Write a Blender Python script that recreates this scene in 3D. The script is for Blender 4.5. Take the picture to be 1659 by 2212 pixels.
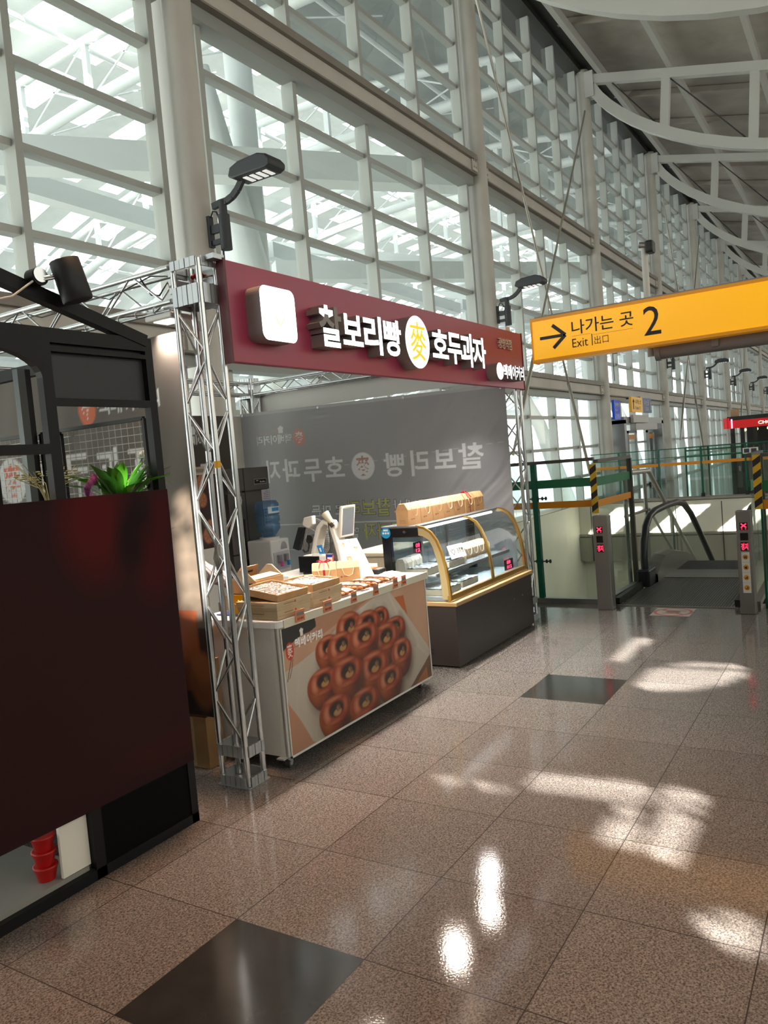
# Railway concourse with a walnut-pastry stall, exit sign, escalator and glazed wall
import bpy, bmesh, math, random
import numpy as np
from mathutils import Vector, Matrix

random.seed(7)
np.random.seed(7)
for _o in list(bpy.data.objects):
    bpy.data.objects.remove(_o)
SC = bpy.context.scene
COL = SC.collection

# ------------------------------------------------------------------ camera
EYE = (0.0, 0.0, 1.65)
FPX, YAW, PITCH, ROLL = 1691.76, math.radians(32.0976), math.radians(-3.5323), math.radians(-4.8593)
_f = Vector((math.cos(PITCH) * math.cos(YAW), math.cos(PITCH) * math.sin(YAW), math.sin(PITCH)))
_r = Vector((math.sin(YAW), -math.cos(YAW), 0))
_u = _r.cross(_f)
_c, _s = math.cos(ROLL), math.sin(ROLL)
_r2, _u2 = _c * _r + _s * _u, -_s * _r + _c * _u
cd = bpy.data.cameras.new('camera')
cd.sensor_fit = 'VERTICAL'
cd.sensor_height = 36
cd.lens = FPX / 2212 * 36
cd.clip_start = 0.05
cd.clip_end = 500
cam = bpy.data.objects.new('camera', cd)
M = Matrix.Identity(4)
for i in range(3):
    M[i][0], M[i][1], M[i][2], M[i][3] = _r2[i], _u2[i], -_f[i], EYE[i]
cam.matrix_world = M
COL.objects.link(cam)
SC.camera = cam

# ------------------------------------------------------------------ world, sun, exposure
WORLD_STRENGTH = 2.8
SUN_DIR = Vector((-0.55, -0.65, 0.38)).normalized()     # towards the sun
SUN_STRENGTH = 48.0
EXPOSURE = 0.25
w = bpy.data.worlds.new('sky')
SC.world = w
w.use_nodes = True
nb = w.node_tree.nodes['Background']
nb.inputs[0].default_value = (0.92, 0.97, 1.0, 1)
nb.inputs[1].default_value = WORLD_STRENGTH
sl = bpy.data.lights.new('sun', 'SUN')
sl.energy = SUN_STRENGTH
sl.angle = math.radians(0.25)
sl.color = (1.0, 0.93, 0.82)
so = bpy.data.objects.new('sun', sl)
so.rotation_euler = SUN_DIR.to_track_quat('Z', 'Y').to_euler()
so.location = (-20, -30, 40)
COL.objects.link(so)
SC.view_settings.view_transform = 'Standard'
SC.view_settings.look = 'None'
SC.view_settings.exposure = EXPOSURE
SC.view_settings.gamma = 1
SC.view_settings.use_curve_mapping = False
SC.cycles.max_bounces = 7
SC.cycles.diffuse_bounces = 4
SC.cycles.glossy_bounces = 3
SC.cycles.transmission_bounces = 4
SC.cycles.transparent_max_bounces = 24
SC.cycles.caustics_reflective = False
SC.cycles.caustics_refractive = False
SC.cycles.sample_clamp_indirect = 4.0
SC.cycles.use_denoising = True
SC.cycles.use_adaptive_sampling = True
SC.cycles.adaptive_threshold = 0.03


def lamp(name, kind, loc, target, energy, color=(1, 1, 1), size=0.2, size_y=None, spot=None, blend=0.5, spread=180):
    l = bpy.data.lights.new(name, kind)
    l.energy = energy
    l.color = color
    if kind == 'AREA':
        l.size = size
        l.spread = math.radians(spread)
        if size_y:
            l.shape = 'RECTANGLE'
            l.size_y = size_y
    else:
        l.shadow_soft_size = size
    if kind == 'SPOT':
        l.spot_size = math.radians(spot)
        l.spot_blend = blend
    o = bpy.data.objects.new(name, l)
    o.location = loc
    d = Vector(target) - Vector(loc)
    o.rotation_euler = d.to_track_quat('-Z', 'Y').to_euler()
    COL.objects.link(o)
    return o


# ------------------------------------------------------------------ materials
def lin(h):
    h = h.lstrip('#')
    v = [int(h[i:i + 2], 16) / 255 for i in (0, 2, 4)]
    return tuple(x / 12.92 if x <= 0.04045 else ((x + 0.055) / 1.055) ** 2.4 for x in v)


MATS = {}


def mat(name, col=None, rough=0.5, metal=0.0, emit=None, estr=1.0, bump=None, attr=False, spec=0.5, vary=0.0, trans=0.0, vscale=6.0):
    if name in MATS:
        return MATS[name]
    m = bpy.data.materials.new(name)
    m.use_nodes = True
    nt = m.node_tree
    b = nt.nodes['Principled BSDF']
    if isinstance(col, str):
        col = lin(col)
    if col is not None:
        b.inputs['Base Color'].default_value = (*col, 1)
    b.inputs['Roughness'].default_value = rough
    b.inputs['Metallic'].default_value = metal
    b.inputs['Specular IOR Level'].default_value = spec
    if emit is not None:
        if isinstance(emit, str):
            emit = lin(emit)
        b.inputs['Emission Color'].default_value = (*emit, 1)
        b.inputs['Emission Strength'].default_value = estr
    src = None
    if attr:
        a = nt.nodes.new('ShaderNodeAttribute')
        a.attribute_name = 'Col'
        src = a.outputs['Color']
        nt.links.new(src, b.inputs['Base Color'])
    if vary:
        tc = nt.nodes.new('ShaderNodeTexCoord')
        n = nt.nodes.new('ShaderNodeTexNoise')
        n.inputs['Scale'].default_value = vscale
        n.inputs['Detail'].default_value = 5
        nt.links.new(tc.outputs['Object'], n.inputs['Vector'])
        mx = nt.nodes.new('ShaderNodeMix')
        mx.data_type = 'RGBA'
        mx.blend_type = 'MULTIPLY'
        mx.inputs['Factor'].default_value = 1.0
        rp = nt.nodes.new('ShaderNodeMapRange')
        rp.inputs['From Min'].default_value = 0.3
        rp.inputs['From Max'].default_value = 0.7
        rp.inputs['To Min'].default_value = 1 - vary
        rp.inputs['To Max'].default_value = 1 + vary * 0.3
        nt.links.new(n.outputs['Fac'], rp.inputs['Value'])
        if src is not None:
            nt.links.new(src, mx.inputs['A'])
        else:
            mx.inputs['A'].default_value = (*col, 1)
        nt.links.new(rp.outputs['Result'], mx.inputs['B'])
        nt.links.new(mx.outputs['Result'], b.inputs['Base Color'])
    if bump:
        tc = nt.nodes.new('ShaderNodeTexCoord')
        n = nt.nodes.new('ShaderNodeTexNoise')
        n.inputs['Scale'].default_value = bump[0]
        n.inputs['Detail'].default_value = 4
        bp = nt.nodes.new('ShaderNodeBump')
        bp.inputs['Strength'].default_value = bump[1]
        bp.inputs['Distance'].default_value = 0.01
        nt.links.new(tc.outputs['Object'], n.inputs['Vector'])
        nt.links.new(n.outputs['Fac'], bp.inputs['Height'])
        nt.links.new(bp.outputs['Normal'], b.inputs['Normal'])
    if trans:
        t = nt.nodes.new('ShaderNodeBsdfTranslucent')
        if col is not None:
            t.inputs['Color'].default_value = (*col, 1)
        if src is not None:
            nt.links.new(src, t.inputs['Color'])
        ms = nt.nodes.new('ShaderNodeMixShader')
        ms.inputs[0].default_value = trans
        out = nt.nodes['Material Output']
        nt.links.new(b.outputs[0], ms.inputs[1])
        nt.links.new(t.outputs[0], ms.inputs[2])
        nt.links.new(ms.outputs[0], out.inputs['Surface'])
    MATS[name] = m
    return m


def glass(name, tint=(0.93, 0.97, 0.96), ior=1.45, rough=0.02, refl=1.0, film=None):
    if name in MATS:
        return MATS[name]
    m = bpy.data.materials.new(name)
    m.use_nodes = True
    nt = m.node_tree
    nt.nodes.remove(nt.nodes['Principled BSDF'])
    out = nt.nodes['Material Output']
    t = nt.nodes.new('ShaderNodeBsdfTransparent')
    t.inputs['Color'].default_value = (*tint, 1)
    g = nt.nodes.new('ShaderNodeBsdfGlossy')
    g.inputs['Roughness'].default_value = rough
    g.inputs['Color'].default_value = (refl, refl, refl, 1)
    fr = nt.nodes.new('ShaderNodeFresnel')
    ge = nt.nodes.new('ShaderNodeNewGeometry')
    mr = nt.nodes.new('ShaderNodeMapRange')
    mr.inputs['To Min'].default_value = ior
    mr.inputs['To Max'].default_value = 1 / ior
    nt.links.new(ge.outputs['Backfacing'], mr.inputs['Value'])
    nt.links.new(mr.outputs['Result'], fr.inputs['IOR'])
    ms = nt.nodes.new('ShaderNodeMixShader')
    nt.links.new(fr.outputs[0], ms.inputs[0])
    nt.links.new(t.outputs[0], ms.inputs[1])
    nt.links.new(g.outputs[0], ms.inputs[2])
    last = ms
    if film:
        d = nt.nodes.new('ShaderNodeBsdfDiffuse')
        d.inputs['Color'].default_value = (*film[1], 1)
        m2 = nt.nodes.new('ShaderNodeMixShader')
        m2.inputs[0].default_value = film[0]
        nt.links.new(ms.outputs[0], m2.inputs[1])
        nt.links.new(d.outputs[0], m2.inputs[2])
        last = m2
    nt.links.new(last.outputs[0], out.inputs['Surface'])
    MATS[name] = m
    return m


# ------------------------------------------------------------------ mesh builder
class MB:
    def __init__(s):
        s.v, s.f, s.sm = [], [], []

    def add(s, vs, fs, smooth=False):
        b = len(s.v)
        s.v += [tuple(float(c) for c in p) for p in vs]
        s.f += [tuple(i + b for i in f) for f in fs]
        s.sm += [smooth] * len(fs)
        return s

    def box(s, x0, x1, y0, y1, z0, z1):
        return s.add([(x0, y0, z0), (x1, y0, z0), (x1, y1, z0), (x0, y1, z0), (x0, y0, z1), (x1, y0, z1), (x1, y1, z1), (x0, y1, z1)],
                     [(0, 3, 2, 1), (4, 5, 6, 7), (0, 1, 5, 4), (1, 2, 6, 5), (2, 3, 7, 6), (3, 0, 4, 7)])

    def bar(s, p0, p1, w, h, up=(0, 0, 1)):
        p0, p1 = Vector(p0), Vector(p1)
        d = (p1 - p0).normalized()
        a = d.cross(Vector(up))
        if a.length < 1e-4:
            a = d.cross(Vector((1, 0, 0)))
        a.normalize()
        b = a.cross(d)
        a, b = a * w / 2, b * h / 2
        return s.add([p0 - a - b, p0 + a - b, p0 + a + b, p0 - a + b, p1 - a - b, p1 + a - b, p1 + a + b, p1 - a + b],
                     [(0, 3, 2, 1), (4, 5, 6, 7), (0, 1, 5, 4), (1, 2, 6, 5), (2, 3, 7, 6), (3, 0, 4, 7)])

    def cyl(s, p0, p1, r, n=12, r1=None, smooth=True):
        return s.tube([p0, p1], r, n, r1)

    def tube(s, pts, r, n=8, r1=None):
        pts = [Vector(p) for p in pts]
        N = len(pts)
        rs = r if isinstance(r, (list, tuple)) else [r + (0 if r1 is None else (r1 - r) * i / (N - 1)) for i in range(N)]
        d0 = (pts[1] - pts[0]).normalized()
        a = d0.cross(Vector((0, 0, 1)))
        if a.length < 1e-3:
            a = Vector((1, 0, 0))
        a.normalize()
        vs, fs = [], []
        for i, p in enumerate(pts):
            d = (pts[min(i + 1, N - 1)] - pts[max(i - 1, 0)]).normalized()
            a = (a - d * a.dot(d))
            if a.length < 1e-5:
                a = d.orthogonal()
            a.normalize()
            b = d.cross(a)
            for k in range(n):
                t = 2 * math.pi * k / n
                vs.append(p + (a * math.cos(t) + b * math.sin(t)) * rs[i])
        for i in range(N - 1):
            for k in range(n):
                q = (k + 1) % n
                fs.append((i * n + k, i * n + q, (i + 1) * n + q, (i + 1) * n + k))
        s.add(vs, fs, True)
        s.add(vs[:n], [tuple(range(n))[::-1]])
        s.add(vs[-n:], [tuple(range(n))])
        return s

    def lathe(s, prof, c=(0, 0, 0), n=24, ax=None):
        c = Vector(c)
        R = ax if ax is not None else Matrix.Identity(3)
        vs, fs = [], []
        for (r, z) in prof:
            for k in range(n):
                t = 2 * math.pi * k / n
                vs.append(c + R @ Vector((r * math.cos(t), r * math.sin(t), z)))
        for i in range(len(prof) - 1):
            for k in range(n):
                q = (k + 1) % n
                fs.append((i * n + k, i * n + q, (i + 1) * n + q, (i + 1) * n + k))
        s.add(vs, fs, True)
        s.add(vs[:n], [tuple(range(n))[::-1]])
        s.add(vs[-n:], [tuple(range(n))])
        return s

    def prism(s, base, off):
        base = [Vector(p) for p in base]
        off = Vector(off)
        n = len(base)
        return s.add(base + [p + off for p in base],
                     [tuple(range(n))[::-1], tuple(range(n, 2 * n))] + [(i, (i + 1) % n, n + (i + 1) % n, n + i) for i in range(n)])

    def ell(s, c, r, nu=12, nv=8, R=None):
        c = Vector(c)
        R = R if R is not None else Matrix.Identity(3)
        vs, fs = [], []
        for j in range(nv + 1):
            ph = math.pi * (j / nv - 0.5)
            for i in range(nu):
                th = 2 * math.pi * i / nu
                vs.append(c + R @ Vector((r[0] * math.cos(ph) * math.cos(th), r[1] * math.cos(ph) * math.sin(th), r[2] * math.sin(ph))))
        for j in range(nv):
            for i in range(nu):
                q = (i + 1) % nu
                fs.append((j * nu + i, j * nu + q, (j + 1) * nu + q, (j + 1) * nu + i))
        return s.add(vs, fs, True)

    def grid(s, fn, nu, nv, smooth=True):
        vs = [fn(i / nu, j / nv) for j in range(nv + 1) for i in range(nu + 1)]
        fs = [(j * (nu + 1) + i, j * (nu + 1) + i + 1, (j + 1) * (nu + 1) + i + 1, (j + 1) * (nu + 1) + i) for j in range(nv) for i in range(nu)]
        return s.add(vs, fs, smooth)


def rootloc(o):
    while o is not None and o.parent is not None:
        o = o.parent
    return o.location.copy() if o is not None else Vector((0, 0, 0))


def obj(name, mb, m, parent=None, local=False, bevel=0.0, seg=2, kind=None):
    me = bpy.data.meshes.new(name)
    vs = mb.v
    if parent is not None and not local:
        L = rootloc(parent)
        vs = [(x - L.x, y - L.y, z - L.z) for x, y, z in vs]
    me.from_pydata(vs, [], mb.f)
    me.polygons.foreach_set('use_smooth', mb.sm)
    me.update()
    bm = bmesh.new()
    bm.from_mesh(me)
    bmesh.ops.recalc_face_normals(bm, faces=bm.faces)
    bm.to_mesh(me)
    bm.free()
    ms = m if isinstance(m, (list, tuple)) else [m]
    for x in ms:
        me.materials.append(x)
    o = bpy.data.objects.new(name, me)
    COL.objects.link(o)
    if parent is not None:
        o.parent = parent
    if bevel:
        b = o.modifiers.new('bevel', 'BEVEL')
        b.width = bevel
        b.segments = seg
        b.limit_method = 'ANGLE'
        b.angle_limit = math.radians(50)
    if kind:
        o['kind'] = kind
    return o


def tag(o, label, cat, group=None):
    o['label'] = label
    o['category'] = cat
    if group:
        o['group'] = group
    return o


def thing(name, label, cat, loc=(0, 0, 0), rotz=0.0, group=None):
    o = bpy.data.objects.new(name, None)
    o.empty_display_size = 0.1
    COL.objects.link(o)
    o.location = loc
    o.rotation_euler = (0, 0, rotz)
    return tag(o, label, cat, group)


def solo(name, mb, m, label, cat, group=None, bevel=0.0):
    a = np.array(mb.v)
    c = Vector(((a[:, 0].min() + a[:, 0].max()) / 2, (a[:, 1].min() + a[:, 1].max()) / 2, a[:, 2].min()))
    mb.v = [(x - c.x, y - c.y, z - c.z) for x, y, z in mb.v]
    o = obj(name, mb, m, bevel=bevel)
    o.location = c
    return tag(o, label, cat, group)


def holder(name, loc=(0, 0, 0)):
    o = bpy.data.objects.new(name, None)
    o.empty_display_size = 0.1
    o.location = loc
    o['kind'] = 'structure'
    COL.objects.link(o)
    return o


def struct(name, mb, m, parent=None, bevel=0.0):
    return obj(name, mb, m, parent, bevel=bevel, kind='structure' if parent is None else None)


def dup(root, loc, rotz=None, label=None, group=None):
    r = root.copy()
    COL.objects.link(r)
    r.location = loc
    if rotz is not None:
        r.rotation_euler = (0, 0, rotz)
    if label:
        r['label'] = label
    if group:
        r['group'] = group

    def rec(src, dst):
        for ch in list(src.children):
            c = ch.copy()
            COL.objects.link(c)
            c.parent = dst
            rec(ch, c)
    rec(root, r)
    return r


def part(o, label):
    o['label'] = label
    return o


# ------------------------------------------------------------------ lettering
def text_mesh(body, depth=0.0, bold=0.0):
    c = bpy.data.curves.new('lettering', 'FONT')
    c.body = body
    c.extrude = depth
    c.offset = bold
    c.resolution_u = 3
    o = bpy.data.objects.new('lettering', c)
    COL.objects.link(o)
    dg = bpy.context.evaluated_depsgraph_get()
    me = bpy.data.meshes.new_from_object(o.evaluated_get(dg))
    bpy.data.objects.remove(o)
    bpy.data.curves.remove(c)
    me.calc_loop_triangles()
    v = np.zeros(len(me.vertices) * 3)
    me.vertices.foreach_get('co', v)
    t = np.zeros(len(me.loop_triangles) * 3, dtype=int)
    me.loop_triangles.foreach_get('vertices', t)
    bpy.data.meshes.remove(me)
    return v.reshape(-1, 3), t.reshape(-1, 3)


def lettering(mb, body, o, ux, uz, w, h, depth=0.0, bold=0.0, shear=0.0):
    """letters fitted to a w x h box at o; ux = reading direction, uz = up; extruded by depth to both sides"""
    v, t = text_mesh(body, 1.0 if depth else 0.0, bold)
    lo, hi = v.min(0), v.max(0)
    n = Vector(ux).cross(Vector(uz))
    O, U, Z = Vector(o), Vector(ux), Vector(uz)
    vs = []
    for p in v:
        a, b = (p[0] - lo[0]) / (hi[0] - lo[0]) * w, (p[1] - lo[1]) / (hi[1] - lo[1]) * h
        a += shear * b
        vs.append(O + U * a + Z * b + n * (p[2] * depth))
    mb.add(vs, [tuple(x) for x in t])
    return mb


class Canvas:
    """a printed sheet: a fine grid whose vertices carry the colours of the print"""

    def __init__(s, w, h, res, col):
        s.w, s.h = w, h
        s.nx, s.ny = max(2, int(w / res) + 1), max(2, int(h / res) + 1)
        s.X, s.Z = np.meshgrid(np.linspace(0, w, s.nx), np.linspace(0, h, s.ny))
        s.c = np.empty((s.ny, s.nx, 3))
        s.c[:] = lin(col) if isinstance(col, str) else col

    def paint(s, m, col):
        col = np.array(lin(col) if isinstance(col, str) else col)
        m = np.clip(np.asarray(m, float), 0, 1)[..., None]
        s.c = s.c * (1 - m) + col * m

    def rect(s, x0, x1, z0, z1, col, a=1.0):
        s.paint(((s.X >= x0) & (s.X <= x1) & (s.Z >= z0) & (s.Z <= z1)) * a, col)

    def ell(s, cx, cz, rx, rz, col, soft=0.08, a=1.0):
        d = np.sqrt(((s.X - cx) / rx) ** 2 + ((s.Z - cz) / rz) ** 2)
        s.paint(np.clip((1 - d) / soft + 0.5, 0, 1) * a, col)

    def poly(s, pts, col, a=1.0):
        m = np.zeros(s.X.shape, bool)
        n = len(pts)
        for i in range(n):
            (x0, z0), (x1, z1) = pts[i], pts[(i + 1) % n]
            if z0 == z1:
                continue
            c = ((s.Z > min(z0, z1)) & (s.Z <= max(z0, z1)))
            m ^= c & (s.X < (s.Z - z0) / (z1 - z0) * (x1 - x0) + x0)
        s.paint(m * a, col)

    def line(s, pts, wd, col, a=1.0):
        for (x0, z0), (x1, z1) in zip(pts, pts[1:]):
            L2 = (x1 - x0) ** 2 + (z1 - z0) ** 2 + 1e-12
            t = np.clip(((s.X - x0) * (x1 - x0) + (s.Z - z0) * (z1 - z0)) / L2, 0, 1)
            d = np.hypot(s.X - x0 - t * (x1 - x0), s.Z - z0 - t * (z1 - z0))
            s.paint(np.clip((wd / 2 - d) / (wd * 0.25) + 0.5, 0, 1) * a, col)

    def text(s, body, x0, x1, z0, z1, col, bold=0.0, mirror=False, shear=0.0, a=1.0):
        v, t = text_mesh(body, 0.0, bold)
        lo, hi = v.min(0), v.max(0)
        p = np.empty((len(v), 2))
        u = (v[:, 0] - lo[0]) / (hi[0] - lo[0])
        if mirror:
            u = 1 - u
        p[:, 1] = z0 + (v[:, 1] - lo[1]) / (hi[1] - lo[1]) * (z1 - z0)
        p[:, 0] = x0 + u * (x1 - x0) + shear * (p[:, 1] - z0)
        m = np.zeros(s.X.shape, bool)
        dx, dz = s.w / (s.nx - 1), s.h / (s.ny - 1)
        for tri in t:
            a0, b0, c0 = p[tri]
            i0, i1 = int(min(a0[0], b0[0], c0[0]) / dx), int(max(a0[0], b0[0], c0[0]) / dx) + 2
            j0, j1 = int(min(a0[1], b0[1], c0[1]) / dz), int(max(a0[1], b0[1], c0[1]) / dz) + 2
            i0, j0 = max(i0, 0), max(j0, 0)
            X, Z = s.X[j0:j1, i0:i1], s.Z[j0:j1, i0:i1]
            if X.size == 0:
                continue

            def e(q, r):
                return (r[0] - q[0]) * (Z - q[1]) - (r[1] - q[1]) * (X - q[0])
            e0, e1, e2 = e(a0, b0), e(b0, c0), e(c0, a0)
            m[j0:j1, i0:i1] |= ((e0 >= 0) & (e1 >= 0) & (e2 >= 0)) | ((e0 <= 0) & (e1 <= 0) & (e2 <= 0))
        s.paint(m * a, col)

    def noise(s, amp, k=6):
        n = np.random.rand(s.ny // k + 2, s.nx // k + 2)
        yi, xi = np.arange(s.ny) / k, np.arange(s.nx) / k
        y0, x0 = yi.astype(int), xi.astype(int)
        fy, fx = (yi - y0)[:, None], (xi - x0)[None, :]
        g = (n[y0][:, x0] * (1 - fx) + n[y0][:, x0 + 1] * fx) * (1 - fy) + (n[y0 + 1][:, x0] * (1 - fx) + n[y0 + 1][:, x0 + 1] * fx) * fy
        s.c *= (1 + amp * (g - 0.5))[..., None]

    def build(s, name, m, o, ux, uz, parent=None, disp=None):
        """disp(X, Z) pushes the sheet along its normal ux x uz"""
        O, U, Zv = np.array(o, float), np.array(ux, float), np.array(uz, float)
        n = np.cross(U, Zv)
        P = O + s.X[..., None] * U + s.Z[..., None] * Zv
        if disp is not None:
            P = P + disp(s.X, s.Z)[..., None] * n
        P = P.reshape(-1, 3)
        if parent is not None:
            P = P - np.array(rootloc(parent))
            base = np.zeros(3)
        else:
            base = np.array([P[:, 0].mean(), P[:, 1].mean(), P[:, 2].min()])
            P = P - base
        i = np.arange(s.ny * s.nx).reshape(s.ny, s.nx)
        F = np.stack([i[:-1, :-1], i[:-1, 1:], i[1:, 1:], i[1:, :-1]], -1).reshape(-1, 4)
        me = bpy.data.meshes.new(name)
        me.vertices.add(len(P))
        me.vertices.foreach_set('co', P.ravel())
        me.loops.add(F.size)
        me.loops.foreach_set('vertex_index', F.ravel())
        me.polygons.add(len(F))
        me.polygons.foreach_set('loop_start', np.arange(0, F.size, 4))
        me.polygons.foreach_set('use_smooth', np.ones(len(F), bool))
        me.update(calc_edges=True)
        ca = me.color_attributes.new('Col', 'FLOAT_COLOR', 'POINT')
        ca.data.foreach_set('color', np.concatenate([s.c.reshape(-1, 3), np.ones((len(P), 1))], 1).ravel())
        me.materials.append(m)
        ob = bpy.data.objects.new(name, me)
        COL.objects.link(ob)
        ob.location = base
        if parent is not None:
            ob.parent = parent
        return ob


X3, Y3, Z3 = (1, 0, 0), (0, 1, 0), (0, 0, 1)
# ================================================================== THE SETTING
# ---- floor: polished granite tiles
TX, TY, OX, OY = 0.5611, 0.57243, 1.4807, 1.5093


def floor_mat():
    m = bpy.data.materials.new('granite')
    m.use_nodes = True
    nt = m.node_tree
    N, L = nt.nodes, nt.links
    b = N['Principled BSDF']
    tc = N.new('ShaderNodeTexCoord')
    sp = N.new('ShaderNodeSeparateXYZ')
    L.new(tc.outputs['Object'], sp.inputs[0])

    def math_(op, a, c=None, d=None):
        n = N.new('ShaderNodeMath')
        n.operation = op
        for i, x in enumerate((a, c, d)):
            if x is None:
                continue
            if hasattr(x, 'node'):
                L.new(x, n.inputs[i])
            else:
                n.inputs[i].default_value = x
        return n.outputs[0]
    lines, cells = [], []
    for ax, t, o in (('X', TX, OX), ('Y', TY, OY)):
        q = math_('DIVIDE', math_('SUBTRACT', sp.outputs[ax], o), t)
        fr = math_('FRACT', math_('ADD', q, 1000.0))
        d = math_('ABSOLUTE', math_('SUBTRACT', fr, 0.5))
        lines.append(math_('GREATER_THAN', d, 0.5 - 0.0022 / t))
        cells.append(math_('FLOOR', q))
    grout = math_('MAXIMUM', lines[0], lines[1])
    cv = N.new('ShaderNodeCombineXYZ')
    L.new(cells[0], cv.inputs[0])
    L.new(cells[1], cv.inputs[1])
    wn = N.new('ShaderNodeTexWhiteNoise')
    L.new(cv.outputs[0], wn.inputs['Vector'])
    vo = N.new('ShaderNodeTexVoronoi')
    vo.inputs['Scale'].default_value = 190
    L.new(tc.outputs['Object'], vo.inputs['Vector'])
    no = N.new('ShaderNodeTexNoise')
    no.inputs['Scale'].default_value = 120
    no.inputs['Detail'].default_value = 3
    L.new(tc.outputs['Object'], no.inputs['Vector'])
    rp = N.new('ShaderNodeValToRGB')
    e = rp.color_ramp.elements
    e[0].position, e[0].color = 0.34, (0.05, 0.045, 0.043, 1)
    e[1].position, e[1].color = 0.54, (0.142, 0.128, 0.121, 1)
    x = rp.color_ramp.elements.new(0.44)
    x.color = (0.096, 0.087, 0.083, 1)
    x = rp.color_ramp.elements.new(0.66)
    x.color = (0.20, 0.182, 0.172, 1)
    sm = math_('ADD', math_('MULTIPLY', no.outputs['Fac'], 0.7), math_('MULTIPLY', vo.outputs['Distance'], 0.3))
    sepc = N.new('ShaderNodeSeparateColor')
    L.new(vo.outputs['Color'], sepc.inputs[0])
    sm = math_('ADD', sm, math_('MULTIPLY', math_('SUBTRACT', sepc.outputs[0], 0.5), 0.16))
    L.new(sm, rp.inputs[0])
    mx = N.new('ShaderNodeMix')
    mx.data_type = 'RGBA'
    mx.blend_type = 'MULTIPLY'
    mx.inputs['Factor'].default_value = 1
    tv = math_('MULTIPLY_ADD', wn.outputs['Value'], 0.22, 0.86)
    L.new(rp.outputs[0], mx.inputs['A'])
    L.new(tv, mx.inputs['B'])
    m2 = N.new('ShaderNodeMix')
    m2.data_type = 'RGBA'
    L.new(grout, m2.inputs['Factor'])
    L.new(mx.outputs['Result'], m2.inputs['A'])
    m2.inputs['B'].default_value = (0.035, 0.03, 0.03, 1)
    L.new(m2.outputs['Result'], b.inputs['Base Color'])
    n2 = N.new('ShaderNodeTexNoise')
    n2.inputs['Scale'].default_value = 2.2
    n2.inputs['Detail'].default_value = 6
    L.new(tc.outputs['Object'], n2.inputs['Vector'])
    L.new(math_('MULTIPLY_ADD', n2.outputs['Fac'], 0.05, 0.035), b.inputs['Roughness'])
    bp = N.new('ShaderNodeBump')
    bp.inputs['Strength'].default_value = 0.08
    bp.inputs['Distance'].default_value = 0.002
    L.new(no.outputs['Fac'], bp.inputs['Height'])
    L.new(bp.outputs['Normal'], b.inputs['Normal'])
    b.inputs['Specular IOR Level'].default_value = 0.3
    MATS['granite'] = m
    return m


M_FLOOR = floor_mat()
M_DTILE = mat('dark_tile', '2c2c2c', 0.12, vary=0.25, vscale=14)
M_WHITE = mat('white_paint', 'd9d6cf', 0.45, vary=0.06, vscale=2)
M_COLUMN = mat('column_paint', 'cdc8c0', 0.42, vary=0.1, vscale=1.5)
M_FRAME = mat('window_frame', 'b4b6b2', 0.4, 0.15)
M_BEAM = mat('beam_paint', 'c9c3ba', 0.5, vary=0.12, vscale=1.2)
M_FLANGE = mat('beam_flange', '8d857c', 0.5, vary=0.15, vscale=2)
M_HEAD = mat('window_header', '9a9c97', 0.45)
M_GLASS = glass('window_glass', (0.90, 0.96, 0.95))
M_DECK = mat('roof_deck', 'bdb3aa', 0.7, vary=0.3, vscale=0.8)
M_TRUSSW = mat('roof_steel', 'd0cec9', 0.45)
M_DARK = mat('dark_trim', '3a3835', 0.6)
M_CONC = mat('pale_cladding', 'ebe7da', 0.55, vary=0.08, vscale=1.2)

YW, YG = 7.05, 7.36                       # column line, glass line
XC = [-1.3, 7.42, 16.3, 24.75, 33.3, 41.8, 50.3, 58.8, 67.3, 75.8, 84.3, 92.8, 101.3]
ZTOP = 13.05

fl = MB()
DT = [(OX, OX + TX, OY, OY + TY), (OX + 6 * TX, OX + 7 * TX, OY, OY + TY)]
xs = sorted([-15, 8.2] + [a for d in DT for a in d[:2]])
for a, b in zip(xs, xs[1:]):
    for y0, y1 in ((-9.5, OY), (OY, OY + TY), (OY + TY, 7.5)):
        fl.add([(a, y0, 0), (b, y0, 0), (b, y1, 0), (a, y1, 0)], [(0, 1, 2, 3)])
fl.add([(8.2, -9.5, 0), (22, -9.5, 0), (22, -3.2, 0), (8.2, -3.2, 0)], [(0, 1, 2, 3)])
fl.add([(22, -9.5, 0), (125, -9.5, 0), (125, 7.5, 0), (22, 7.5, 0)], [(0, 1, 2, 3)])
floor = struct('floor', fl, [M_FLOOR, M_DTILE])
for p in floor.data.polygons:
    for d in DT:
        if d[0] < p.center.x < d[1] and d[2] < p.center.y < d[3]:
            p.material_index = 1
struct('floor_slab', MB().box(-15, 8.2, -9.5, 7.5, -0.6, -0.02).box(22, 125, -9.5, 7.5, -0.95, -0.02).box(8.2, 22, -9.5, -3.2, -0.6, -0.02), M_CONC)

# ---- the stair well: pale clad walls below the concourse
wl = MB().box(22.25, 22.5, -3.2, 7.2, -7, -0.95).box(8.2, 22.3, 7.2, 7.5, -7, -0.02).box(8.2, 22.3, -3.5, -3.2, -7, -0.6).box(7.9, 8.2, -3.2, 7.2, -7, -0.6)
struct('wall_stairwell', wl, M_CONC)
struct('trim_1', MB().box(21.9, 22.25, -3.2, 7.2, -0.92, -0.86).box(21.86, 22.0, -3.2, 7.2, -1.62, -0.95), mat('ledge_grey', '9b978c', 0.5))
jt = MB()
for k in range(9):
    jt.box(21.84, 21.858, -2.4 + k * 1.15, -2.38 + k * 1.15, -1.62, -0.06)
struct('trim_2', jt, M_DARK)
struct('floor_lower', MB().box(7.9, 40, -3.5, 7.2, -7.2, -7.0), M_CONC)

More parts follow.
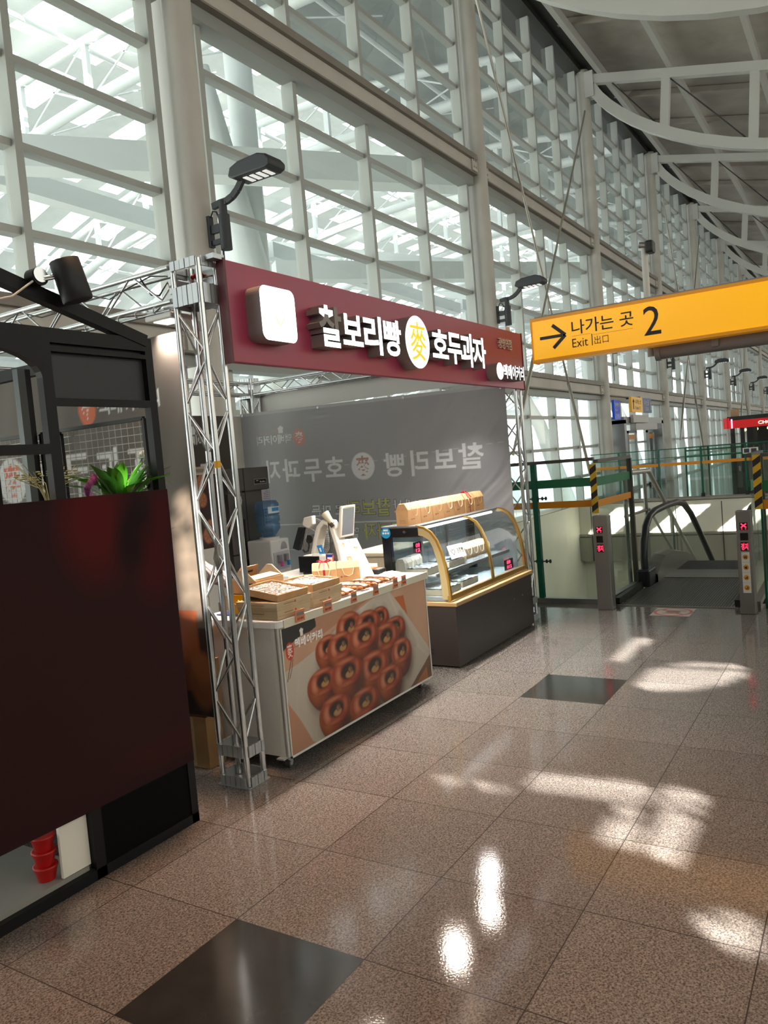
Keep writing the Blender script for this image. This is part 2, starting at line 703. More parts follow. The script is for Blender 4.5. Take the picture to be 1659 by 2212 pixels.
# ---- columns
for i, x in enumerate(XC):
    c = MB().cyl((x, YW, 0), (x, YW, ZTOP), 0.185, 20)
    co = struct('column', c, M_COLUMN)
    fl_ = MB().box(x - 0.04, x + 0.04, YW + 0.15, YG + 0.1, 0, ZTOP)
    obj('flange_plate', fl_, M_FRAME, co)
    pl = MB()
    for zz in (3.2, 7.75):
        for sx in (-1, 1):
            pl.box(x + sx * 0.16, x + sx * 0.42, YW - 0.06, YW + 0.02, zz, zz + 0.3)
    obj('splice_plate', pl, M_COLUMN, co)
    bl = MB()
    for zz in (3.2, 7.75):
        for sx in (-1, 1):
            for dx in (0.24, 0.34):
                for dz in (0.08, 0.22):
                    bl.cyl((x + sx * dx, YW - 0.06, zz + dz), (x + sx * dx, YW - 0.085, zz + dz), 0.022, 8)
    obj('bolt', bl, M_COLUMN, co)

# ---- beams along the wall, one length per bay
for i in range(len(XC) - 1):
    a, b = XC[i] + 0.2, XC[i + 1] - 0.2
    for (z0, z1, z2, z3) in ((3.05, 3.21, 3.47, 3.59), (7.50, 7.70, 7.98, 8.10)):
        bm_ = struct('beam', MB().box(a, b, YW - 0.02, YW + 0.3, z1, z2), M_BEAM)
        obj('flange', MB().box(a, b, YW - 0.09, YW + 0.34, z2, z3).box(a, b, YW - 0.07, YW + 0.3, z1 - 0.018, z1 + 0.012), M_FLANGE, bm_)
        obj('header', MB().box(a, b, YW + 0.04, YG + 0.03, z0, z1 - 0.02), M_HEAD, bm_)

# ---- glazing: a window per bay and storey
STOREY = [(0.0, 3.05, (0.78, 1.64, 2.5)), (3.59, 7.50, (4.32, 5.2, 6.08, 6.98)), (8.10, 13.0, (8.67, 9.57, 10.46, 11.3, 12.13))]
nwin = 0
for i in range(len(XC) - 1):
    a, b = XC[i] + 0.5, XC[i + 1] - 0.32
    for si, (z0, z1, tr) in enumerate(STOREY):
        if i == 0 and si == 0:
            pass
        nwin += 1
        wn_ = holder('window_%d' % nwin, ((a + b) / 2, YG, z0))
        for k in range(5):
            x = a + (b - a) * k / 4
            obj('mullion', MB().box(x - 0.045, x + 0.045, YG - 0.17, YG + 0.05, z0, z1), M_FRAME, wn_)
        for z in tr:
            obj('transom', MB().box(a, b, YG - 0.11, YG + 0.04, z - 0.04, z + 0.04), M_FRAME, wn_)
        obj('sill', MB().box(a - 0.3, b + 0.14, YG - 0.15, YG + 0.05, z0 - 0.01, z0 + 0.06), M_FRAME, wn_)
        obj('pane', MB().add([(a - 0.3, YG, z0), (b + 0.14, YG, z0), (b + 0.14, YG, z1), (a - 0.3, YG, z1)], [(0, 1, 2, 3)]), M_GLASS, wn_)

# ---- roof over the concourse
SL = 0.245
zt = lambda y: 12.72 - SL * (6.75 - y)
struct('ceiling', MB().grid(lambda u, v: (-15 + 140 * u, 7.3 - 16.8 * v, zt(7.3 - 16.8 * v) + 0.62), 40, 8, False), M_DECK)
struct('roof', MB().grid(lambda u, v: (-15 + 140 * u, 9.0 - 18.6 * v, zt(9.0 - 18.6 * v) + 0.85), 4, 4, False), M_DARK)
struct('trim_3', MB().box(-15, 125, YW + 0.0, YG + 0.1, 13.0, 13.5).box(-15, 125, YW - 0.35, YW, 13.18, 13.45), M_DARK)
for y in (6.5, 4.5, 2.25, 0.0, -2.25, -4.5, -6.8):
    struct('beam', MB().box(-15, 125, y - 0.07, y + 0.07, zt(y) + 0.14, zt(y) + 0.40), M_TRUSSW)
for i in range(len(XC) - 1):
    for q in (0.33, 0.67):
        x = XC[i] + (XC[i + 1] - XC[i]) * q
        struct('beam', MB().bar((x, 7.2, zt(7.2) + 0.52), (x, -9.3, zt(-9.3) + 0.52), 0.12, 0.16), M_DECK)
for x in XC[1:]:
    D = lambda y: 2.1 * max(0.0, 1 - ((y - 1.9) / 4.95) ** 2) ** 0.62
    tr_ = struct('beam', MB().bar((x, 6.85, zt(6.85)), (x, -9.4, zt(-9.4)), 0.22, 0.26), M_TRUSSW)
    ys = [6.78, 6.7, 6.55, 6.3, 6.0, 5.6, 5.1, 4.5, 3.8, 3.0, 2.2, 1.4, 0.6, -0.2, -1.0, -1.7, -2.3, -2.7, -3.0]
    bc = MB()
    n = len(ys)
    vs = []
    for k, y in enumerate(ys):
        z = zt(y) - D(y)
        y2, y1 = ys[min(k + 1, n - 1)], ys[max(k - 1, 0)]
        t = Vector((0, y2 - y1, (zt(y2) - D(y2)) - (zt(y1) - D(y1)))).normalized()
        nn = Vector((0, -t.z, t.y)) * 0.15
        c = Vector((x, y, z))
        vs += [c + Vector((-0.12, 0, 0)) - nn, c + Vector((0.12, 0, 0)) - nn, c + Vector((0.12, 0, 0)) + nn, c + Vector((-0.12, 0, 0)) + nn]
    fs = [(k * 4 + q, k * 4 + (q + 1) % 4, k * 4 + 4 + (q + 1) % 4, k * 4 + 4 + q) for k in range(n - 1) for q in range(4)]
    bc.add(vs, fs)
    obj('lower_chord', bc, M_TRUSSW, tr_)
    for y in (4.62, 2.3, 0.0, -2.0):
        obj('web_post', MB().bar((x, y, zt(y)), (x, y + 0.15, zt(y) - D(y)), 0.2, 0.24, (0, 1, 0)), M_TRUSSW, tr_)
    obj('bracket', MB().box(x - 0.16, x + 0.16, 6.7, 7.0, 12.2, 12.95), M_TRUSSW, tr_)
    obj('rod', MB().cyl((x, 6.2, zt(6.2) - 0.1), (x, 4.7, zt(4.7) - D(4.7)), 0.02, 6).cyl((x, 4.55, zt(4.55) - 0.1), (x, 2.4, zt(2.4) - D(2.4)), 0.02, 6), M_DARK, tr_)

# ---- the sides not in the picture
M_FARW = mat('plain_wall', '8b8680', 0.7)
struct('wall_right', MB().box(-15, 125, -9.8, -9.5, 0, 2.2).box(-15, 125, -9.8, -9.5, 9.2, 10.5), M_FARW)
# unseen translucent screen added for fill; its holes are shaped to throw the sun patches


def lit(px, py):
    def e(cx, cy, rx, ry, a=0.0):
        ca, sa = math.cos(a), math.sin(a)
        dx, dy = px - cx, py - cy
        return ((dx * ca + dy * sa) / rx) ** 2 + ((-dx * sa + dy * ca) / ry) ** 2 < 1
    # main patch: an arched upper streak and two panes below it, cut by bars
    if 0.70 < py < 1.50 and 3.535 - 0.03 * (py - 0.7) < px < 3.735 - 0.12 * max(0, py - 1.0) ** 1.2 and abs(px - 3.628 + 0.03 * py) > 0.018 and not abs(py - 0.90 - 0.2 * (px - 3.5)) < 0.03:
        return True
    if 3.10 < px < 3.475 and 0.875 + 0.16 * (px - 3.1) < py < 1.045 - 0.05 * (px - 3.1) and abs(px - 3.36 + 0.1 * (py - 0.9)) > 0.026 and px - 3.1 > (py - 1.03) * 2:
        return True
    if 3.06 < px < 3.49 and 0.69 + 0.05 * (px - 3.1) < py < 0.825 + 0.10 * (px - 3.1) and px < 3.49 - 0.5 * max(0, 0.75 - py):
        return True
    if 5.88 < px < 6.62 and abs(py - 1.705 + 0.05 * (px - 6.25)) < 0.06:
        return True
    if e(5.62, 1.14, 0.44, 0.27, -0.6) and py < 1.42 and px < 5.98 and not abs(px - 5.83 + 0.1 * py - 0.1) < 0.03:
        return True
    if e(2.68, 0.45, 0.10, 0.10) and abs(px - 2.72) > 0.012:
        return True
    if e(3.45, 1.80, 0.03, 0.22) and abs(py - 1.8) > 0.04:
        return True
    # through the kiosk onto its plants and the brown banner
    return False


def lit_banner(py, pz):  # banner patch; lattice and strut shadows are shaped into the openings
    return 3.08 < py < 3.29 and (0.93 < pz < 1.36 and (int(pz * 28) % 3 or int(py * 30) % 3 == 1) or 1.40 < pz < 1.60 and abs(pz - 1.30 - (py - 3.05)) > 0.04 and pz - 1.5 < (py - 3.1))




def lit_fascia(py, pz):
    return -0.80 < pz < -0.08 and 1.5 < py < 6.9 and (py * 0.9 + pz * 1.1) % 1.55 < 0.62


def sun_mask_cell(xx, zz):
    """closed unless the sunbeam through this cell ends in one of the patches"""
    t = zz / SUN_DIR.z
    if lit(xx - SUN_DIR.x * t, -9.6 - SUN_DIR.y * t):
        return False
    tb = (xx - 3.05) / SUN_DIR.x
    if tb > 0 and lit_banner(-9.6 - SUN_DIR.y * tb, zz - SUN_DIR.z * tb):
        return False
    tp = (xx - 2.5) / SUN_DIR.x
    if tp > 0:
        yy_, z_ = -9.6 - SUN_DIR.y * tp, zz - SUN_DIR.z * tp
        if 2.86 < yy_ < 3.3 and 1.64 < z_ < 1.98:
            return False
    tf = (xx - 21.86) / SUN_DIR.x
    if tf > 0 and lit_fascia(-9.6 - SUN_DIR.y * tf, zz - SUN_DIR.z * tf):
        return False
    return True


fp_ = MB()
g = 0.028
Q = lambda x0, x1, z0, z1: fp_.add([(x0, -9.6, z0), (x1, -9.6, z0), (x1, -9.6, z1), (x0, -9.6, z1)], [(0, 1, 2, 3)])
GX0, GX1, GZ0, GZ1 = -10.0, 18.0, 4.4, 9.2
Q(-15, GX0, 2.2, 9.2)
Q(GX1, 125, 2.2, 9.2)
Q(GX0, GX1, 2.2, GZ0)
for i in range(int(round((GX1 - GX0) / g))):
    xx = GX0 + i * g
    run = None
    n = int(round((GZ1 - GZ0) / g))
    for j in range(n + 1):
        zz = GZ0 + j * g
        ok = j < n and sun_mask_cell(xx + g / 2, zz + g / 2)
        if ok and run is None:
            run = zz
        if not ok and run is not None:
            Q(xx, xx + g, run, zz)
            run = None
struct('window_90', fp_, mat('sun_mask_sheet', 'd8dad6', 0.8, trans=0.12))  # added screen out of view, shapes the sun and fills the concourse
struct('wall_back', MB().box(-15.3, -15, -9.8, 7.5, 0, 14), M_FARW)
struct('wall_front', MB().box(125, 125.3, -9.8, 7.5, 0, 14), M_FARW)

# ---- bracing rods in front of the glazing
M_ROD = mat('steel_rod', 'b9b4ab', 0.35, 0.6)
for x0, x1, nm in ((16.0, 21.9, 'second'), (33.6, 39.6, 'fourth'), (51, 57, 'sixth')):
    for sgn in (1, -1):
        xa, xb = (x0, x1) if sgn > 0 else (x1 + 1.2, x0 - 0.1)
        rd = MB().cyl((xa, 6.62 + 0.05 * sgn, 11.2), (xb, 6.62 + 0.05 * sgn, 0.3 if sgn > 0 else 1.6), 0.03, 8)
        st = struct('beam', rd, M_ROD)
        obj('sleeve', MB().cyl((xa + (xb - xa) * 0.72, 6.62 + 0.05 * sgn, 11.2 - 10.9 * 0.72 + (0 if sgn > 0 else 0.94)), (xa + (xb - xa) * 0.95, 6.62 + 0.05 * sgn, 11.2 - 10.9 * 0.95 + (0 if sgn > 0 else 1.23)), 0.045, 8), M_ROD, st)

# ================================================================== BEYOND THE GLASS: the train hall
M_HALL = mat('hall_deck', '9ea4a3', 0.8, trans=0.12, vary=0.1, vscale=1.5)
M_HALLW = mat('hall_steel', 'e4e9e8', 0.5)
zv = lambda y: 17.0 - 0.0105 * (y - 20) ** 2
hall = MB()
ye = [6.8, 10, 13, 15.5]
y = 17.0
rows = []
while y < 47:
    rows.append((y, y + 2.6))
    y += 3.7
PITCH_X = 2.3
x = 4.0
YB = []
for a, b in rows:
    YB += [a, b]
full = ye + YB + [48.5, 50.5]
k = 0
while x < 122:
    # closed strip, then a strip with skylights
    for j in range(len(full) - 1):
        y0, y1 = full[j], full[j + 1]
        hall.add([(x, y0, zv(y0)), (x + PITCH_X * 0.52, y0, zv(y0)), (x + PITCH_X * 0.52, y1, zv(y1)), (x, y1, zv(y1))], [(0, 1, 2, 3)])
        if (y0, y1) not in rows:
            hall.add([(x + PITCH_X * 0.52, y0, zv(y0)), (x + PITCH_X, y0, zv(y0)), (x + PITCH_X, y1, zv(y1)), (x + PITCH_X * 0.52, y1, zv(y1))], [(0, 1, 2, 3)])
    hall.box(x + PITCH_X * 0.50, x + PITCH_X * 0.53, 16, 47, 0, 0.01) if False else None
    x += PITCH_X
for (xa, xb) in ((-40, 4.0),):
    hall.grid(lambda u, v: (xa + (xb - xa) * u, 6.8 + 43.7 * v, zv(6.8 + 43.7 * v)), 1, 14, False)
ho = struct('roof_exterior', hall, [M_HALL, mat('hall_soffit', '8d9291', 0.8, vary=0.15, vscale=1.0)])
for p in ho.data.polygons:
    if p.center.y < 16.8:
        p.material_index = 1
# arches of the hall
ys = [9 + 39.0 * k / 22 for k in range(23)]
for x in [9.5 + 8.6 * k for k in range(12)]:
    zu = lambda y: zv(y) - 0.7
    zl = lambda y: zv(y) - 0.7 - 2.0 * max(0, 1 - ((y - 27) / 19.5) ** 2) ** 0.5
    ar = struct('roof_exterior', MB().tube([(x, y, zu(y)) for y in ys], 0.16, 6), M_HALLW)
    obj('lower_chord', MB().tube([(x, y, zl(y)) for y in ys], 0.2, 6), M_HALLW, ar)
    wb = MB()
    for k in range(1, 21, 2):
        y = ys[k]
        wb.bar((x, y, zu(y)), (x, y, zl(y)), 0.16, 0.22, (0, 1, 0))
    obj('web_post', wb, M_HALLW, ar)
    rd = MB()
    for k in range(1, 19, 2):
        rd.cyl((x, ys[k], zu(ys[k])), (x, ys[k + 2], zl(ys[k + 2])), 0.035, 5)
        rd.cyl((x, ys[k], zl(ys[k])), (x, ys[k + 2], zu(ys[k + 2])), 0.035, 5)
        rd.cyl((x, ys[k + 2], zl(ys[k + 2])), (x + 4.3, ys[k + 1], zu(ys[k + 1])), 0.03, 5)
    obj('rod', rd, M_HALLW, ar)
# purlin tubes, box girders, raking legs and tubes of the hall
for y in (14, 22, 29, 36, 43):
    struct('roof_exterior', MB().cyl((6, y, zv(y) - 0.5), (120, y, zv(y) - 0.5), 0.09, 6), M_HALLW)
for k in range(6):
    x0 = 8.0 + 17.3 * k
    struct('roof_exterior', MB().bar((x0, 20.1, 9.7), (x0 + 16, 8.3, 9.9), 0.7, 0.75), M_HALLW)
    struct('roof_exterior', MB().bar((x0, 20.3, 10.6), (x0 + 17, 20.3, 10.3), 0.5, 0.6), M_HALLW)
    struct('roof_exterior', MB().cyl((x0 + 11.4, 16.1, -6), (x0 + 11.4, 16.1, 15.8), 0.42, 14), M_HALLW)
    struct('roof_exterior', MB().tube([(x0 + 9.6, 16.0, 13.5), (x0 + 11.2, 16.0, 6.5), (x0 + 11.5, 16, 3.6)], [0.25, 0.75, 0.3], 10), M_HALLW)
    struct('roof_exterior', MB().tube([(x0 + 11.5, 15.7, 6.4), (x0 + 15.0, 15.0, 3.0), (x0 + 18, 14.6, -2.0)], [0.45, 0.35, 0.5], 10), M_HALLW)
    struct('roof_exterior', MB().bar((x0 + 3, 30, 14.0), (x0 + 11.4, 16.1, 11.0), 0.35, 0.4), M_HALLW)
struct('ground_exterior', MB().box(-40, 125, 7.5, 60, -7.2, -7.0), mat('platform_grey', '9fa09c', 0.7))
fw = MB().box(-40, 125, 50, 50.4, -7, 7.0)
struct('wall_exterior', fw, M_HALLW)
# ================================================================== THE STALL: truss frame, sign, banners
M_ALU = mat('truss_aluminium', 'cfd1d2', 0.22, 0.92)
M_ALUP = mat('truss_plate', 'b9bcbe', 0.35, 0.75)
M_TIE = mat('cable_tie', '1c1c1c', 0.5)


def truss(name, label, p0, axis, L, u, w, du, dw, nseg, rings, faces=(0, 1, 2, 3), group=None, r=0.0165):
    """box truss: four chords, zigzag braces on the faces, notched end rings"""
    p0, A, U, W = Vector(p0), Vector(axis), Vector(u), Vector(w)
    t = thing(name, label, 'truss', p0, group=group)
    cs = [(-1, -1), (1, -1), (1, 1), (-1, 1)]
    P = lambda c, s: p0 + U * (c[0] * du / 2) + W * (c[1] * dw / 2) + A * s
    for c in cs:
        obj('chord', MB().cyl(P(c, 0.01), P(c, L - 0.01), r, 14), M_ALU, t)
    s0, s1 = rings[0], L - rings[1]
    for f in faces:
        a, b = cs[f], cs[(f + 1) % 4]
        for k in range(nseg):
            sa, sb = s0 + (s1 - s0) * k / nseg, s0 + (s1 - s0) * (k + 1) / nseg
            q0, q1 = (a, b) if (k + f) % 2 == 0 else (b, a)
            obj('brace', MB().cyl(P(q0, sa + 0.012), P(q1, sb - 0.012), 0.0068, 8), M_ALU, t)
    return t, P, cs


def ring(P, cs, s, h, t, name='end_plate', double=False):
    """notched plate ring round the four chords"""
    mb = MB()
    for f in range(4):
        a, b = P(cs[f], s), P(cs[(f + 1) % 4], s)
        A = (P(cs[0], 1) - P(cs[0], 0)).normalized()
        d = (b - a)
        n = 5
        cen = sum((P(c, s) for c in cs), Vector()) / 4
        outw = ((a + b) / 2 - cen).normalized()
        for k in range(n):
            q0, q1 = a + d * (k / n + 0.012), a + d * ((k + 1) / n - 0.012)
            off = outw * (0.021 if k % 2 == 0 else 0.019)
            mid = (q0 + q1) / 2 + off
            mb.bar(mid - A * h / 2, mid + A * h / 2, (q1 - q0).length, 0.006, outw) if abs(A.z) < 0.9 else mb.bar((q0 + off), (q1 + off), 0.006, h, A)
        mb.bar(a + outw * 0.014, b + outw * 0.014, 0.004, h * 0.96, A) if abs(A.z) > 0.9 else mb.bar(a + outw * 0.014 - A * 0, b + outw * 0.014, h, 0.004, outw)
    return obj(name, mb, M_ALUP, t)


FX0, FX1, FY0, FY1 = 2.993, 3.118, 2.864, 3.045
for (cx, cy, lab) in ((3.0555, 2.9545, 'silver truss post at the front left corner of the stall, beside the white counter'),
                      (7.165, 2.9545, 'silver truss post at the front right corner of the stall, behind the glass display case'),
                      (7.165, 6.24, 'silver truss post at the back of the stall, behind the grey fridge')):
    t, P, cs = truss('truss_post', lab, (cx, cy, 0), Z3, 2.78, X3, Y3, 0.125, 0.181, 9, (0.225, 0.24), group='truss posts of the stall')
    for s, h in ((0.03, 0.055), (0.195, 0.06), (2.57, 0.05), (2.62, 0.05), (2.755, 0.048)):
        ring(P, cs, s, h, t)
    obj('foot_plate', MB().box(cx - 0.085, cx + 0.085, cy - 0.112, cy + 0.112, 0, 0.006), M_ALUP, t)
    if cx < 4:
        tp = MB()
        for (dz, dx) in ((1.99, 0.0),):
            tp.box(cx + 0.045, cx + 0.08, cy - 0.112, cy - 0.106, dz, dz + 0.035)
        obj('yellow_tape', MB().cyl((FX0, FY0, 1.70), (FX0, FY0, 1.735), 0.0175, 12), mat('yellow_tape', 'e8a90c', 0.5), t)
        ropes = MB()
        for k in range(4):
            ropes.tube([(FX1 - 0.01, FY1 + 0.005, 1.30 - 0.01 * k), (FX1 - 0.035 - 0.01 * k, FY1 - 0.03, 1.22), (FX1 - 0.03 - 0.006 * k, FY1 - 0.045, 1.15 - 0.008 * k), (FX1 - 0.005, FY1 - 0.02, 1.13), (FX1 + 0.004, FY1 - 0.01, 1.2), (FX1 - 0.015, FY1, 1.29)], 0.0035, 5)
        obj('rope', ropes, mat('rope_grey', '77736c', 0.8), t)
NB = (3.0555, 3.06)
for (name, lab, p0, ax, L, u, w_, du, dw, ns) in (
        ('truss_beam', 'silver truss beam running back from the front left truss post to the glass wall', (3.0555, 3.065, 2.677), Y3, 3.1, X3, Z3, 0.125, 0.175, 12),
        ('truss_beam', 'silver truss beam over the grey mirrored banner at the far end of the stall', (7.165, 3.065, 2.650), Y3, 3.06, X3, Z3, 0.125, 0.13, 14),
        ('truss_beam', 'silver truss beam along the front behind the maroon sign', (3.13, 2.955, 2.677), X3, 3.95, Y3, Z3, 0.15, 0.175, 16),
        ('truss_beam', 'silver truss beam along the back of the stall, seen through the front left post', (3.10, 6.24, 2.650), X3, 3.98, Y3, Z3, 0.16, 0.13, 16)):
    t, P, cs = truss(name, lab, p0, ax, L, u, w_, du, dw, ns, (0.05, 0.05), faces=(1, 3, 0), group='truss beams of the stall', r=0.0145)
    mb = MB()
    for s in (0.01, L - 0.01):
        for k in range(4):
            a = P((-1, -1 + 0.5 * k + 0.1), s)
            b = P((1, -1 + 0.5 * k + 0.1), s)
            mb.bar(a, b, 0.02, 0.032, Z3)
    obj('end_plate', mb, M_ALUP, t)
    if p0[0] < 3.1 and ax == Y3:
        cb = MB()
        pts = [(3.0 + 0.02 * math.sin(k * 2.1), 3.08 + 0.16 * k, 2.72 + 0.035 * math.sin(k * 1.7)) for k in range(14)]
        cb.tube(pts, 0.004, 5)
        cb.tube([(3.0, 3.3, 2.75), (3.03, 3.26, 2.66), (3.01, 3.18, 2.64), (3.02, 3.12, 2.7), (3.04, 3.1, 2.62)], 0.005, 5)
        obj('cable', cb, M_TIE, t)
        hk = MB()
        for k in range(9):
            y = 3.2 + 0.14 * k
            hk.tube([(2.992, y, 2.585), (2.975, y, 2.57), (2.985, y + 0.01, 2.552), (3.0, y + 0.015, 2.55)], 0.004, 5)
        hk.cyl((3.0, 3.1, 2.55), (3.0, 4.7, 2.55), 0.005, 6)
        obj('hook_rail', hk, M_ALUP, t)
# ribbon scrap and plug sitting in the post head are parts of the front left post
rb = MB()
for k in range(5):
    rb.ell((3.085 + 0.008 * k, 3.0 - 0.01 * k, 2.712 + 0.008 * math.sin(k * 2)), (0.012, 0.01, 0.012), 8, 6)
solo('red_cloth_scrap', rb, mat('red_cloth', '8e1a1c', 0.8), 'small red cloth scrap tucked into the head of the front left truss post', 'rag')

# ---- the fascia sign
M_SIGN = mat('sign_maroon', 'a23a55', 0.35, spec=0.5)
M_SIGNE = mat('sign_edge', '5c1624', 0.4)
M_LED = mat('lit_face', 'ffffff', 0.4, emit=(1, 1, 1), estr=2.2)
M_LSIDE = mat('letter_side', '8d8684', 0.45)
M_YEL = mat('lit_yellow', 'e0a020', 0.4, emit=lin('e6b020'), estr=1.0)
M_PINK = mat('lit_pale_orange', 'f3c9a0', 0.4, emit=lin('f6d2b0'), estr=1.0)
sg = thing('fascia_sign', 'long maroon fascia sign with lit white Korean letters above the stall', 'sign', (5.1, 2.825, 2.24))
obj('board', MB().box(3.10, 7.14, 2.80, 2.842, 2.24, 2.765), M_SIGN, sg, bevel=0.004)
obj('edge_trim', MB().box(3.085, 3.10, 2.795, 2.845, 2.235, 2.77), M_SIGNE, sg)
obj('edge_trim', MB().box(7.14, 7.152, 2.795, 2.845, 2.235, 2.77), M_SIGNE, sg)


def lit(name, mb, parent, front=M_LED, side=M_LSIDE):
    o = obj(name, mb, [side, front], parent)
    for p in o.data.polygons:
        if p.normal.y < -0.9 and p.center.y + rootloc(parent).y < 2.735:
            p.material_index = 1
    return o


for ch, x0, x1, z0, z1 in (('찰', 3.752, 3.981, 2.363, 2.606), ('보', 3.988, 4.211, 2.39, 2.581), ('리', 4.227, 4.441, 2.353, 2.602), ('빵', 4.467, 4.692, 2.359, 2.602),
                           ('호', 5.138, 5.393, 2.393, 2.605), ('두', 5.386, 5.627, 2.364, 2.601), ('과', 5.609, 5.857, 2.356, 2.622), ('자', 5.835, 6.081, 2.361, 2.61)):
    lit('letter', lettering(MB(), ch, (x0, 2.752, z0), X3, Z3, x1 - x0, z1 - z0, 0.048, 0.027), sg)
dm = MB().add(*(lambda n: ([(4.914 + 0.172 * math.cos(6.2832 * k / n), y, 2.481 + 0.184 * math.sin(6.2832 * k / n)) for y in (2.70, 2.80) for k in range(n)],
                           [tuple(range(n)), tuple(range(n, 2 * n))[::-1]] + [(k, (k + 1) % n, n + (k + 1) % n, n + k) for k in range(n)]))(40))
rd_ = lit('round_light', dm, sg)
obj('wheat_character', lettering(MB(), '麥', (4.80, 2.694, 2.35), X3, Z3, 0.22, 0.27, 0.003, 0.0), M_YEL, rd_)
rr = MB()
cor = []
x0, x1, z0, z1, q = 3.235, 3.529, 2.353, 2.641, 0.045
for (cx, cz, a0) in ((x1 - q, z1 - q, 0), (x0 + q, z1 - q, 90), (x0 + q, z0 + q, 180), (x1 - q, z0 + q, 270)):
    for k in range(7):
        a = math.radians(a0 + 15 * k)
        cor.append((cx + q * math.cos(a), 2.70, cz + q * math.sin(a)))
rr.prism(cor, (0, 0.1, 0))
sq = lit('square_light', rr, sg)
sm = MB().tube([(3.345 + 0.075 * (k / 8), 2.697, 2.485 - 0.042 * math.sin(math.pi * k / 8)) for k in range(9)], 0.006, 6)
sm.ell((3.35, 2.698, 2.51), (0.006, 0.003, 0.008)).ell((3.415, 2.698, 2.512), (0.006, 0.003, 0.008))
obj('smile', sm, M_PINK, sq)
obj('small_lettering', lettering(MB(), '광명역점', (6.56, 2.792, 2.585), X3, Z3, 0.30, 0.095, 0.008, 0.01), mat('pale_lettering', 'd9b9a6', 0.5), sg)
dm = MB().cyl((6.345, 2.70, 2.357), (6.345, 2.80, 2.357), 0.073, 24)
lit('small_round_light', dm, sg)
lit('small_letter', lettering(MB(), '맥베이커리', (6.435, 2.752, 2.30), X3, Z3, 0.47, 0.125, 0.048, 0.015), sg)
obj('fixing_bracket', MB().box(3.02, 3.10, 2.80, 2.85, 2.76, 2.785).box(6.78, 6.88, 2.80, 2.86, 2.765, 2.80), M_ALUP, sg)

sg.location.y -= 0.018
# ---- lamps of the stall
M_LAMPB = mat('lamp_body_white', 'e4e2de', 0.4)
M_LAMPE = mat('lamp_glow', 'ffffff', 0.4, emit=(1.0, 0.97, 0.92), estr=3)


def flood(x, y, z, lab, energy, tx, ty, tz, col=(1, 0.95, 0.9)):
    t = thing('flood_lamp', lab, 'lamp', (x, y, z), group='flood lamps of the stall')
    obj('housing', MB().box(x - 0.08, x + 0.08, y - 0.10, y + 0.10, z, z + 0.03), M_LAMPB, t, bevel=0.008)
    obj('lens', MB().box(x - 0.05, x + 0.05, y - 0.065, y + 0.065, z - 0.004, z + 0.002), M_LAMPE, t)
    obj('bracket', MB().box(x - 0.012, x + 0.012, y - 0.02, y + 0.02, z + 0.03, z + 0.075).bar((x, y, z + 0.06), (x, min(y, 3.03), 2.575) if y < 4 else (7.10, y, 2.60), 0.02, 0.02), M_ALUP, t)
    l = lamp('flood_light', 'AREA', (x, y, z - 0.02), (tx, ty, tz), energy, col, 0.12, 0.16, spread=108)
    return t


flood(3.08, 3.20, 2.515, 'bright white flood lamp under the truss beam beside the front left post', 14, 3.9, 3.2, 0.9)
flood(4.20, 3.06, 2.42, 'white flood lamp behind the sign above the left half of the counter', 30, 4.1, 2.95, 0.3, (1, 0.88, 0.74))
flood(5.42, 3.06, 2.42, 'white flood lamp behind the sign above the left end of the display case', 30, 5.1, 2.9, 0.3, (1, 0.88, 0.74))
flood(6.10, 3.06, 2.42, 'white flood lamp behind the sign above the middle of the display case', 26, 5.8, 2.9, 0.3, (1, 0.90, 0.78))
flood(6.62, 3.30, 2.42, 'white flood lamp behind the sign glaring on the grey mirrored banner', 13, 6.0, 3.4, 0.4)

# ---- printed banners
M_PRINT = mat('banner_print', None, 0.62, attr=True, trans=0.12)
LET = [('찰', 3.207, 3.482, 1.557, 1.815), ('보', 3.525, 3.764, 1.578, 1.776), ('리', 3.832, 4.038, 1.518, 1.791), ('빵', 4.123, 4.37, 1.524, 1.778),
       ('호', 4.882, 5.136, 1.563, 1.784), ('두', 5.184, 5.435, 1.525, 1.782), ('과', 5.488, 5.735, 1.538, 1.799), ('자', 5.77, 6.004, 1.539, 1.804)]
HATP = [(0.1, 0), (0.9, 0), (0.9, 0.5), (1.0, 0.62), (0.98, 0.8), (0.82, 0.86), (0.66, 0.98), (0.4, 1.0), (0.25, 0.88), (0.06, 0.84), (0.0, 0.66), (0.1, 0.5)]


def hat(cv, x0, x1, z0, z1, col):
    cv.poly([(x0 + (x1 - x0) * a, z0 + (z1 - z0) * b) for a, b in HATP], col)


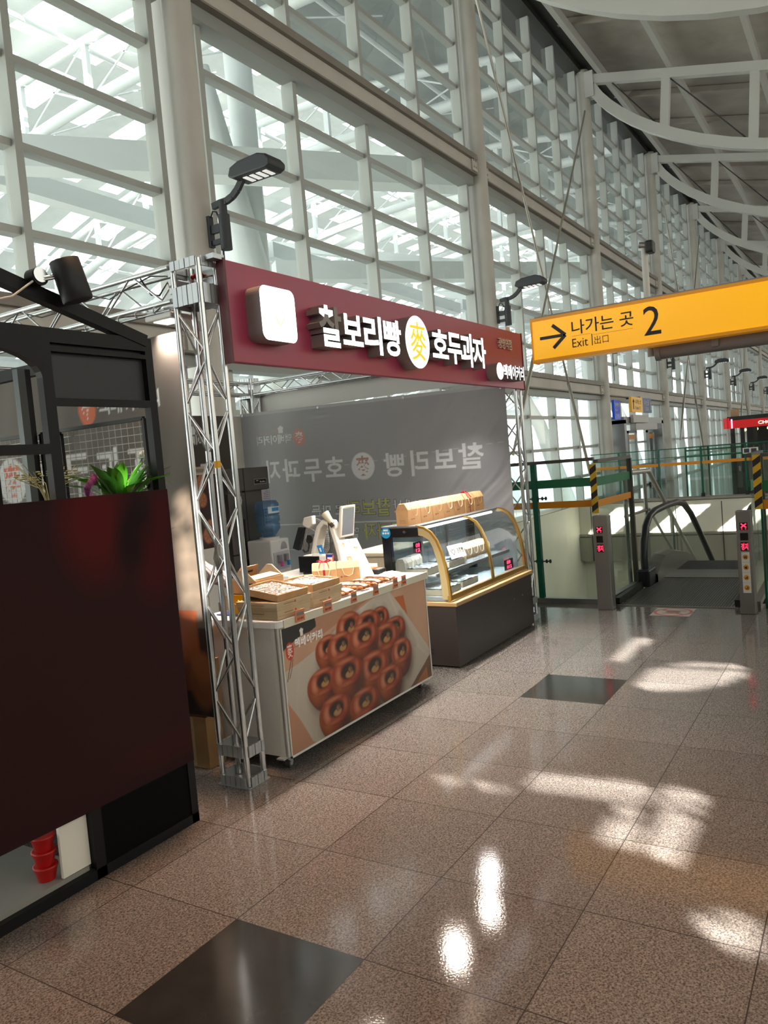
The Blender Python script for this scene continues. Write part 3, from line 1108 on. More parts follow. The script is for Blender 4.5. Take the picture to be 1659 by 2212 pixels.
def banner(cv, pos, cols, mirror=False, lines=False):
    """pos maps table coordinate y to sheet x; mirrored prints run the other way"""
    def span(a, b):
        p, q = pos(a), pos(b)
        return (p, q) if p < q else (q, p)
    base, txt, cir, wheat, small, green = cols
    for ch, a, b, z0, z1 in LET:
        p, q = span(a, b)
        if mirror:
            cv.text(ch, p - 0.006, q + 0.006, z0 - 0.256, z1 - 0.244, base, 0.035, mirror)
        cv.text(ch, p, q, z0 - 0.25, z1 - 0.25, txt, 0.02, mirror)
    p, q = span(4.488, 4.783)
    cv.ell((p + q) / 2, 1.66 - 0.25, 0.148, 0.148, cir)
    cv.text('麥', p + 0.06, q - 0.06, 1.545 - 0.25, 1.775 - 0.25, wheat, 0.01, mirror)
    p, q = span(5.373, 5.543)
    cv.ell((p + q) / 2, 2.036 - 0.25, 0.085, 0.095, small)
    cv.text('麥', p + 0.03, q - 0.03, 1.97 - 0.25, 2.105 - 0.25, txt, 0.01, mirror)
    p, q = span(5.565, 6.082)
    cv.text('맥베이커리', p, q, 1.985 - 0.25, 2.09 - 0.25, txt, 0.015, mirror)
    p, q = span(5.674, 5.755)
    hat(cv, p, q, 2.10 - 0.25, 2.185 - 0.25, txt)
    p, q = span(5.76, 6.08)
    cv.text('자연의맛을 생각합니다', p, q, 2.115 - 0.25, 2.15 - 0.25, small, 0.0, mirror)
    if lines:
        for s, a, b, z0, z1, c in (('국내산', 3.86, 4.30, 1.14, 1.275, txt), ('찰보리', 4.331, 4.874, 1.109, 1.297, green), ('로 만든', 4.921, 5.376, 1.129, 1.257, txt),
                                   ('국내산', 3.62, 3.98, 0.875, 1.0, txt), ('호두과자', 4.03, 4.702, 0.857, 1.036, green), ('입니다', 4.755, 5.1, 0.878, 0.995, txt)):
            p, q = span(a, b)
            cv.text(s, p - 0.005, q + 0.005, z0 - 0.255, z1 - 0.245, tuple(x * 0.45 for x in lin(base)), 0.03, mirror)
            cv.text(s, p, q, z0 - 0.25, z1 - 0.25, c, 0.005, mirror)
        cv.line([(0, 0.795), (2.2, 0.80)], 0.012, txt)
        cv.line([(0, 0.50), (2.2, 0.505)], 0.006, txt, 0.5)
        cv.line([(1.2, 1.42), (3.3, 1.55)], 0.004, txt, 0.4)


def eyelets(parent, pts, ax):
    m = MB()
    for p in pts:
        m.cyl(p, Vector(p) + Vector(ax) * 0.006, 0.014, 12)
    return obj('eyelet', m, M_ALUP, parent)


# grey banner at the far end, its print showing through mirrored
cv = Canvas(3.36, 2.12, 0.0075, 'b0afb4')
banner(cv, lambda y: 6.30 - y, ('b0afb4', 'f2f2f5', 'f4f2f5', 'c5968e', 'd6a299', 'd0d47c'), True, True)
cv.rect(0, 3.36, 2.085, 2.12, 'c9c9cc')


def wr(X, Z):
    a = np.clip((X - 1.5) / 1.6, 0, 1) ** 1.2
    b = np.exp(-((X - 0.25) / 0.25) ** 2) * 0.7
    u = X * 0.80 - Z * 0.58
    u2 = u + 0.03 * np.sin(4 * X + 3 * Z) + 0.02 * np.sin(9 * Z)
    d = a * (0.0022 * np.sin(u2 * 46) + 0.0020 * np.sin(u2 * 83 + 1.3) * np.sin(u2 * 11)) + b * 0.003 * np.sin(X * 40 + Z * 5)
    d += 0.006 * np.sin(X * 2.3 + 1) * np.sin(Z * 1.7) + 0.002 * np.sin(u2 * 30) * np.exp(-((Z - 1.0) / 0.5) ** 2)
    e = np.exp(-((X - 1.15) / 0.12) ** 2) * np.exp(-((Z - 1.98) / 0.1) ** 2)
    return d + 0.004 * e * np.sin(Z * 110)


# the top edge drops a little towards the front
t = thing('hanging_banner', 'grey hanging banner with mirrored Korean print at the far end of the stall', 'banner', (7.04, 4.6, 0.22), group=None)
cv.Z = cv.Z * (1 - 0.026 * cv.X / 3.36)
cv.build('cloth', mat('banner_print_sheer', None, 0.6, attr=True, trans=0.45), (7.04, 6.30, 0.25), (0, -1, 0), Z3, t, wr)
eyelets(t, [(7.03, 6.26, 2.345), (7.03, 5.15, 2.325), (7.03, 4.06, 2.305), (7.03, 2.98, 2.28)], (-1, 0, 0))
# brown banner at the near end
cv = Canvas(3.10, 2.12, 0.012, '54493f')
cv.noise(0.10, 14)
banner(cv, lambda y: y - 3.2, ('54493f', 'd8d6d2', 'c9c7c4', 'c9542c', 'cf5f33', 'a0a55e'))
cv.rect(0, 3.1, 0, 0.50, '2a1a14')
cv.rect(2.82, 3.0, 0.14, 0.60, '6d3217')
cv.rect(2.86, 2.98, 0.30, 0.56, '7d3d1c')
cv.ell(3.0, 0.2, 0.1, 0.16, '7d4a2b', 0.3)
t = thing('hanging_banner', 'brown hanging banner at the near end of the stall behind the black kiosk', 'banner', (3.05, 4.65, 0.3))
cv.build('cloth', M_PRINT, (3.07, 6.20, 0.33), (0, -1, 0), Z3, t, lambda X, Z: 0.004 * np.sin(X * 9 + Z * 3) + 0.003 * np.sin(X * 23 - Z * 8))
tie = MB()
for z in (2.42, 1.72, 0.95, 0.37):
    tie.cyl((3.07, 3.10, z), (3.0, 3.045, z + 0.005), 0.004, 6)
obj('tie', tie, M_TIE, t)
eyelets(t, [(3.062, 3.12, z) for z in (2.42, 1.72, 0.95, 0.37)], (-1, 0, 0))
# brown banner along the back
cv = Canvas(3.38, 2.05, 0.015, '4c443e')
banner(cv, lambda y: y + 0.36 - 3.25, ('4c443e', 'dededc', 'd0cecb', 'c9542c', 'c8552c', 'a0a55e'))
t = thing('hanging_banner', 'dark brown hanging banner along the back of the stall, behind the walnut board', 'banner', (5, 6.12, 0.3))
cv.build('cloth', M_PRINT, (3.25, 6.13, 0.28), X3, Z3, t, lambda X, Z: 0.004 * np.sin(X * 7))
eyelets(t, [(3.29, 6.12, 2.31), (4.4, 6.12, 2.31), (5.5, 6.12, 2.31), (6.59, 6.12, 2.31)], (0, -1, 0))
# white boards at the back and over the grey banner
solo('white_board', MB().box(7.25, 7.27, 3.1, 6.4, 2.375, 2.575), mat('board_white', 'e6e3dd', 0.5), 'long white board hung under the truss beam above the grey mirrored banner', 'board')
solo('white_partition', MB().box(6.66, 7.3, 6.42, 6.46, 0, 2.36), mat('board_white', 'e6e3dd', 0.5), 'white partition board standing behind the back truss post', 'partition')
# ================================================================== THE BLACK KIOSK (left)
M_BLK = mat('black_steel', '131315', 0.5, spec=0.25)
M_BPAN = mat('black_panel', '2c2c30', 0.55)
M_LOWB = mat('black_board', '070708', 0.7, spec=0.1)
ks = thing('market_kiosk', 'black steel market kiosk with a gable roof and a dark maroon front sheet', 'kiosk', (1.0, 3.7, 0))
KY, KB = 2.84, 4.66
for (x0, x1) in ((2.565, 2.607), (2.015, 2.065), (0.7, 0.75), (-0.62, -0.57)):
    for (y0, y1) in ((KY, KY + 0.04), (KB, KB + 0.04)):
        if x0 == 2.015 and y0 == KB:
            continue
        obj('post', MB().box(x0, x1, y0, y1, 0, 2.262), M_BLK, ks)
for (y0, y1) in ((KY, KY + 0.045), (KB, KB + 0.045)):
    obj('top_rail', MB().box(-0.62, 2.607, y0, y1, 2.262, 2.322), M_BLK, ks)
    obj('floor_rail', MB().box(-0.62, 2.607, y0, y1, 0.0, 0.045), M_BLK, ks)
for x0 in (2.565, -0.62):
    obj('side_rail', MB().box(x0, x0 + 0.042, KY + 0.045, KB, 2.262, 2.322), M_BLK, ks)
    obj('side_rail', MB().box(x0, x0 + 0.042, KY + 0.045, KB, 0.9, 0.94), M_BLK, ks)
obj('header_panel', MB().box(2.065, 2.565, KY + 0.03, KY + 0.042, 2.03, 2.262), M_BPAN, ks)
obj('header_rail', MB().box(2.065, 2.565, KY, KY + 0.04, 2.004, 2.034), M_BLK, ks)
obj('header_rail', MB().box(2.065, 2.565, KY, KY + 0.04, 2.226, 2.245), M_BLK, ks)
obj('window_rail', MB().box(0.75, 2.015, KY, KY + 0.04, 1.805, 1.845), M_BLK, ks)
obj('window_rail', MB().box(0.75, 2.015, KB, KB + 0.04, 2.10, 2.14), M_BLK, ks)
# arched gusset in the corner of the left opening
g_ = [(2.015, 2.262), (1.72, 2.262)] + [(1.72 + 0.295 * math.sin(a), 2.235 - 0.12 * (1 - math.cos(a))) for a in [math.pi / 2 * k / 8 for k in range(9)]]
obj('gusset', MB().prism([(x, KY, z) for x, z in g_], (0, 0.04, 0)), M_BLK, ks)
for y in (KY + 0.02, KB + 0.02):
    obj('rafter', MB().bar((2.58, y, 2.31), (1.0, y, 2.745), 0.05, 0.055), M_BLK, ks)
    obj('rafter', MB().bar((1.0, y, 2.745), (-0.6, y, 2.31), 0.05, 0.055), M_BLK, ks)
obj('ridge_rail', MB().box(0.97, 1.03, KY, KB + 0.04, 2.70, 2.75), M_BLK, ks)
obj('inner_post', MB().box(2.36, 2.40, 3.52, 3.56, 1.45, 2.262), mat('grey_steel', '4a5356', 0.5), ks)
obj('inner_post', MB().box(2.40, 2.43, 3.52, 3.56, 1.45, 2.262), M_BLK, ks)
obj('plant_shelf', MB().box(-0.57, 2.56, 2.885, 3.45, 1.42, 1.45), mat('shelf_grey', '8b8781', 0.6), ks)
obj('side_board', MB().box(2.575, 2.597, KY + 0.045, KB, 0.05, 0.88), M_LOWB, ks)
# maroon printed sheet on the front
cv = Canvas(3.2, 1.315, 0.012, '2a1417')
cv.noise(0.25, 20)
for (cx, cz, rx, rz, c, a) in ((2.78, 1.18, 0.16, 0.22, '5a1013', 0.8), (3.0, 1.15, 0.10, 0.12, '1b0c0f', 0.9), (3.08, 0.98, 0.10, 0.16, '4d0f13', 0.7), (2.95, 1.06, 0.08, 0.1, '1b0c0f', 0.8), (3.15, 1.2, 0.06, 0.12, '4a0e12', 0.6), (2.3, 0.5, 0.9, 0.6, '331a17', 0.5), (3.05, 0.12, 0.25, 0.06, '3a1512', 0.6)):
    cv.ell(cx, cz, rx, rz, c, 0.9, a)
cv.build('front_sheet', mat('sheet_print', None, 0.7, attr=True, spec=0.15), (-0.595, 2.833, 0.302), X3, Z3, ks, lambda X, Z: 0.0025 * np.sin(X * 5 + Z * 3) + 0.0015 * np.sin(X * 3 - Z * 7))
obj('kick_board', MB().box(2.03, 2.565, 2.846, 2.862, 0.045, 0.31), M_LOWB, ks)
obj('low_shelf', MB().box(-0.5, 2.0, 2.87, 3.5, 0.045, 0.065), mat('shelf_grey', '8b8781', 0.6), ks)
solo('white_board', MB().box(1.880, 2.012, 2.872, 2.888, 0.067, 0.40), mat('foam_white', 'e9e4d8', 0.6), 'small white foam board standing under the maroon sheet of the black kiosk', 'board')
solo('white_board', MB().box(1.40, 1.585, 2.872, 2.888, 0.067, 0.36), mat('foam_white', 'e9e4d8', 0.6), 'white foam board cut by the left edge under the black kiosk', 'board')
for k in range(3):
    cu = MB().lathe([(0.034, 0), (0.046, 0.05), (0.05, 0.055), (0.05, 0.062), (0.044, 0.062)], (0, 0, 0), 20)
    c = solo('red_tub', cu, mat('red_plastic', 'b01512', 0.4), ('bottom red tub of the stack of three under the black kiosk', 'middle red tub of the stack of three under the black kiosk', 'topmost red tub of the stack of three under the black kiosk')[k], 'tub', 'red tubs under the kiosk')
    c.location = (1.852, 2.945, 0.066 + 0.063 * k)

# spotlight on the gable
t = thing('spotlight', 'black cylindrical spotlight clamped on the sloping roof bar of the kiosk', 'lamp', (2.02, 2.80, 2.49))
ax = Vector((0.22, -0.1, -0.97)).normalized()
c0 = Vector((2.118, 2.765, 2.588))
obj('housing', MB().tube([c0, c0 + ax * 0.004, c0 + ax * 0.165, c0 + ax * 0.17], [0.056, 0.06, 0.062, 0.058], 28), mat('lamp_black', '17171a', 0.55), t)
obj('pivot', MB().cyl((2.02, 2.79, 2.512), (2.02, 2.845, 2.512), 0.036, 20), M_BLK, t)
obj('pivot_cap', MB().cyl((2.018, 2.785, 2.517), (2.018, 2.792, 2.517), 0.03, 20), mat('chrome', 'c8c8c8', 0.2, 1.0), t)
obj('arm', MB().cyl((2.03, 2.79, 2.498), (2.09, 2.775, 2.515), 0.006, 6).cyl((2.03, 2.79, 2.508), (2.09, 2.775, 2.525), 0.006, 6), mat('chrome', 'c8c8c8', 0.2, 1.0), t)
obj('cable', MB().tube([(1.99, 2.80, 2.49), (1.90, 2.81, 2.42), (1.8, 2.82, 2.39), (1.70, 2.83, 2.36)], 0.0045, 6), mat('cable_white', 'c9c4bb', 0.6), t)

# wire racks inside
M_WIRE = mat('rack_wire', '8f8d88', 0.35, 0.8)


def rack(x0, x1, y, z0, z1, lab, ax='x', step=0.045):
    def q(a, z, d=0.0):
        return (a, y + d, z) if ax == 'x' else (y + d, a, z)
    t = thing('wire_rack', lab, 'rack', q((x0 + x1) / 2, z0), group='wire racks in the kiosk')
    fr_ = MB()
    for (a, b) in ((q(x0, z0), q(x0, z1)), (q(x1, z0), q(x1, z1)), (q(x0, z1), q(x1, z1)), (q(x0, z0), q(x1, z0))):
        fr_.bar(a, b, 0.018, 0.018)
    obj('frame', fr_, M_BLK, t)
    gr = MB()
    z = z0 + step * 0.7
    while z < z1:
        gr.cyl(q(x0, z, 0.0), q(x1, z, 0.0), 0.0024, 6)
        z += step * 0.82
    x = x0 + step * 0.8
    while x < x1:
        gr.cyl(q(x, z0, 0.004), q(x, z1, 0.004), 0.0016, 6)
        x += step
    obj('wire_grid', gr, M_WIRE, t)
    return t


rack(1.30, 2.12, 3.40, 1.45, 1.98, 'black framed wire rack inside the kiosk beside its middle post')
rack(2.44, 2.86 - 0.31, 3.50, 1.45, 1.94, 'small wire rack inside the kiosk behind the green plant')
rack(2.92, 4.62, 2.586, 0.97, 1.96, 'long wire rack on the open right side of the kiosk', 'y')

# plants and small things on the kiosk shelf
M_LEAF = mat('leaf_green', '3d7d1e', 0.35, trans=0.3, vary=0.3, vscale=10)
M_LEAFD = mat('leaf_dark', '2d5a22', 0.4, trans=0.2, vary=0.3, vscale=10)
M_POT = mat('pot_white', 'd8d4cc', 0.5)
M_SOIL = mat('soil', '35281e', 0.9)


def leaf(base, az, el, L, W, droop, fold=0.25):
    d = Vector((math.cos(az), math.sin(az), 0))
    s = Vector((-math.sin(az), math.cos(az), 0))
    vs, n = [], 9
    for i in range(n + 1):
        u = i / n
        r = L * u
        e = el - droop * u * u
        c = Vector(base) + d * (r * math.cos(el - droop * u * 0.6)) + Vector((0, 0, 1)) * (r * math.sin(el) - droop * L * 0.42 * u * u)
        wd = W * max(0.06, (math.sin(math.pi * min(1, max(0, (u - 0.18) / 0.82)) ** 0.8) if u > 0.18 else 0.06))
        for k in (-1, 0, 1):
            vs.append(c + s * wd * k * 0.5 + Vector((0, 0, 1)) * abs(k) * wd * fold)
    fs = [(i * 3 + k, i * 3 + k + 1, i * 3 + k + 4, i * 3 + k + 3) for i in range(n) for k in range(2)]
    return MB().add(vs, fs, True)


PX, PY_, PZ = 2.50, 3.03, 1.45
t = thing('potted_plant', 'leafy green peace lily in a pot on the kiosk shelf', 'plant', (PX, PY_, PZ))
obj('pot', MB().lathe([(0.05, 0), (0.065, 0.10), (0.07, 0.10), (0.07, 0.115), (0.06, 0.115), (0.058, 0.10)], (PX, PY_, PZ), 22), M_POT, t)
obj('soil', MB().cyl((PX, PY_, PZ + 0.09), (PX, PY_, PZ + 0.102), 0.058, 18), M_SOIL, t)
random.seed(11)
for k in range(40):
    az = k * 2.39996 + random.uniform(-0.2, 0.2)
    el = random.uniform(0.85, 1.45)
    obj('leaf', leaf((PX + 0.02 * math.cos(az), PY_ + 0.02 * math.sin(az), PZ + 0.10), az, el, random.uniform(0.20, 0.31), random.uniform(0.040, 0.062), random.uniform(0.4, 0.95)), M_LEAF if k % 3 else M_LEAFD, t)
fl_ = MB()
fl_.tube([(PX, PY_, PZ + 0.1), (PX + 0.06, PY_ - 0.03, PZ + 0.26), (PX + 0.115, PY_ - 0.05, PZ + 0.33)], 0.003, 5)
obj('stem', fl_, M_LEAF, t)
bl = MB()
for k in range(5):
    bl.ell((PX + 0.115 + 0.012 * math.cos(k * 1.3), PY_ - 0.05 + 0.012 * math.sin(k * 1.3), PZ + 0.33 + 0.006 * k), (0.011, 0.008, 0.013), 8, 6)
obj('blossom', bl, mat('petal_white', 'f4f2ea', 0.6), t)
t = thing('dried_plant', 'thin dry twig plant in a pale pot beside the middle post of the kiosk', 'plant', (2.17, 3.10, 1.45))
obj('pot', MB().lathe([(0.05, 0), (0.06, 0.12), (0.062, 0.13), (0.055, 0.13), (0.052, 0.12)], (2.17, 3.10, 1.45), 20), M_POT, t)
tw = MB()
for k in range(16):
    a = k * 2.4
    tw.tube([(2.17, 3.1, 1.56), (2.17 + 0.04 * math.cos(a), 3.1 + 0.04 * math.sin(a), 1.66 + 0.01 * (k % 4)), (2.17 + 0.13 * math.cos(a), 3.1 + 0.13 * math.sin(a), 1.70 + 0.02 * (k % 5))], 0.002, 4)
    for q in (0.6, 0.8, 1.0):
        tw.ell((2.17 + 0.13 * q * math.cos(a), 3.1 + 0.13 * q * math.sin(a), 1.665 + 0.05 * q + 0.01 * (k % 4)), (0.012, 0.012, 0.004), 6, 4)
obj('twigs', tw, mat('dry_green', '8f9468', 0.7), t)
t = thing('glass_jar', 'clear jar with a purple flower standing left of the green plant in the kiosk', 'jar', (2.325, 3.02, 1.45))
obj('jar_body', MB().lathe([(0.045, 0), (0.048, 0.01), (0.048, 0.21), (0.04, 0.225)], (2.325, 3.02, 1.45), 20), glass('clear_jar', (0.96, 0.97, 0.97)), t)
fp = MB()
for k in range(9):
    a = k * 0.7
    fp.ell((2.325 + 0.018 * math.cos(a), 3.02 + 0.018 * math.sin(a), 1.60 + 0.012 * k), (0.016, 0.016, 0.02), 8, 6)
obj('flower', fp, mat('purple_flower', '7c2560', 0.6), t)
fp = MB().cyl((2.325, 3.02, 1.455), (2.325, 3.02, 1.6), 0.022, 10)
obj('stem', fp, mat('dark_red_stem', '5a1f2a', 0.7), t)
cv = Canvas(1.35, 0.5, 0.02, 'd2a29a')
for k in range(0, 68, 2):
    cv.rect(0.02 * k, 0.02 * k + 0.018, 0, 0.5, 'e0bdb4')
tl = thing('pink_cloth', 'pink striped cloth folded on the kiosk shelf behind the maroon sheet', 'cloth', (1.35, 3.1, 1.45))
obj('folded_cloth', MB().box(0.72, 2.02, 2.90, 3.36, 1.452, 1.595), mat('cloth_pink', 'd2a29a', 0.9), tl, bevel=0.012)
cv.build('top_layer', mat('cloth_stripes', None, 0.9, attr=True), (0.70, 2.89, 1.60), X3, Y3, tl)
solo('price_card', MB().box(1.98, 1.992, 3.385, 3.39, 1.62, 1.665).box(1.996, 2.006, 3.385, 3.39, 1.62, 1.665), mat('card_cream', 'e9cf9c', 0.7), 'little cream price card hung on the wire rack in the kiosk', 'card')
# ================================================================== THE WHITE SALES COUNTER
M_LAM = mat('white_laminate', 'dcdad4', 0.3, vary=0.05, vscale=2)
M_LAMT = mat('counter_top', 'f0eeea', 0.25)
M_ALUT = mat('trim_aluminium', 'c9c9c6', 0.35, 0.7)
ct = thing('sales_counter', 'white wheeled sales counter with a large printed picture of ring buns', 'counter', (4.1, 3.1, 0))
CX0, CX1, CY0, CY1 = 3.262, 4.945, 2.80, 3.42
rc = 0.05
prof = [(CX1, CY0), (CX1, CY1), (CX0, CY1)] + [(CX0 + rc * (1 - math.cos(a)), CY0 + rc * (1 - math.sin(a))) for a in [math.pi / 2 * k / 6 for k in range(7)]]
obj('body', MB().prism([(x, y, 0.072) for x, y in prof], (0, 0, 0.725)), M_LAM, ct)
prof2 = [(CX1 + 0.012, CY0 - 0.012), (CX1 + 0.012, CY1), (CX0 - 0.008, CY1)] + [(CX0 - 0.008 + rc * (1 - math.cos(a)), CY0 - 0.012 + rc * (1 - math.sin(a))) for a in [math.pi / 2 * k / 6 for k in range(7)]]
obj('worktop', MB().prism([(x, y, 0.797) for x, y in prof2], (0, 0, 0.036)), M_LAMT, ct)
obj('front_lip', MB().box(CX0 + 0.04, CX1 + 0.012, CY0 - 0.018, CY0 - 0.012, 0.79, 0.838), mat('lip_cream', 'd8d2bf', 0.4), ct)
obj('corner_trim', MB().cyl((CX0 + 0.012, CY0 + 0.012, 0.072), (CX0 + 0.012, CY0 + 0.012, 0.797), 0.013, 12), M_ALUT, ct)
tr = MB().box(3.278, 4.932, CY0 - 0.008, CY0, 0.062, 0.074)
obj('picture_frame', tr, M_LAM, ct)
obj('picture_frame', MB().box(4.922, 4.934, CY0 - 0.008, CY0, 0.062, 0.79), M_LAM, ct)
obj('picture_frame', MB().box(3.278, 3.286, CY0 - 0.008, CY0, 0.062, 0.79), M_LAM, ct)
# the print
cv = Canvas(1.636, 0.712, 0.0042, 'c39a80')
ox, oz = 3.286, 0.075
T = lambda pts: [(a - ox, b - oz) for a, b in pts]
cv.noise(0.10, 40)
cv.poly(T([(3.28, 0.66), (3.60, 0.66), (4.2, 0.79), (3.55, 0.79), (3.28, 0.74)]), 'a8745a', 0.6)
cv.poly(T([(3.27, 0.42), (3.285, 0.06), (3.60, 0.06), (3.50, 0.075), (3.40, 0.22)]), 'c08d72')
cv.poly(T([(3.284, 0.545), (3.42, 0.565), (3.577, 0.60), (3.9, 0.71), (4.20, 0.775), (4.30, 0.79), (4.44, 0.79), (4.70, 0.52), (4.93, 0.27), (4.90, 0.2), (4.58, 0.06), (3.55, 0.06), (3.48, 0.09), (3.40, 0.23), (3.30, 0.36), (3.273, 0.43)]), 'c4b8aa')
cv.noise(0.10, 25)
cv.poly(T([(3.60, 0.60), (3.9, 0.71), (4.2, 0.775), (3.9, 0.62), (3.72, 0.52)]), 'd3c9bd', 0.6)
for (pts, wd, c, a) in (([(3.42, 0.55), (3.36, 0.30), (3.48, 0.12)], 0.02, 'cabfb2', 0.4), ([(4.42, 0.78), (4.62, 0.46), (4.88, 0.24)], 0.025, 'd0c6ba', 0.5), ([(4.55, 0.62), (4.72, 0.36)], 0.05, 'a69788', 0.4)):
    cv.line(T(pts), wd, c, a)
cv.poly(T([(3.28, 0.80), (3.598, 0.80), (3.605, 0.735), (3.55, 0.72), (3.46, 0.714), (3.33, 0.68), (3.28, 0.66)]), '2a2727')
cv.poly(T([(4.495, 0.735), (4.615, 0.73), (4.652, 0.583)]), 'b5633a')
cv.poly(T([(4.58, 0.06), (4.92, 0.235), (4.93, 0.06)]), '6b4a38')
cv.poly(T([(4.66, 0.06), (4.86, 0.16), (4.87, 0.06)]), 'a9683c')
BUNS = [(4.292, 0.642, 0.09, 0.054), (4.143, 0.636, 0.12, 0.062), (3.939, 0.656, 0.112, 0.072), (4.47, 0.537, 0.108, 0.055), (4.091, 0.565, 0.135, 0.064), (4.349, 0.498, 0.129, 0.07),
        (3.7, 0.585, 0.098, 0.057), (3.835, 0.564, 0.113, 0.064), (4.532, 0.359, 0.104, 0.066), (4.179, 0.344, 0.14, 0.075), (3.876, 0.388, 0.136, 0.071), (3.623, 0.399, 0.119, 0.062), (4.354, 0.217, 0.123, 0.064), (4.038, 0.154, 0.133, 0.067), (3.721, 0.197, 0.129, 0.069)]
BUNS = [BUNS[0], BUNS[2], BUNS[1], BUNS[3], BUNS[6], BUNS[7], BUNS[5], BUNS[4], BUNS[8], BUNS[11], BUNS[9], BUNS[10], BUNS[12], BUNS[14], BUNS[13]]
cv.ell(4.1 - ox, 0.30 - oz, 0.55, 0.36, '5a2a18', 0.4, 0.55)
for q_, (bx, bz, rx, rz) in enumerate(BUNS):
    x, z = bx - ox, bz - oz
    rx, rz = rx * 1.13, rz * 1.27
    h = rz * 1.12
    cv.ell(x + rx * 0.15, z - h * 0.75, rx * 1.12, rz * 1.5, '2a100a', 0.6, 0.55)
    for k in range(22):
        u = 1 - k / 21
        c = np.array(lin('4a1d0e')) * u + np.array(lin('93431c')) * (1 - u)
        cv.ell(x + 0.003 * u, z - h * u, rx * (1.03 + 0.10 * math.sin(math.pi * (1 - u) * 0.8) - 0.22 * u * u), rz * 1.04, tuple(c), 0.12, 0.85)
    cv.ell(x + rx * 0.62, z - h * 0.6, rx * 0.45, rz * 1.3, '2b0e08', 1.3, 0.75)
    cv.ell(x - rx * 0.55, z - h * 0.45, rx * 0.25, rz * 0.8, 'b0642e', 1.4, 0.5)
    cv.ell(x, z, rx, rz, '7f2a14', 0.12)
    cv.ell(x - rx * 0.03, z + rz * 0.05, rx * 0.93, rz * 0.9, '9a3a1c', 0.4, 0.9)
    cv.ell(x - rx * 0.1, z + rz * 0.12, rx * 0.84, rz * 0.78, 'a94a27', 0.5, 0.8)
    cv.ell(x - rx * 0.58, z - rz * 0.05, rx * 0.20, rz * 0.5, 'dd9676', 1.1, 0.75)
    cv.ell(x - rx * 0.1, z + rz * 0.80, rx * 0.5, rz * 0.13, 'd08b6c', 1.0, 0.6)
    cv.ell(x + rx * 0.70, z + rz * 0.1, rx * 0.14, rz * 0.42, 'c87a58', 1.0, 0.5)
    cv.ell(x - rx * 0.15, z - rz * 0.78, rx * 0.45, rz * 0.12, 'c97c5a', 1.0, 0.45)
    cv.ell(x + rx * 0.06, z + rz * 0.06, rx * 0.56, rz * 0.60, '6a2713', 0.35)
    cv.ell(x + rx * 0.07, z + rz * 0.04, rx * 0.47, rz * 0.50, '25100a', 0.3)
    cv.ell(x + rx * (0.06 + 0.08 * (q_ % 2)), z - rz * 0.20, rx * 0.28, rz * 0.24, 'b98a55', 0.4)
    cv.ell(x + rx * 0.20, z + rz * 0.06, rx * 0.14, rz * 0.22, '8a6440', 0.6)
    cv.line([(x + rx * 0.0, z + rz * 0.2), (x + rx * 0.16, z - rz * 0.1)], 0.004, '2a120c')
    cv.line([(x + rx * 0.22, z + rz * 0.25), (x + rx * 0.32, z - rz * 0.1)], 0.004, '2a120c')
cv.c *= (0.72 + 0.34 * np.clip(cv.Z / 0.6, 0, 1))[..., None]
cv.ell(3.347 - ox, 0.650 - oz, 0.036, 0.05, 'c2412a')
cv.text('麥', 3.325 - ox, 3.372 - ox, 0.615 - oz, 0.690 - oz, 'f2ece6', 0.0)
cv.text('맥베이커리', 3.395 - ox, 3.655 - ox, 0.655 - oz, 0.71 - oz, 'ffffff', 0.03, shear=0.1)
hat(cv, 3.448 - ox, 3.482 - ox, 0.715 - oz, 0.758 - oz, 'efeae4')
cv.line(T([(3.352, 0.60), (3.33, 0.55), (3.305, 0.49)]), 0.006, '6a2418')
cv.line(T([(3.366, 0.60), (3.352, 0.55), (3.325, 0.50)]), 0.005, '6a2418')
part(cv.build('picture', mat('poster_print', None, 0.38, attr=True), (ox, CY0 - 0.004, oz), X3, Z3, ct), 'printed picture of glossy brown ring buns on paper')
M_RUB = mat('caster_rubber', '3a3a3a', 0.6)
M_HUB = mat('caster_hub', 'c4c4c2', 0.35, 0.6)
for (x, y, a) in ((3.30, 2.835, 0.3), (4.86, 2.86, 0.1), (3.33, 3.36, 0.5), (4.86, 3.36, 0.2)):
    d = Vector((math.cos(a), math.sin(a), 0))
    n = Vector((-d.y, d.x, 0))
    c = Vector((x, y, 0.032))
    wq = MB().cyl(c - n * 0.013, c + n * 0.013, 0.032, 20)
    cw = obj('caster', wq, M_RUB, ct)
    obj('hub', MB().cyl(c - n * 0.0165, c + n * 0.0165, 0.019, 16), M_HUB, cw)
    fk = MB()
    for sg_ in (-1, 1):
        o = n * (0.019 * sg_)
        fk.prism([c + o - n * 0.0015, c + o + d * 0.016 - n * 0.0015, c + o - d * 0.03 + Vector((0, 0, 0.036)) - n * 0.0015, c + o - d * 0.06 + Vector((0, 0, 0.036)) - n * 0.0015], n * 0.003)
    obj('fork', fk, M_HUB, cw)
    obj('swivel_plate', MB().box(x - 0.075, x - 0.005, y - 0.025, y + 0.025, 0.066, 0.074), M_HUB, cw)

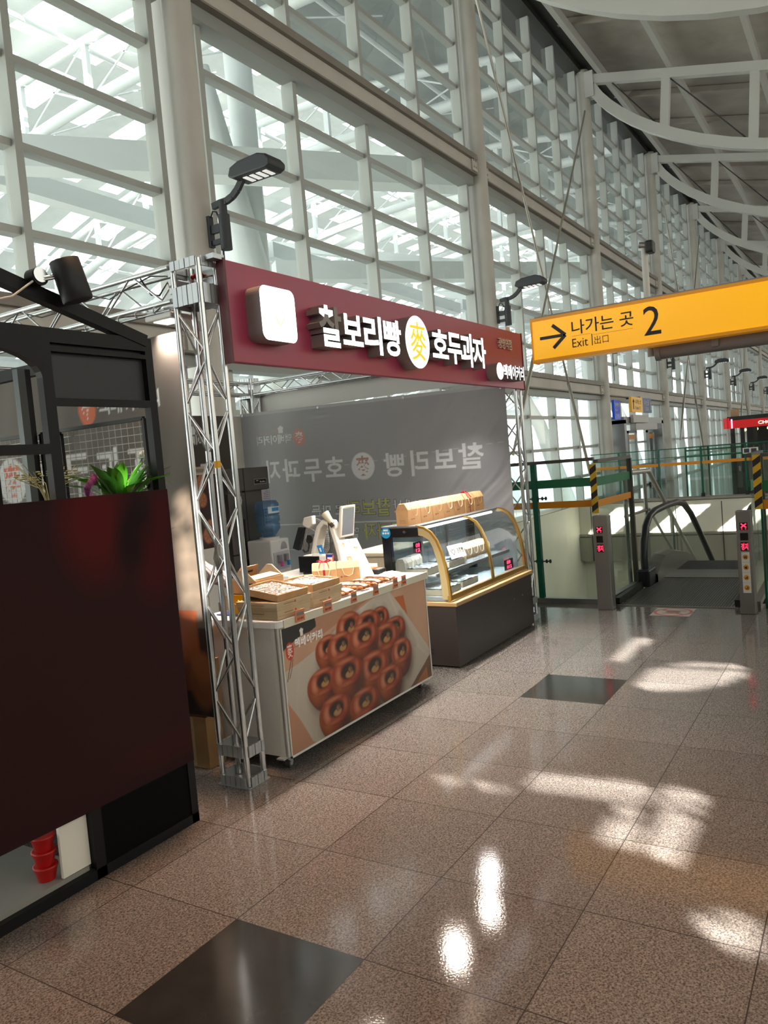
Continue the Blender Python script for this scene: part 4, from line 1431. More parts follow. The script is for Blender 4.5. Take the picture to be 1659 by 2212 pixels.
# ---- goods on the counter
M_KRAFT = mat('kraft_board', 'c69a6b', 0.75, vary=0.12, vscale=12)
M_KRAFT2 = mat('pale_kraft', 'c3ad8c', 0.75, vary=0.1, vscale=12)
M_KIN = mat('kraft_inside', 'd9b88c', 0.8)
M_FOIL = mat('crinkled_foil', 'e9e4de', 0.18, 0.75, bump=(60, 0.9))
M_PASTRY = mat('pastry', 'b9703a', 0.55, bump=(70, 0.5), vary=0.3, vscale=30)
M_TAG = mat('tag_orange', 'c97f5c', 0.6)
M_TAGT = mat('tag_grey', '7c7a7a', 0.6)
M_RED = mat('ribbon_red', '96141f', 0.45)
M_ROPE = mat('paper_rope', 'd9bb93', 0.8)
M_INK = mat('print_ink', '33271f', 0.7)
M_CARD = mat('card_white', 'f2e9e0', 0.6)
M_CLEAR = glass('clear_wrap', (0.97, 0.97, 0.97), rough=0.08)
CT = 0.8345


def tray_box(x0, x1, y0, y1, z, lab, name='gift_box', h=0.05, flare=0.0, group='pastry boxes on the counter'):
    t = thing(name, lab, 'box', ((x0 + x1) / 2, (y0 + y1) / 2, z), group=group)
    obj('base', MB().box(x0, x1, y0, y1, z, z + h * 0.85), M_KRAFT2, t, bevel=0.002)
    obj('lid', MB().box(x0 - 0.004, x1 + 0.004, y0 - 0.004, y1 + 0.004, z + h * 0.35, z + h), M_KRAFT2, t, bevel=0.002)
    obj('printed_line', MB().box(x0 + 0.06, x1 - 0.16, y0 - 0.0052, y0 - 0.004, z + h * 0.62, z + h * 0.7).box(x0 - 0.0052, x0 - 0.004, y0 + 0.09, y1 - 0.1, z + h * 0.62, z + h * 0.7), mat('print_brown', '8e6f50', 0.7), t)
    obj('printed_badge', MB().cyl((x0 + 0.16, y0 - 0.004, z + h * 0.66), (x0 + 0.16, y0 - 0.0053, z + h * 0.66), 0.007, 12), mat('badge_red', 'b5533c', 0.7), t)
    return t


def open_tray(x0, x1, y0, y1, z, lab, h=0.038):
    t = thing('pastry_tray', lab, 'tray', ((x0 + x1) / 2, (y0 + y1) / 2, z), group='open trays of wrapped pastries')
    obj('bottom', MB().box(x0, x1, y0, y1, z, z + 0.004), M_KRAFT, t)
    for (a, b, c, d) in ((x0, x1, y0, y0 + 0.006), (x0, x1, y1 - 0.006, y1), (x0, x0 + 0.006, y0 + 0.006, y1 - 0.006), (x1 - 0.006, x1, y0 + 0.006, y1 - 0.006)):
        obj('side', MB().box(a, b, c, d, z + 0.004, z + h), M_KRAFT, t)
    return t


def pastry_proto():
    w_ = thing('wrapped_pastry', 'pastry in a crinkled clear wrapper packed in an open tray on the counter', 'pastry', (0, 0, 0), group='wrapped pastries in the open trays')
    obj('pastry', MB().ell((0, 0, 0.013), (0.019, 0.016, 0.011), 10, 7), M_PASTRY, w_, local=True)
    random.seed(3)
    wm = MB()

    def f(u, v):
        a, r = 2 * math.pi * u, v
        rad = 0.026 * r
        z = 0.026 - 0.011 * r * r + random.uniform(-0.004, 0.005)
        return (rad * math.cos(a) * 1.05, rad * math.sin(a) * 0.9, z)
    wm.grid(f, 12, 5, False)
    obj('wrapper', wm, glass('crinkle_wrap', (0.95, 0.94, 0.92), ior=1.9, rough=0.12, refl=1.2, film=(0.42, (0.95, 0.93, 0.9))), w_, local=True)
    fm = MB()
    for k in range(11):
        a = random.uniform(0, 6.28)
        c = Vector((random.uniform(-0.018, 0.018), random.uniform(-0.014, 0.014), 0.027))
        fm.add([c + Vector((0.009 * math.cos(a), 0.009 * math.sin(a), random.uniform(-0.003, 0.005))), c + Vector((0.010 * math.cos(a + 2), 0.007 * math.sin(a + 2), 0.003)), c + Vector((0.008 * math.cos(a + 4), 0.009 * math.sin(a + 4), -0.002))], [(0, 1, 2)])
    obj('seal_fold', fm, M_FOIL, w_, local=True)
    return w_


tray_box(3.30, 3.595, 2.822, 3.10, CT, 'lower pale kraft box under the front tray of pastries')
tray_box(3.293, 3.603, 2.815, 3.107, CT + 0.0505, 'upper pale kraft box under the front tray of pastries', h=0.048)
TILT = math.radians(10.5)
tr1 = open_tray(3.315, 3.59, 2.822, 3.097, CT + 0.099, 'front open kraft tray of wrapped pastries at the left end of the counter')
tray_box(3.64, 3.925, 2.83, 3.10, CT, 'lower pale kraft box under the second tray of pastries')
tray_box(3.633, 3.932, 2.823, 3.107, CT + 0.0505, 'upper pale kraft box under the second tray of pastries', h=0.048)
tr2 = open_tray(3.645, 3.92, 2.827, 3.10, CT + 0.099, 'second open kraft tray of wrapped pastries beside the clear packs')
pp = None
for (tr_, cx, cy, TILT) in ((tr1, 3.4525, 2.9595, math.radians(8.5)), (tr2, 3.7825, 2.9635, math.radians(3))):
    lift = 0.137 * math.sin(TILT) + 0.001
    tr_.location.z += lift
    tr_.rotation_euler = (TILT, 0, 0)
    obj('prop_flap', MB().box(-0.13, 0.13, 0.12, 0.124, -0.05, 0.0), M_KRAFT, tr_, True)
    for i in range(6):
        for j in range(6):
            dx, dy = -0.106 + 0.0425 * i + random.uniform(-0.004, 0.004), -0.1 + 0.040 * j + random.uniform(-0.004, 0.004)
            loc = (cx + dx, cy + dy * math.cos(TILT) - 0.0048 * math.sin(TILT), CT + 0.099 + lift + dy * math.sin(TILT) + 0.0048)
            if pp is None:
                pp = pastry_proto()
                pp.location = loc
                q = pp
            else:
                q = dup(pp, loc)
            q.rotation_euler = (TILT, 0, random.uniform(0, 6.28))


def gable_box(x, y, z, rz, lab, w_=0.17, d=0.12, h=0.10, roof=0.05, rope=True, ribbon=False, group='kraft gift boxes', m=None, logo=True):
    """carry box with a ridged top; long side along local x, front faces local -y"""
    m = m or M_KRAFT
    t = thing('gift_box', lab, 'box', (x, y, z), rz, group=group)
    obj('carton', MB().box(-w_ / 2, w_ / 2, -d / 2, d / 2, 0, h), m, t, True, bevel=0.002)
    r = MB()
    b = [(-d / 2, h), (d / 2, h), (0.028, h + roof), (-0.028, h + roof)]
    r.prism([(-w_ / 2, yy, zz) for yy, zz in b], (w_, 0, 0))
    obj('ridge_lid', r, m, t, True, bevel=0.0015)
    if rope:
        pts = [(-0.04, -d / 2 + 0.012, h + 0.02), (-0.042, -d / 2 - 0.008, h - 0.005), (-0.03, -d / 2 - 0.012, h - 0.045), (0.0, -d / 2 - 0.012, h - 0.058), (0.03, -d / 2 - 0.012, h - 0.045), (0.042, -d / 2 - 0.008, h - 0.005), (0.04, -d / 2 + 0.012, h + 0.02)]
        obj('rope_handle', MB().tube(pts, 0.0028, 6), M_ROPE, t, True)
    if logo:
        obj('printed_badge', MB().cyl((-0.05, -d / 2, h * 0.38), (-0.05, -d / 2 - 0.0015, h * 0.38), 0.008, 12).box(-0.037, 0.0, -d / 2 - 0.0015, -d / 2, h * 0.36, h * 0.42), mat('badge_rust', '9b5a38', 0.7), t, True)
        lb = MB()
        for k in range(3):
            lb.box(-w_ / 2 - 0.0015, -w_ / 2, -0.03, 0.03, h * (0.16 + 0.09 * k), h * (0.16 + 0.09 * k) + 0.003)
        obj('printed_line', lb, mat('print_brown', '8e6f50', 0.7), t, True)
    if ribbon:
        q = 0.006
        band = MB()
        pr = [(-d / 2 - 0.002, 0), (-d / 2 - 0.002, h + 0.001), (-0.03, h + roof + 0.002), (0.03, h + roof + 0.002), (d / 2 + 0.002, h + 0.001), (d / 2 + 0.002, 0)]
        for (a, b2), (c, d2) in zip(pr, pr[1:]):
            band.add([(-0.008, a, b2), (0.008, a, b2), (0.008, c, d2), (-0.008, c, d2)], [(0, 1, 2, 3)])
        rbn = obj('ribbon', band, M_RED, t, True)
        bw = MB()
        for s in (-1, 1):
            bw.tube([(0, 0, h + roof + 0.006), (s * 0.03, -0.012, h + roof + 0.022), (s * 0.05, -0.004, h + roof + 0.014), (s * 0.03, 0.01, h + roof + 0.006), (0, 0, h + roof + 0.006)], 0.005, 6)
            bw.tube([(0, 0, h + roof + 0.006), (s * 0.025, -0.03, h + roof + 0.003), (s * 0.04, -0.06, h + 0.006)], 0.0045, 6)
        obj('bow', bw, M_RED, rbn, True)
    return t


# open carry box and its support at the left
bx = thing('kraft_carton', 'flat kraft carton under the open carry box on the counter', 'box', (3.66, 3.29, CT))
obj('carton', MB().box(3.50, 3.84, 3.16, 3.40, CT, CT + 0.09), M_KRAFT2, bx, bevel=0.002)
t = thing('carry_box', 'open kraft carry box with a slotted handle flap behind the trays', 'box', (3.67, 3.28, CT + 0.0905))
z0 = CT + 0.0905
obj('carton', MB().box(3.545, 3.551, 3.18, 3.38, z0, z0 + 0.085).box(3.80, 3.806, 3.18, 3.38, z0, z0 + 0.085).box(3.545, 3.806, 3.175, 3.181, z0, z0 + 0.085).box(3.545, 3.806, 3.376, 3.382, z0, z0 + 0.085).box(3.545, 3.806, 3.18, 3.38, z0, z0 + 0.005), M_KRAFT, t)
for x in (3.545, 3.80):
    obj('gable_flap', MB().prism([(x, 3.18, z0 + 0.085), (x, 3.38, z0 + 0.085), (x, 3.30, z0 + 0.15), (x, 3.26, z0 + 0.15)], (0.006, 0, 0)), M_KRAFT2, t)
hf = MB().prism([(3.56, 3.376, z0 + 0.085), (3.79, 3.376, z0 + 0.085), (3.76, 3.335, z0 + 0.155), (3.60, 3.335, z0 + 0.155)], (0, 0.005, 0.002))
obj('handle_flap', hf, M_KRAFT, t)
obj('handle_slot', MB().prism([(3.64, 3.352, z0 + 0.115), (3.72, 3.352, z0 + 0.115), (3.72, 3.344, z0 + 0.128), (3.64, 3.344, z0 + 0.128)], (0, -0.001, -0.0005)), M_INK, t)
obj('side_flap', MB().prism([(3.555, 3.19, z0 + 0.088), (3.795, 3.19, z0 + 0.088), (3.795, 3.27, z0 + 0.10), (3.555, 3.27, z0 + 0.10)], (0, 0, 0.004)), M_KIN, t)
lb = MB().box(3.5435, 3.545, 3.20, 3.245, z0 + 0.03, z0 + 0.07).box(3.5435, 3.545, 3.20, 3.27, z0 + 0.012, z0 + 0.018)
obj('printed_label', lb, M_INK, t)

# sample box with a lettered card, kraft gift boxes
t = thing('sample_box', 'opened white box of pastries with a lettered kraft card leaning on it', 'box', (4.24, 3.30, CT))
obj('carton', MB().box(4.17, 4.34, 3.20, 3.36, CT, CT + 0.05), mat('carton_plum', '6a4a42', 0.7), t)
obj('liner', MB().box(4.168, 4.172, 3.198, 3.362, CT + 0.05, CT + 0.072).box(4.338, 4.342, 3.198, 3.362, CT + 0.05, CT + 0.072).box(4.17, 4.34, 3.358, 3.362, CT + 0.05, CT + 0.072), M_CARD, t)
for i in range(4):
    for j in range(3):
        obj('pastry', MB().ell((4.195 + 0.04 * i, 3.225 + 0.05 * j, CT + 0.058), (0.018, 0.02, 0.013), 10, 6), M_PASTRY, t)
obj('film', MB().grid(lambda u, v: (4.172 + 0.166 * u, 3.2 + 0.16 * v, CT + 0.073 + 0.004 * math.sin(31 * u + 17 * v) * math.sin(23 * v - 5 * u)), 14, 12, False), glass('crinkle_wrap', (0.93, 0.92, 0.90)), t)
t = thing('name_card', 'kraft name card with brush lettering propped behind the second tray', 'sign', (4.06, 3.25, CT))
A_, B_ = Vector((4.00, 3.28, CT + 0.001)), Vector((4.12, 3.17, CT + 0.001))
up_ = (Vector((0, 0, 0.115)) + Vector((0.045, 0.05, 0)))
n_ = (B_ - A_).cross(up_).normalized()
obj('card', MB().prism([A_, B_, B_ + up_, A_ + up_], -n_ * 0.004), mat('card_kraft', 'dca77c', 0.7), t)
ux, uz = (B_ - A_).normalized(), up_.normalized()
obj('shield_print', MB().prism([A_ + ux * a + uz * b + n_ * 0.0012 for a, b in ((0.012, 0.105), (0.05, 0.105), (0.055, 0.06), (0.03, 0.035), (0.012, 0.06))], n_ * -0.001), M_CARD, t)
obj('lettering', lettering(MB(), '경주빵', A_ + ux * 0.065 + uz * 0.035 + n_ * 0.0015, ux, uz, 0.085, 0.05, 0.0005, 0.01), M_INK, t)
gable_box(4.45, 3.33, CT, -1.0, 'kraft gift box tied with a dark red ribbon on the counter', 0.17, 0.13, 0.105, 0.045, ribbon=True, group='kraft gift boxes on the counter')
gable_box(4.595, 3.225, CT, -1.0, 'kraft gift box with rope handles between the ribbon box and the menu', 0.16, 0.13, 0.10, 0.04, group='kraft gift boxes on the counter')

# clear packs with white bands
for k, x in enumerate((4.02, 4.22, 4.385, 4.545)):
    lab = ('clear pack of pastries next to the second tray, its white label widest', 'second clear pack of pastries from the trays on the counter', 'third clear pack of pastries from the trays on the counter', 'fourth clear pack of pastries from the trays, beside the crumpled bag')[k]
    t = thing('pastry_pack', lab, 'pack', (x, 2.945, CT), group='clear packs of pastries')
    w_ = 0.08 if k == 0 else 0.066
    obj('tray', MB().box(x - w_, x + w_, 2.83, 3.06, CT, CT + 0.012), M_CLEAR, t)
    random.seed(k)
    for i in range(3):
        for j in range(5):
            obj('pastry', MB().ell((x - w_ * 0.66 + w_ * 0.66 * i, 2.853 + 0.045 * j, CT + 0.022), (w_ * 0.31, 0.02, 0.013), 9, 6), M_PASTRY, t)
    obj('cover', MB().grid(lambda u, v: (x - w_ + 2 * w_ * u, 2.83 + 0.23 * v, CT + 0.040 - 0.014 * (2 * u - 1) ** 4 - 0.012 * (2 * v - 1) ** 6 + 0.0015 * math.sin(30 * u + 21 * v)), 12, 12), M_CLEAR, t)
    obj('label_band', MB().grid(lambda u, v: (x - w_ * 0.30 + w_ * (0.95 if k == 0 else 0.62) * u, 2.838 + 0.215 * v, CT + 0.0435 - 0.012 * (2 * v - 1) ** 6), 4, 12), M_CARD, t)
    lt = MB()
    lettering(lt, '찰보리', (x - w_ * 0.24, 2.92, CT + 0.0447), (1, 0.0, 0), (0, 1, 0), w_ * 0.5, 0.05, 0.0003, 0.0)
    obj('lettering', lt, M_INK, t)
t = thing('pastry_bag', 'crumpled clear bag of pastries at the right end of the counter', 'bag', (4.70, 2.95, CT))
random.seed(5)
for i in range(8):
    obj('pastry', MB().ell((4.65 + 0.035 * (i % 4), 2.91 + 0.06 * (i // 4), CT + 0.014), (0.02, 0.024, 0.013), 9, 6), M_PASTRY, t)
obj('film', MB().grid(lambda u, v: (4.61 + 0.19 * u, 2.86 + 0.17 * v, CT + 0.006 + 0.04 * (math.sin(math.pi * u) * math.sin(math.pi * v)) ** 0.4 + random.uniform(-0.004, 0.004)), 14, 12, False), glass('crinkle_wrap', (0.93, 0.92, 0.9)), t)
# price tags on the front edge
for k, (x, p) in enumerate(((3.44, 'in front of the lower boxes of the first tray'), (3.707, 'in front of the second tray of pastries'), (3.988, 'in front of the pack with the widest label'), (4.246, 'in front of the second clear pack'), (4.493, 'in front of the fourth clear pack'), (4.606, 'at the right end of the row of tags'))):
    w_ = 0.042 if k < 2 else 0.03
    t = thing('price_tag', 'orange price tag ' + p, 'tag', (x, 2.776, 0.805), group='price tags on the counter edge')
    obj('card', MB().box(x - w_, x + w_, 2.774, 2.778, 0.802, 0.87), M_TAG, t)
    obj('price_strip', MB().box(x - w_ * 0.75, x + w_ * 0.75, 2.7725, 2.774, 0.838, 0.856), M_TAGT, t)
    obj('lettering', lettering(MB(), ('찰보리빵' if k % 2 else '호두과자'), (x - w_ * 0.7, 2.7732, 0.812), X3, Z3, w_ * 1.4, 0.014, 0.0004, 0.01), mat('tag_ink', '6a2f22', 0.7), t)
    obj('clip', MB().box(x - 0.008, x + 0.008, 2.778, 2.786, 0.80, 0.84), M_CLEAR, t)
# menu card
MU, MB_ = Vector((0.905, -0.425, 0)), Vector((0.425, 0.905, 0))
th = math.radians(38)
UZ = (MB_ * math.sin(th) + Vector((0, 0, math.cos(th))))
O_ = Vector((4.622, 3.20, CT + 0.002))
t = thing('menu_board', 'white printed menu card leaning back at the rear of the counter', 'menu', (4.70, 3.2, CT))
nn = MU.cross(UZ).normalized()
obj('board', MB().prism([O_ + a for a in (Vector(), MU * 0.175, MU * 0.175 + UZ * 0.345, UZ * 0.345)], -nn * 0.006), M_CARD, t)
cv = Canvas(0.171, 0.34, 0.0022, 'eedccf')
random.seed(9)
for (cx, cz, rx, rz) in ((0.03, 0.30, 0.018, 0.018), (0.13, 0.255, 0.026, 0.016), (0.035, 0.17, 0.022, 0.026), (0.035, 0.075, 0.022, 0.028)):
    cv.rect(cx - rx, cx + rx, cz - rz, cz + rz, '8a5a40' if cx < 0.1 else 'e3c9b5')
    for k in range(7):
        cv.ell(cx + random.uniform(-rx, rx) * 0.7, cz + random.uniform(-rz, rz) * 0.7, 0.008, 0.008, random.choice(['a5653c', '6b3a24', 'c48a5c']))
for z in (0.325, 0.31, 0.295):
    cv.text('호두과자 5,000원', 0.075, 0.155, z, z + 0.007, '3a3030')
for z in (0.262, 0.246):
    cv.text('찰보리빵 10,000', 0.02, 0.09, z, z + 0.008, '3a3030')
for k, z in enumerate((0.195, 0.18, 0.165, 0.15)):
    cv.text('경주빵 20개 10,000', 0.07, 0.16, z, z + 0.007, '3a3030', 0.02 if k > 1 else 0)
for z in (0.105, 0.085, 0.065, 0.045):
    cv.text('선물', 0.068, 0.088, z, z + 0.008, '3a3030')
    cv.text('10개 5,000', 0.105, 0.155, z, z + 0.008, '3a3030')
cv.build('print', mat('menu_print', None, 0.5, attr=True), O_ + MU * 0.002 + UZ * 0.002 + nn * 0.001, MU, UZ, t)
obj('prop', MB().prism([O_ + MU * 0.07 + UZ * 0.30 - nn * 0.008, O_ + MU * 0.11 + UZ * 0.30 - nn * 0.008, Vector((4.84, 3.385, CT + 0.001)), Vector((4.80, 3.40, CT + 0.001))], (0.002, 0.003, 0)), M_CARD, t)
# yellow holder on a blue tray
t = thing('card_holder', 'yellow plastic holder with a notch standing at the left end of the counter', 'holder', (3.40, 3.19, CT + 0.006))
pr = [(3.245, 0), (3.245, 0.078), (3.215, 0.088), (3.212, 0.068), (3.195, 0.058), (3.178, 0.068), (3.175, 0.085), (3.155, 0.075), (3.155, 0)]
obj('front_plate', MB().prism([(3.375, y, CT + 0.0065 + z) for y, z in pr], (0.005, 0, 0)), mat('yellow_plastic', 'e2a80f', 0.35), t)
obj('back_plate', MB().box(3.41, 3.415, 3.155, 3.245, CT + 0.0065, CT + 0.115), mat('yellow_plastic', 'e2a80f', 0.35), t)
obj('side_plate', MB().box(3.38, 3.41, 3.155, 3.159, CT + 0.0065, CT + 0.08).box(3.38, 3.41, 3.241, 3.245, CT + 0.0065, CT + 0.08), mat('yellow_plastic', 'e2a80f', 0.35), t)
solo('blue_tray', MB().box(3.36, 3.46, 3.13, 3.34, CT, CT + 0.006), mat('blue_plastic', '4a58a8', 0.4), 'thin blue tray under the yellow holder on the counter', 'tray')
# orange and black card box
t = thing('card_reader', 'orange topped black card box at the rear right of the counter', 'device', (4.86, 3.20, CT))
obj('case', MB().box(4.84, 4.95, 3.13, 3.27, CT, CT + 0.035), mat('device_black', '1e1e22', 0.4), t, bevel=0.004)
obj('orange_top', MB().box(4.845, 4.945, 3.19, 3.268, CT + 0.035, CT + 0.042), mat('device_orange', 'e6621a', 0.45), t)
obj('grey_screen', MB().box(4.85, 4.94, 3.138, 3.182, CT + 0.035, CT + 0.038), mat('screen_grey', '6f767e', 0.3), t)
# cartons stacked left of the counter
for k, (x0, x1, y0, y1, z0, z1) in enumerate(((2.99 + 0.12, 3.245, 3.26, 3.62, 0.0, 0.30), (3.12, 3.25, 3.25, 3.60, 0.302, 0.50), (3.10, 3.24, 3.24, 3.60, 0.502, 0.62), (3.12, 3.22, 3.26, 3.56, 0.622, 0.74))):
    t = thing('cardboard_carton', ('bottom brown carton', 'second brown carton from the floor', 'third brown carton from the floor', 'topmost brown carton')[k] + ' in the stack left of the white counter', 'box', ((x0 + x1) / 2, (y0 + y1) / 2, z0), group='brown cartons left of the counter')
    obj('carton', MB().box(x0, x1, y0, y1, z0, z1 - 0.004), mat('carton_brown', 'a98359', 0.8, vary=0.15, vscale=8), t, bevel=0.003)
    obj('flap', MB().box(x0, x1, y0 - 0.002, (y0 + y1) / 2 - 0.002, z1 - 0.004, z1 - 0.001).box(x0, x1, (y0 + y1) / 2 + 0.002, y1, z1 - 0.004, z1 - 0.001), mat('carton_brown', 'a98359', 0.8), t)
    obj('packing_tape', MB().box(x0 - 0.001, x0, y0 + 0.1, y0 + 0.15, z0 + 0.01, z1 - 0.006), mat('tape_tan', 'c0a27c', 0.4), t)
# ================================================================== THE REFRIGERATED DISPLAY CASE
M_DKB = mat('dark_brown_panel', '2e2524', 0.45)
M_LEDGE = mat('tan_ledge', 'b08d5f', 0.45)
M_GOLD = mat('gold_frame', 'b08a45', 0.3, 0.75)
M_GOLDC = mat('champagne_frame', 'cbb98a', 0.35, 0.5)
M_CGL = glass('case_glass', (0.95, 0.98, 0.98))
M_SHELF = glass('shelf_glass', (0.88, 0.94, 0.93), film=(0.12, (0.6, 0.66, 0.68)))
M_CASEIN = mat('case_inside', '9aa5ab', 0.4)
M_BLKG = mat('gloss_black', '121214', 0.25)
dc = thing('display_case', 'curved glass refrigerated display case on a dark brown base', 'display case', (6.2, 3.1, 0))
DX0, DX1, DY0, DY1 = 5.385, 6.985, 2.79, 3.42
obj('base', MB().box(DX0, DX1, DY0 + 0.005, DY1, 0.015, 0.492), M_DKB, dc)
obj('toe_kick', MB().box(DX0 + 0.03, DX1 - 0.03, DY0 + 0.03, DY1 - 0.03, 0, 0.015), M_BLKG, dc)
obj('ledge', MB().box(DX0 - 0.012, DX1 + 0.012, DY0 - 0.012, DY1 + 0.005, 0.492, 0.524), M_LEDGE, dc, bevel=0.004)
vt = MB()
for i in range(5):
    for j in range(2):
        vt.box(DX0 - 0.0015, DX0, 3.02 + 0.032 * i, 3.042 + 0.032 * i, 0.10 + 0.028 * j, 0.12 + 0.028 * j)
obj('vent', vt, mat('vent_black', '0b0b0c', 0.6), dc)
for x in (DX0 + 0.25, DX1 - 0.25):
    obj('lock', MB().cyl((x + 0.9 if x < 6 else x, DY0 + 0.005, 0.33), (x + 0.9 if x < 6 else x, DY0 - 0.001, 0.33), 0.006, 10), M_HUB, dc)
PR = [(2.845, 0.545), (2.852, 0.68), (2.868, 0.80), (2.895, 0.92), (2.93, 1.01), (2.975, 1.072), (3.03, 1.107), (3.10, 1.122)]


def rib(x, wd, m, name, th=0.022):
    vs, fs = [], []
    n = len(PR)
    for i, (y, z) in enumerate(PR):
        y2, z2 = PR[min(i + 1, n - 1)]
        y1, z1 = PR[max(i - 1, 0)]
        t_ = Vector((0, y2 - y1, z2 - z1)).normalized()
        nn = Vector((0, -t_.z, t_.y)) * th
        c = Vector((x, y, z))
        vs += [c + Vector((-wd / 2, 0, 0)), c + Vector((wd / 2, 0, 0)), c + Vector((wd / 2, 0, 0)) + nn, c + Vector((-wd / 2, 0, 0)) + nn]
    fs = [(k * 4 + q, k * 4 + (q + 1) % 4, k * 4 + 4 + (q + 1) % 4, k * 4 + 4 + q) for k in range(n - 1) for q in range(4)] + [(0, 1, 2, 3), tuple(4 * (n - 1) + q for q in (3, 2, 1, 0))]
    return obj(name, MB().add(vs, fs), m, dc)


rib(DX0 + 0.012, 0.022, M_GOLD, 'frame_rib', 0.018)
rib(6.215, 0.024, M_GOLD, 'frame_rib', 0.014)
rib(6.245, 0.014, M_GOLDC, 'frame_rib', 0.010)
rib(DX1 - 0.035, 0.022, M_GOLD, 'frame_rib', 0.016)
rib(DX1 - 0.006, 0.022, M_GOLD, 'frame_rib', 0.018)
# wide champagne cheek at the left end
ck = [(y, z) for y, z in PR] + [(3.10, 1.06), (3.04, 1.052), (2.985, 1.02), (2.955, 0.96), (2.93, 0.86), (2.912, 0.74), (2.905, 0.60), (2.905, 0.545)]
obj('end_cheek', MB().prism([(DX0 + 0.001, y, z) for y, z in ck], (0.004, 0, 0)), M_GOLDC, dc)
obj('front_rail', MB().box(DX0, DX1, 2.832, 2.858, 0.524, 0.575), M_GOLD, dc)
obj('rail_trim', MB().box(DX0, DX1, 2.822, 2.834, 0.524, 0.536), M_GOLDC, dc)
for (a, b) in ((DX0 + 0.03, 6.20), (6.26, DX1 - 0.05)):
    obj('curved_glass', MB().grid(lambda u, v: (a + (b - a) * u, *[np.interp(v * (len(PR) - 1), range(len(PR)), [p[k] for p in PR]) for k in (0, 1)]), 1, 14), M_CGL, dc)
obj('side_glass', MB().prism([(DX0 + 0.008, y, z) for y, z in PR + [(3.38, 1.122), (3.38, 0.545)]], (0.004, 0, 0)), M_CGL, dc)
obj('side_glass', MB().prism([(DX1 - 0.02, y, z) for y, z in PR + [(3.38, 1.122), (3.38, 0.545)]], (0.004, 0, 0)), M_CGL, dc)
obj('rear_post', MB().box(DX0, DX0 + 0.05, 3.345, 3.42, 0.524, 1.125), M_BLKG, dc, bevel=0.004)
obj('rear_post', MB().box(DX1 - 0.05, DX1, 3.345, 3.42, 0.524, 1.125), M_BLKG, dc, bevel=0.004)
obj('top_bracket', MB().box(DX0 - 0.004, DX0 + 0.05, 3.075, 3.345, 1.045, 1.125), M_BLKG, dc, bevel=0.008)
obj('lock', MB().cyl((DX0 - 0.004, 3.20, 1.09), (DX0 - 0.012, 3.20, 1.09), 0.011, 14), mat('chrome', 'c8c8c8', 0.2, 1.0), dc)
obj('top_plate', MB().box(DX0, DX1, 3.075, 3.425, 1.122, 1.134), mat('steel_top', '8f9499', 0.3, 0.6), dc)
obj('back_panel', MB().box(DX0 + 0.05, DX1 - 0.05, 3.385, 3.40, 0.56, 1.12), glass('rear_door_glass', (0.72, 0.8, 0.84), film=(0.25, (0.30, 0.36, 0.40))), dc)
for x in (5.95, 6.45):
    obj('rear_door_frame', MB().box(x, x + 0.03, 3.375, 3.405, 0.56, 1.12), mat('steel_top', '8f9499', 0.3, 0.6), dc)
obj('deck', MB().box(DX0 + 0.03, DX1 - 0.03, 2.87, 3.375, 0.527, 0.56), M_CASEIN, dc)
obj('glass_shelf', MB().box(DX0 + 0.06, DX1 - 0.06, 2.98, 3.36, 0.716, 0.724), M_SHELF, dc)
obj('shelf_rail', MB().box(DX0 + 0.06, DX1 - 0.06, 2.972, 2.98, 0.708, 0.735), mat('steel_top', '8f9499', 0.3, 0.6), dc)
obj('lamp_tube', MB().cyl((DX0 + 0.08, 3.12, 1.10), (DX1 - 0.08, 3.12, 1.10), 0.011, 12), mat('tube_glow', 'ffffff', 0.4, emit=(0.9, 0.97, 1.0), estr=4), dc)
lamp('case_tube_light', 'AREA', (6.18, 3.13, 1.085), (6.18, 3.12, 0.5), 9, (0.88, 0.96, 1.0), 1.4, 0.04, spread=110)
st = MB().cyl((DX0 - 0.0045, 3.375, 1.085), (DX0 - 0.006, 3.375, 1.085), 0.044, 26)
sk = obj('round_sticker', st, mat('sticker_blue', '1d8fc9', 0.5), dc)
dt = MB()
for k in range(3):
    dt.cyl((DX0 - 0.006, 3.398 - 0.023 * k, 1.083), (DX0 - 0.0068, 3.398 - 0.023 * k, 1.083), 0.009, 12)
dt.box(DX0 - 0.0068, DX0 - 0.006, 3.353, 3.397, 1.10, 1.114)
obj('sticker_print', dt, mat('sticker_cream', 'f2dcc0', 0.6), sk)
M_RLED = mat('red_led', 'ff2040', 0.4, emit=(1.0, 0.05, 0.16), estr=1.8)


def digits(name, parent, o, ux, txt_, w_, h_):
    return obj(name, lettering(MB(), txt_, o, ux, Z3, w_, h_, 0.0006, 0.02), M_RLED, parent)


t = obj('thermometer', MB().box(5.80, 5.92, 3.36, 3.372, 0.86, 0.95), M_BLKG, dc)
digits('digits', t, (5.82, 3.358, 0.905), X3, '08', 0.07, 0.035)
digits('digits', t, (5.82, 3.358, 0.865), X3, '12', 0.07, 0.030)
t = obj('thermometer', MB().box(6.72, 6.90, 2.93, 2.945, 0.56, 0.655), M_BLKG, dc)
digits('digits', t, (6.745, 2.928, 0.615), X3, '88', 0.085, 0.033)
digits('digits', t, (6.745, 2.928, 0.572), X3, '012', 0.11, 0.03)
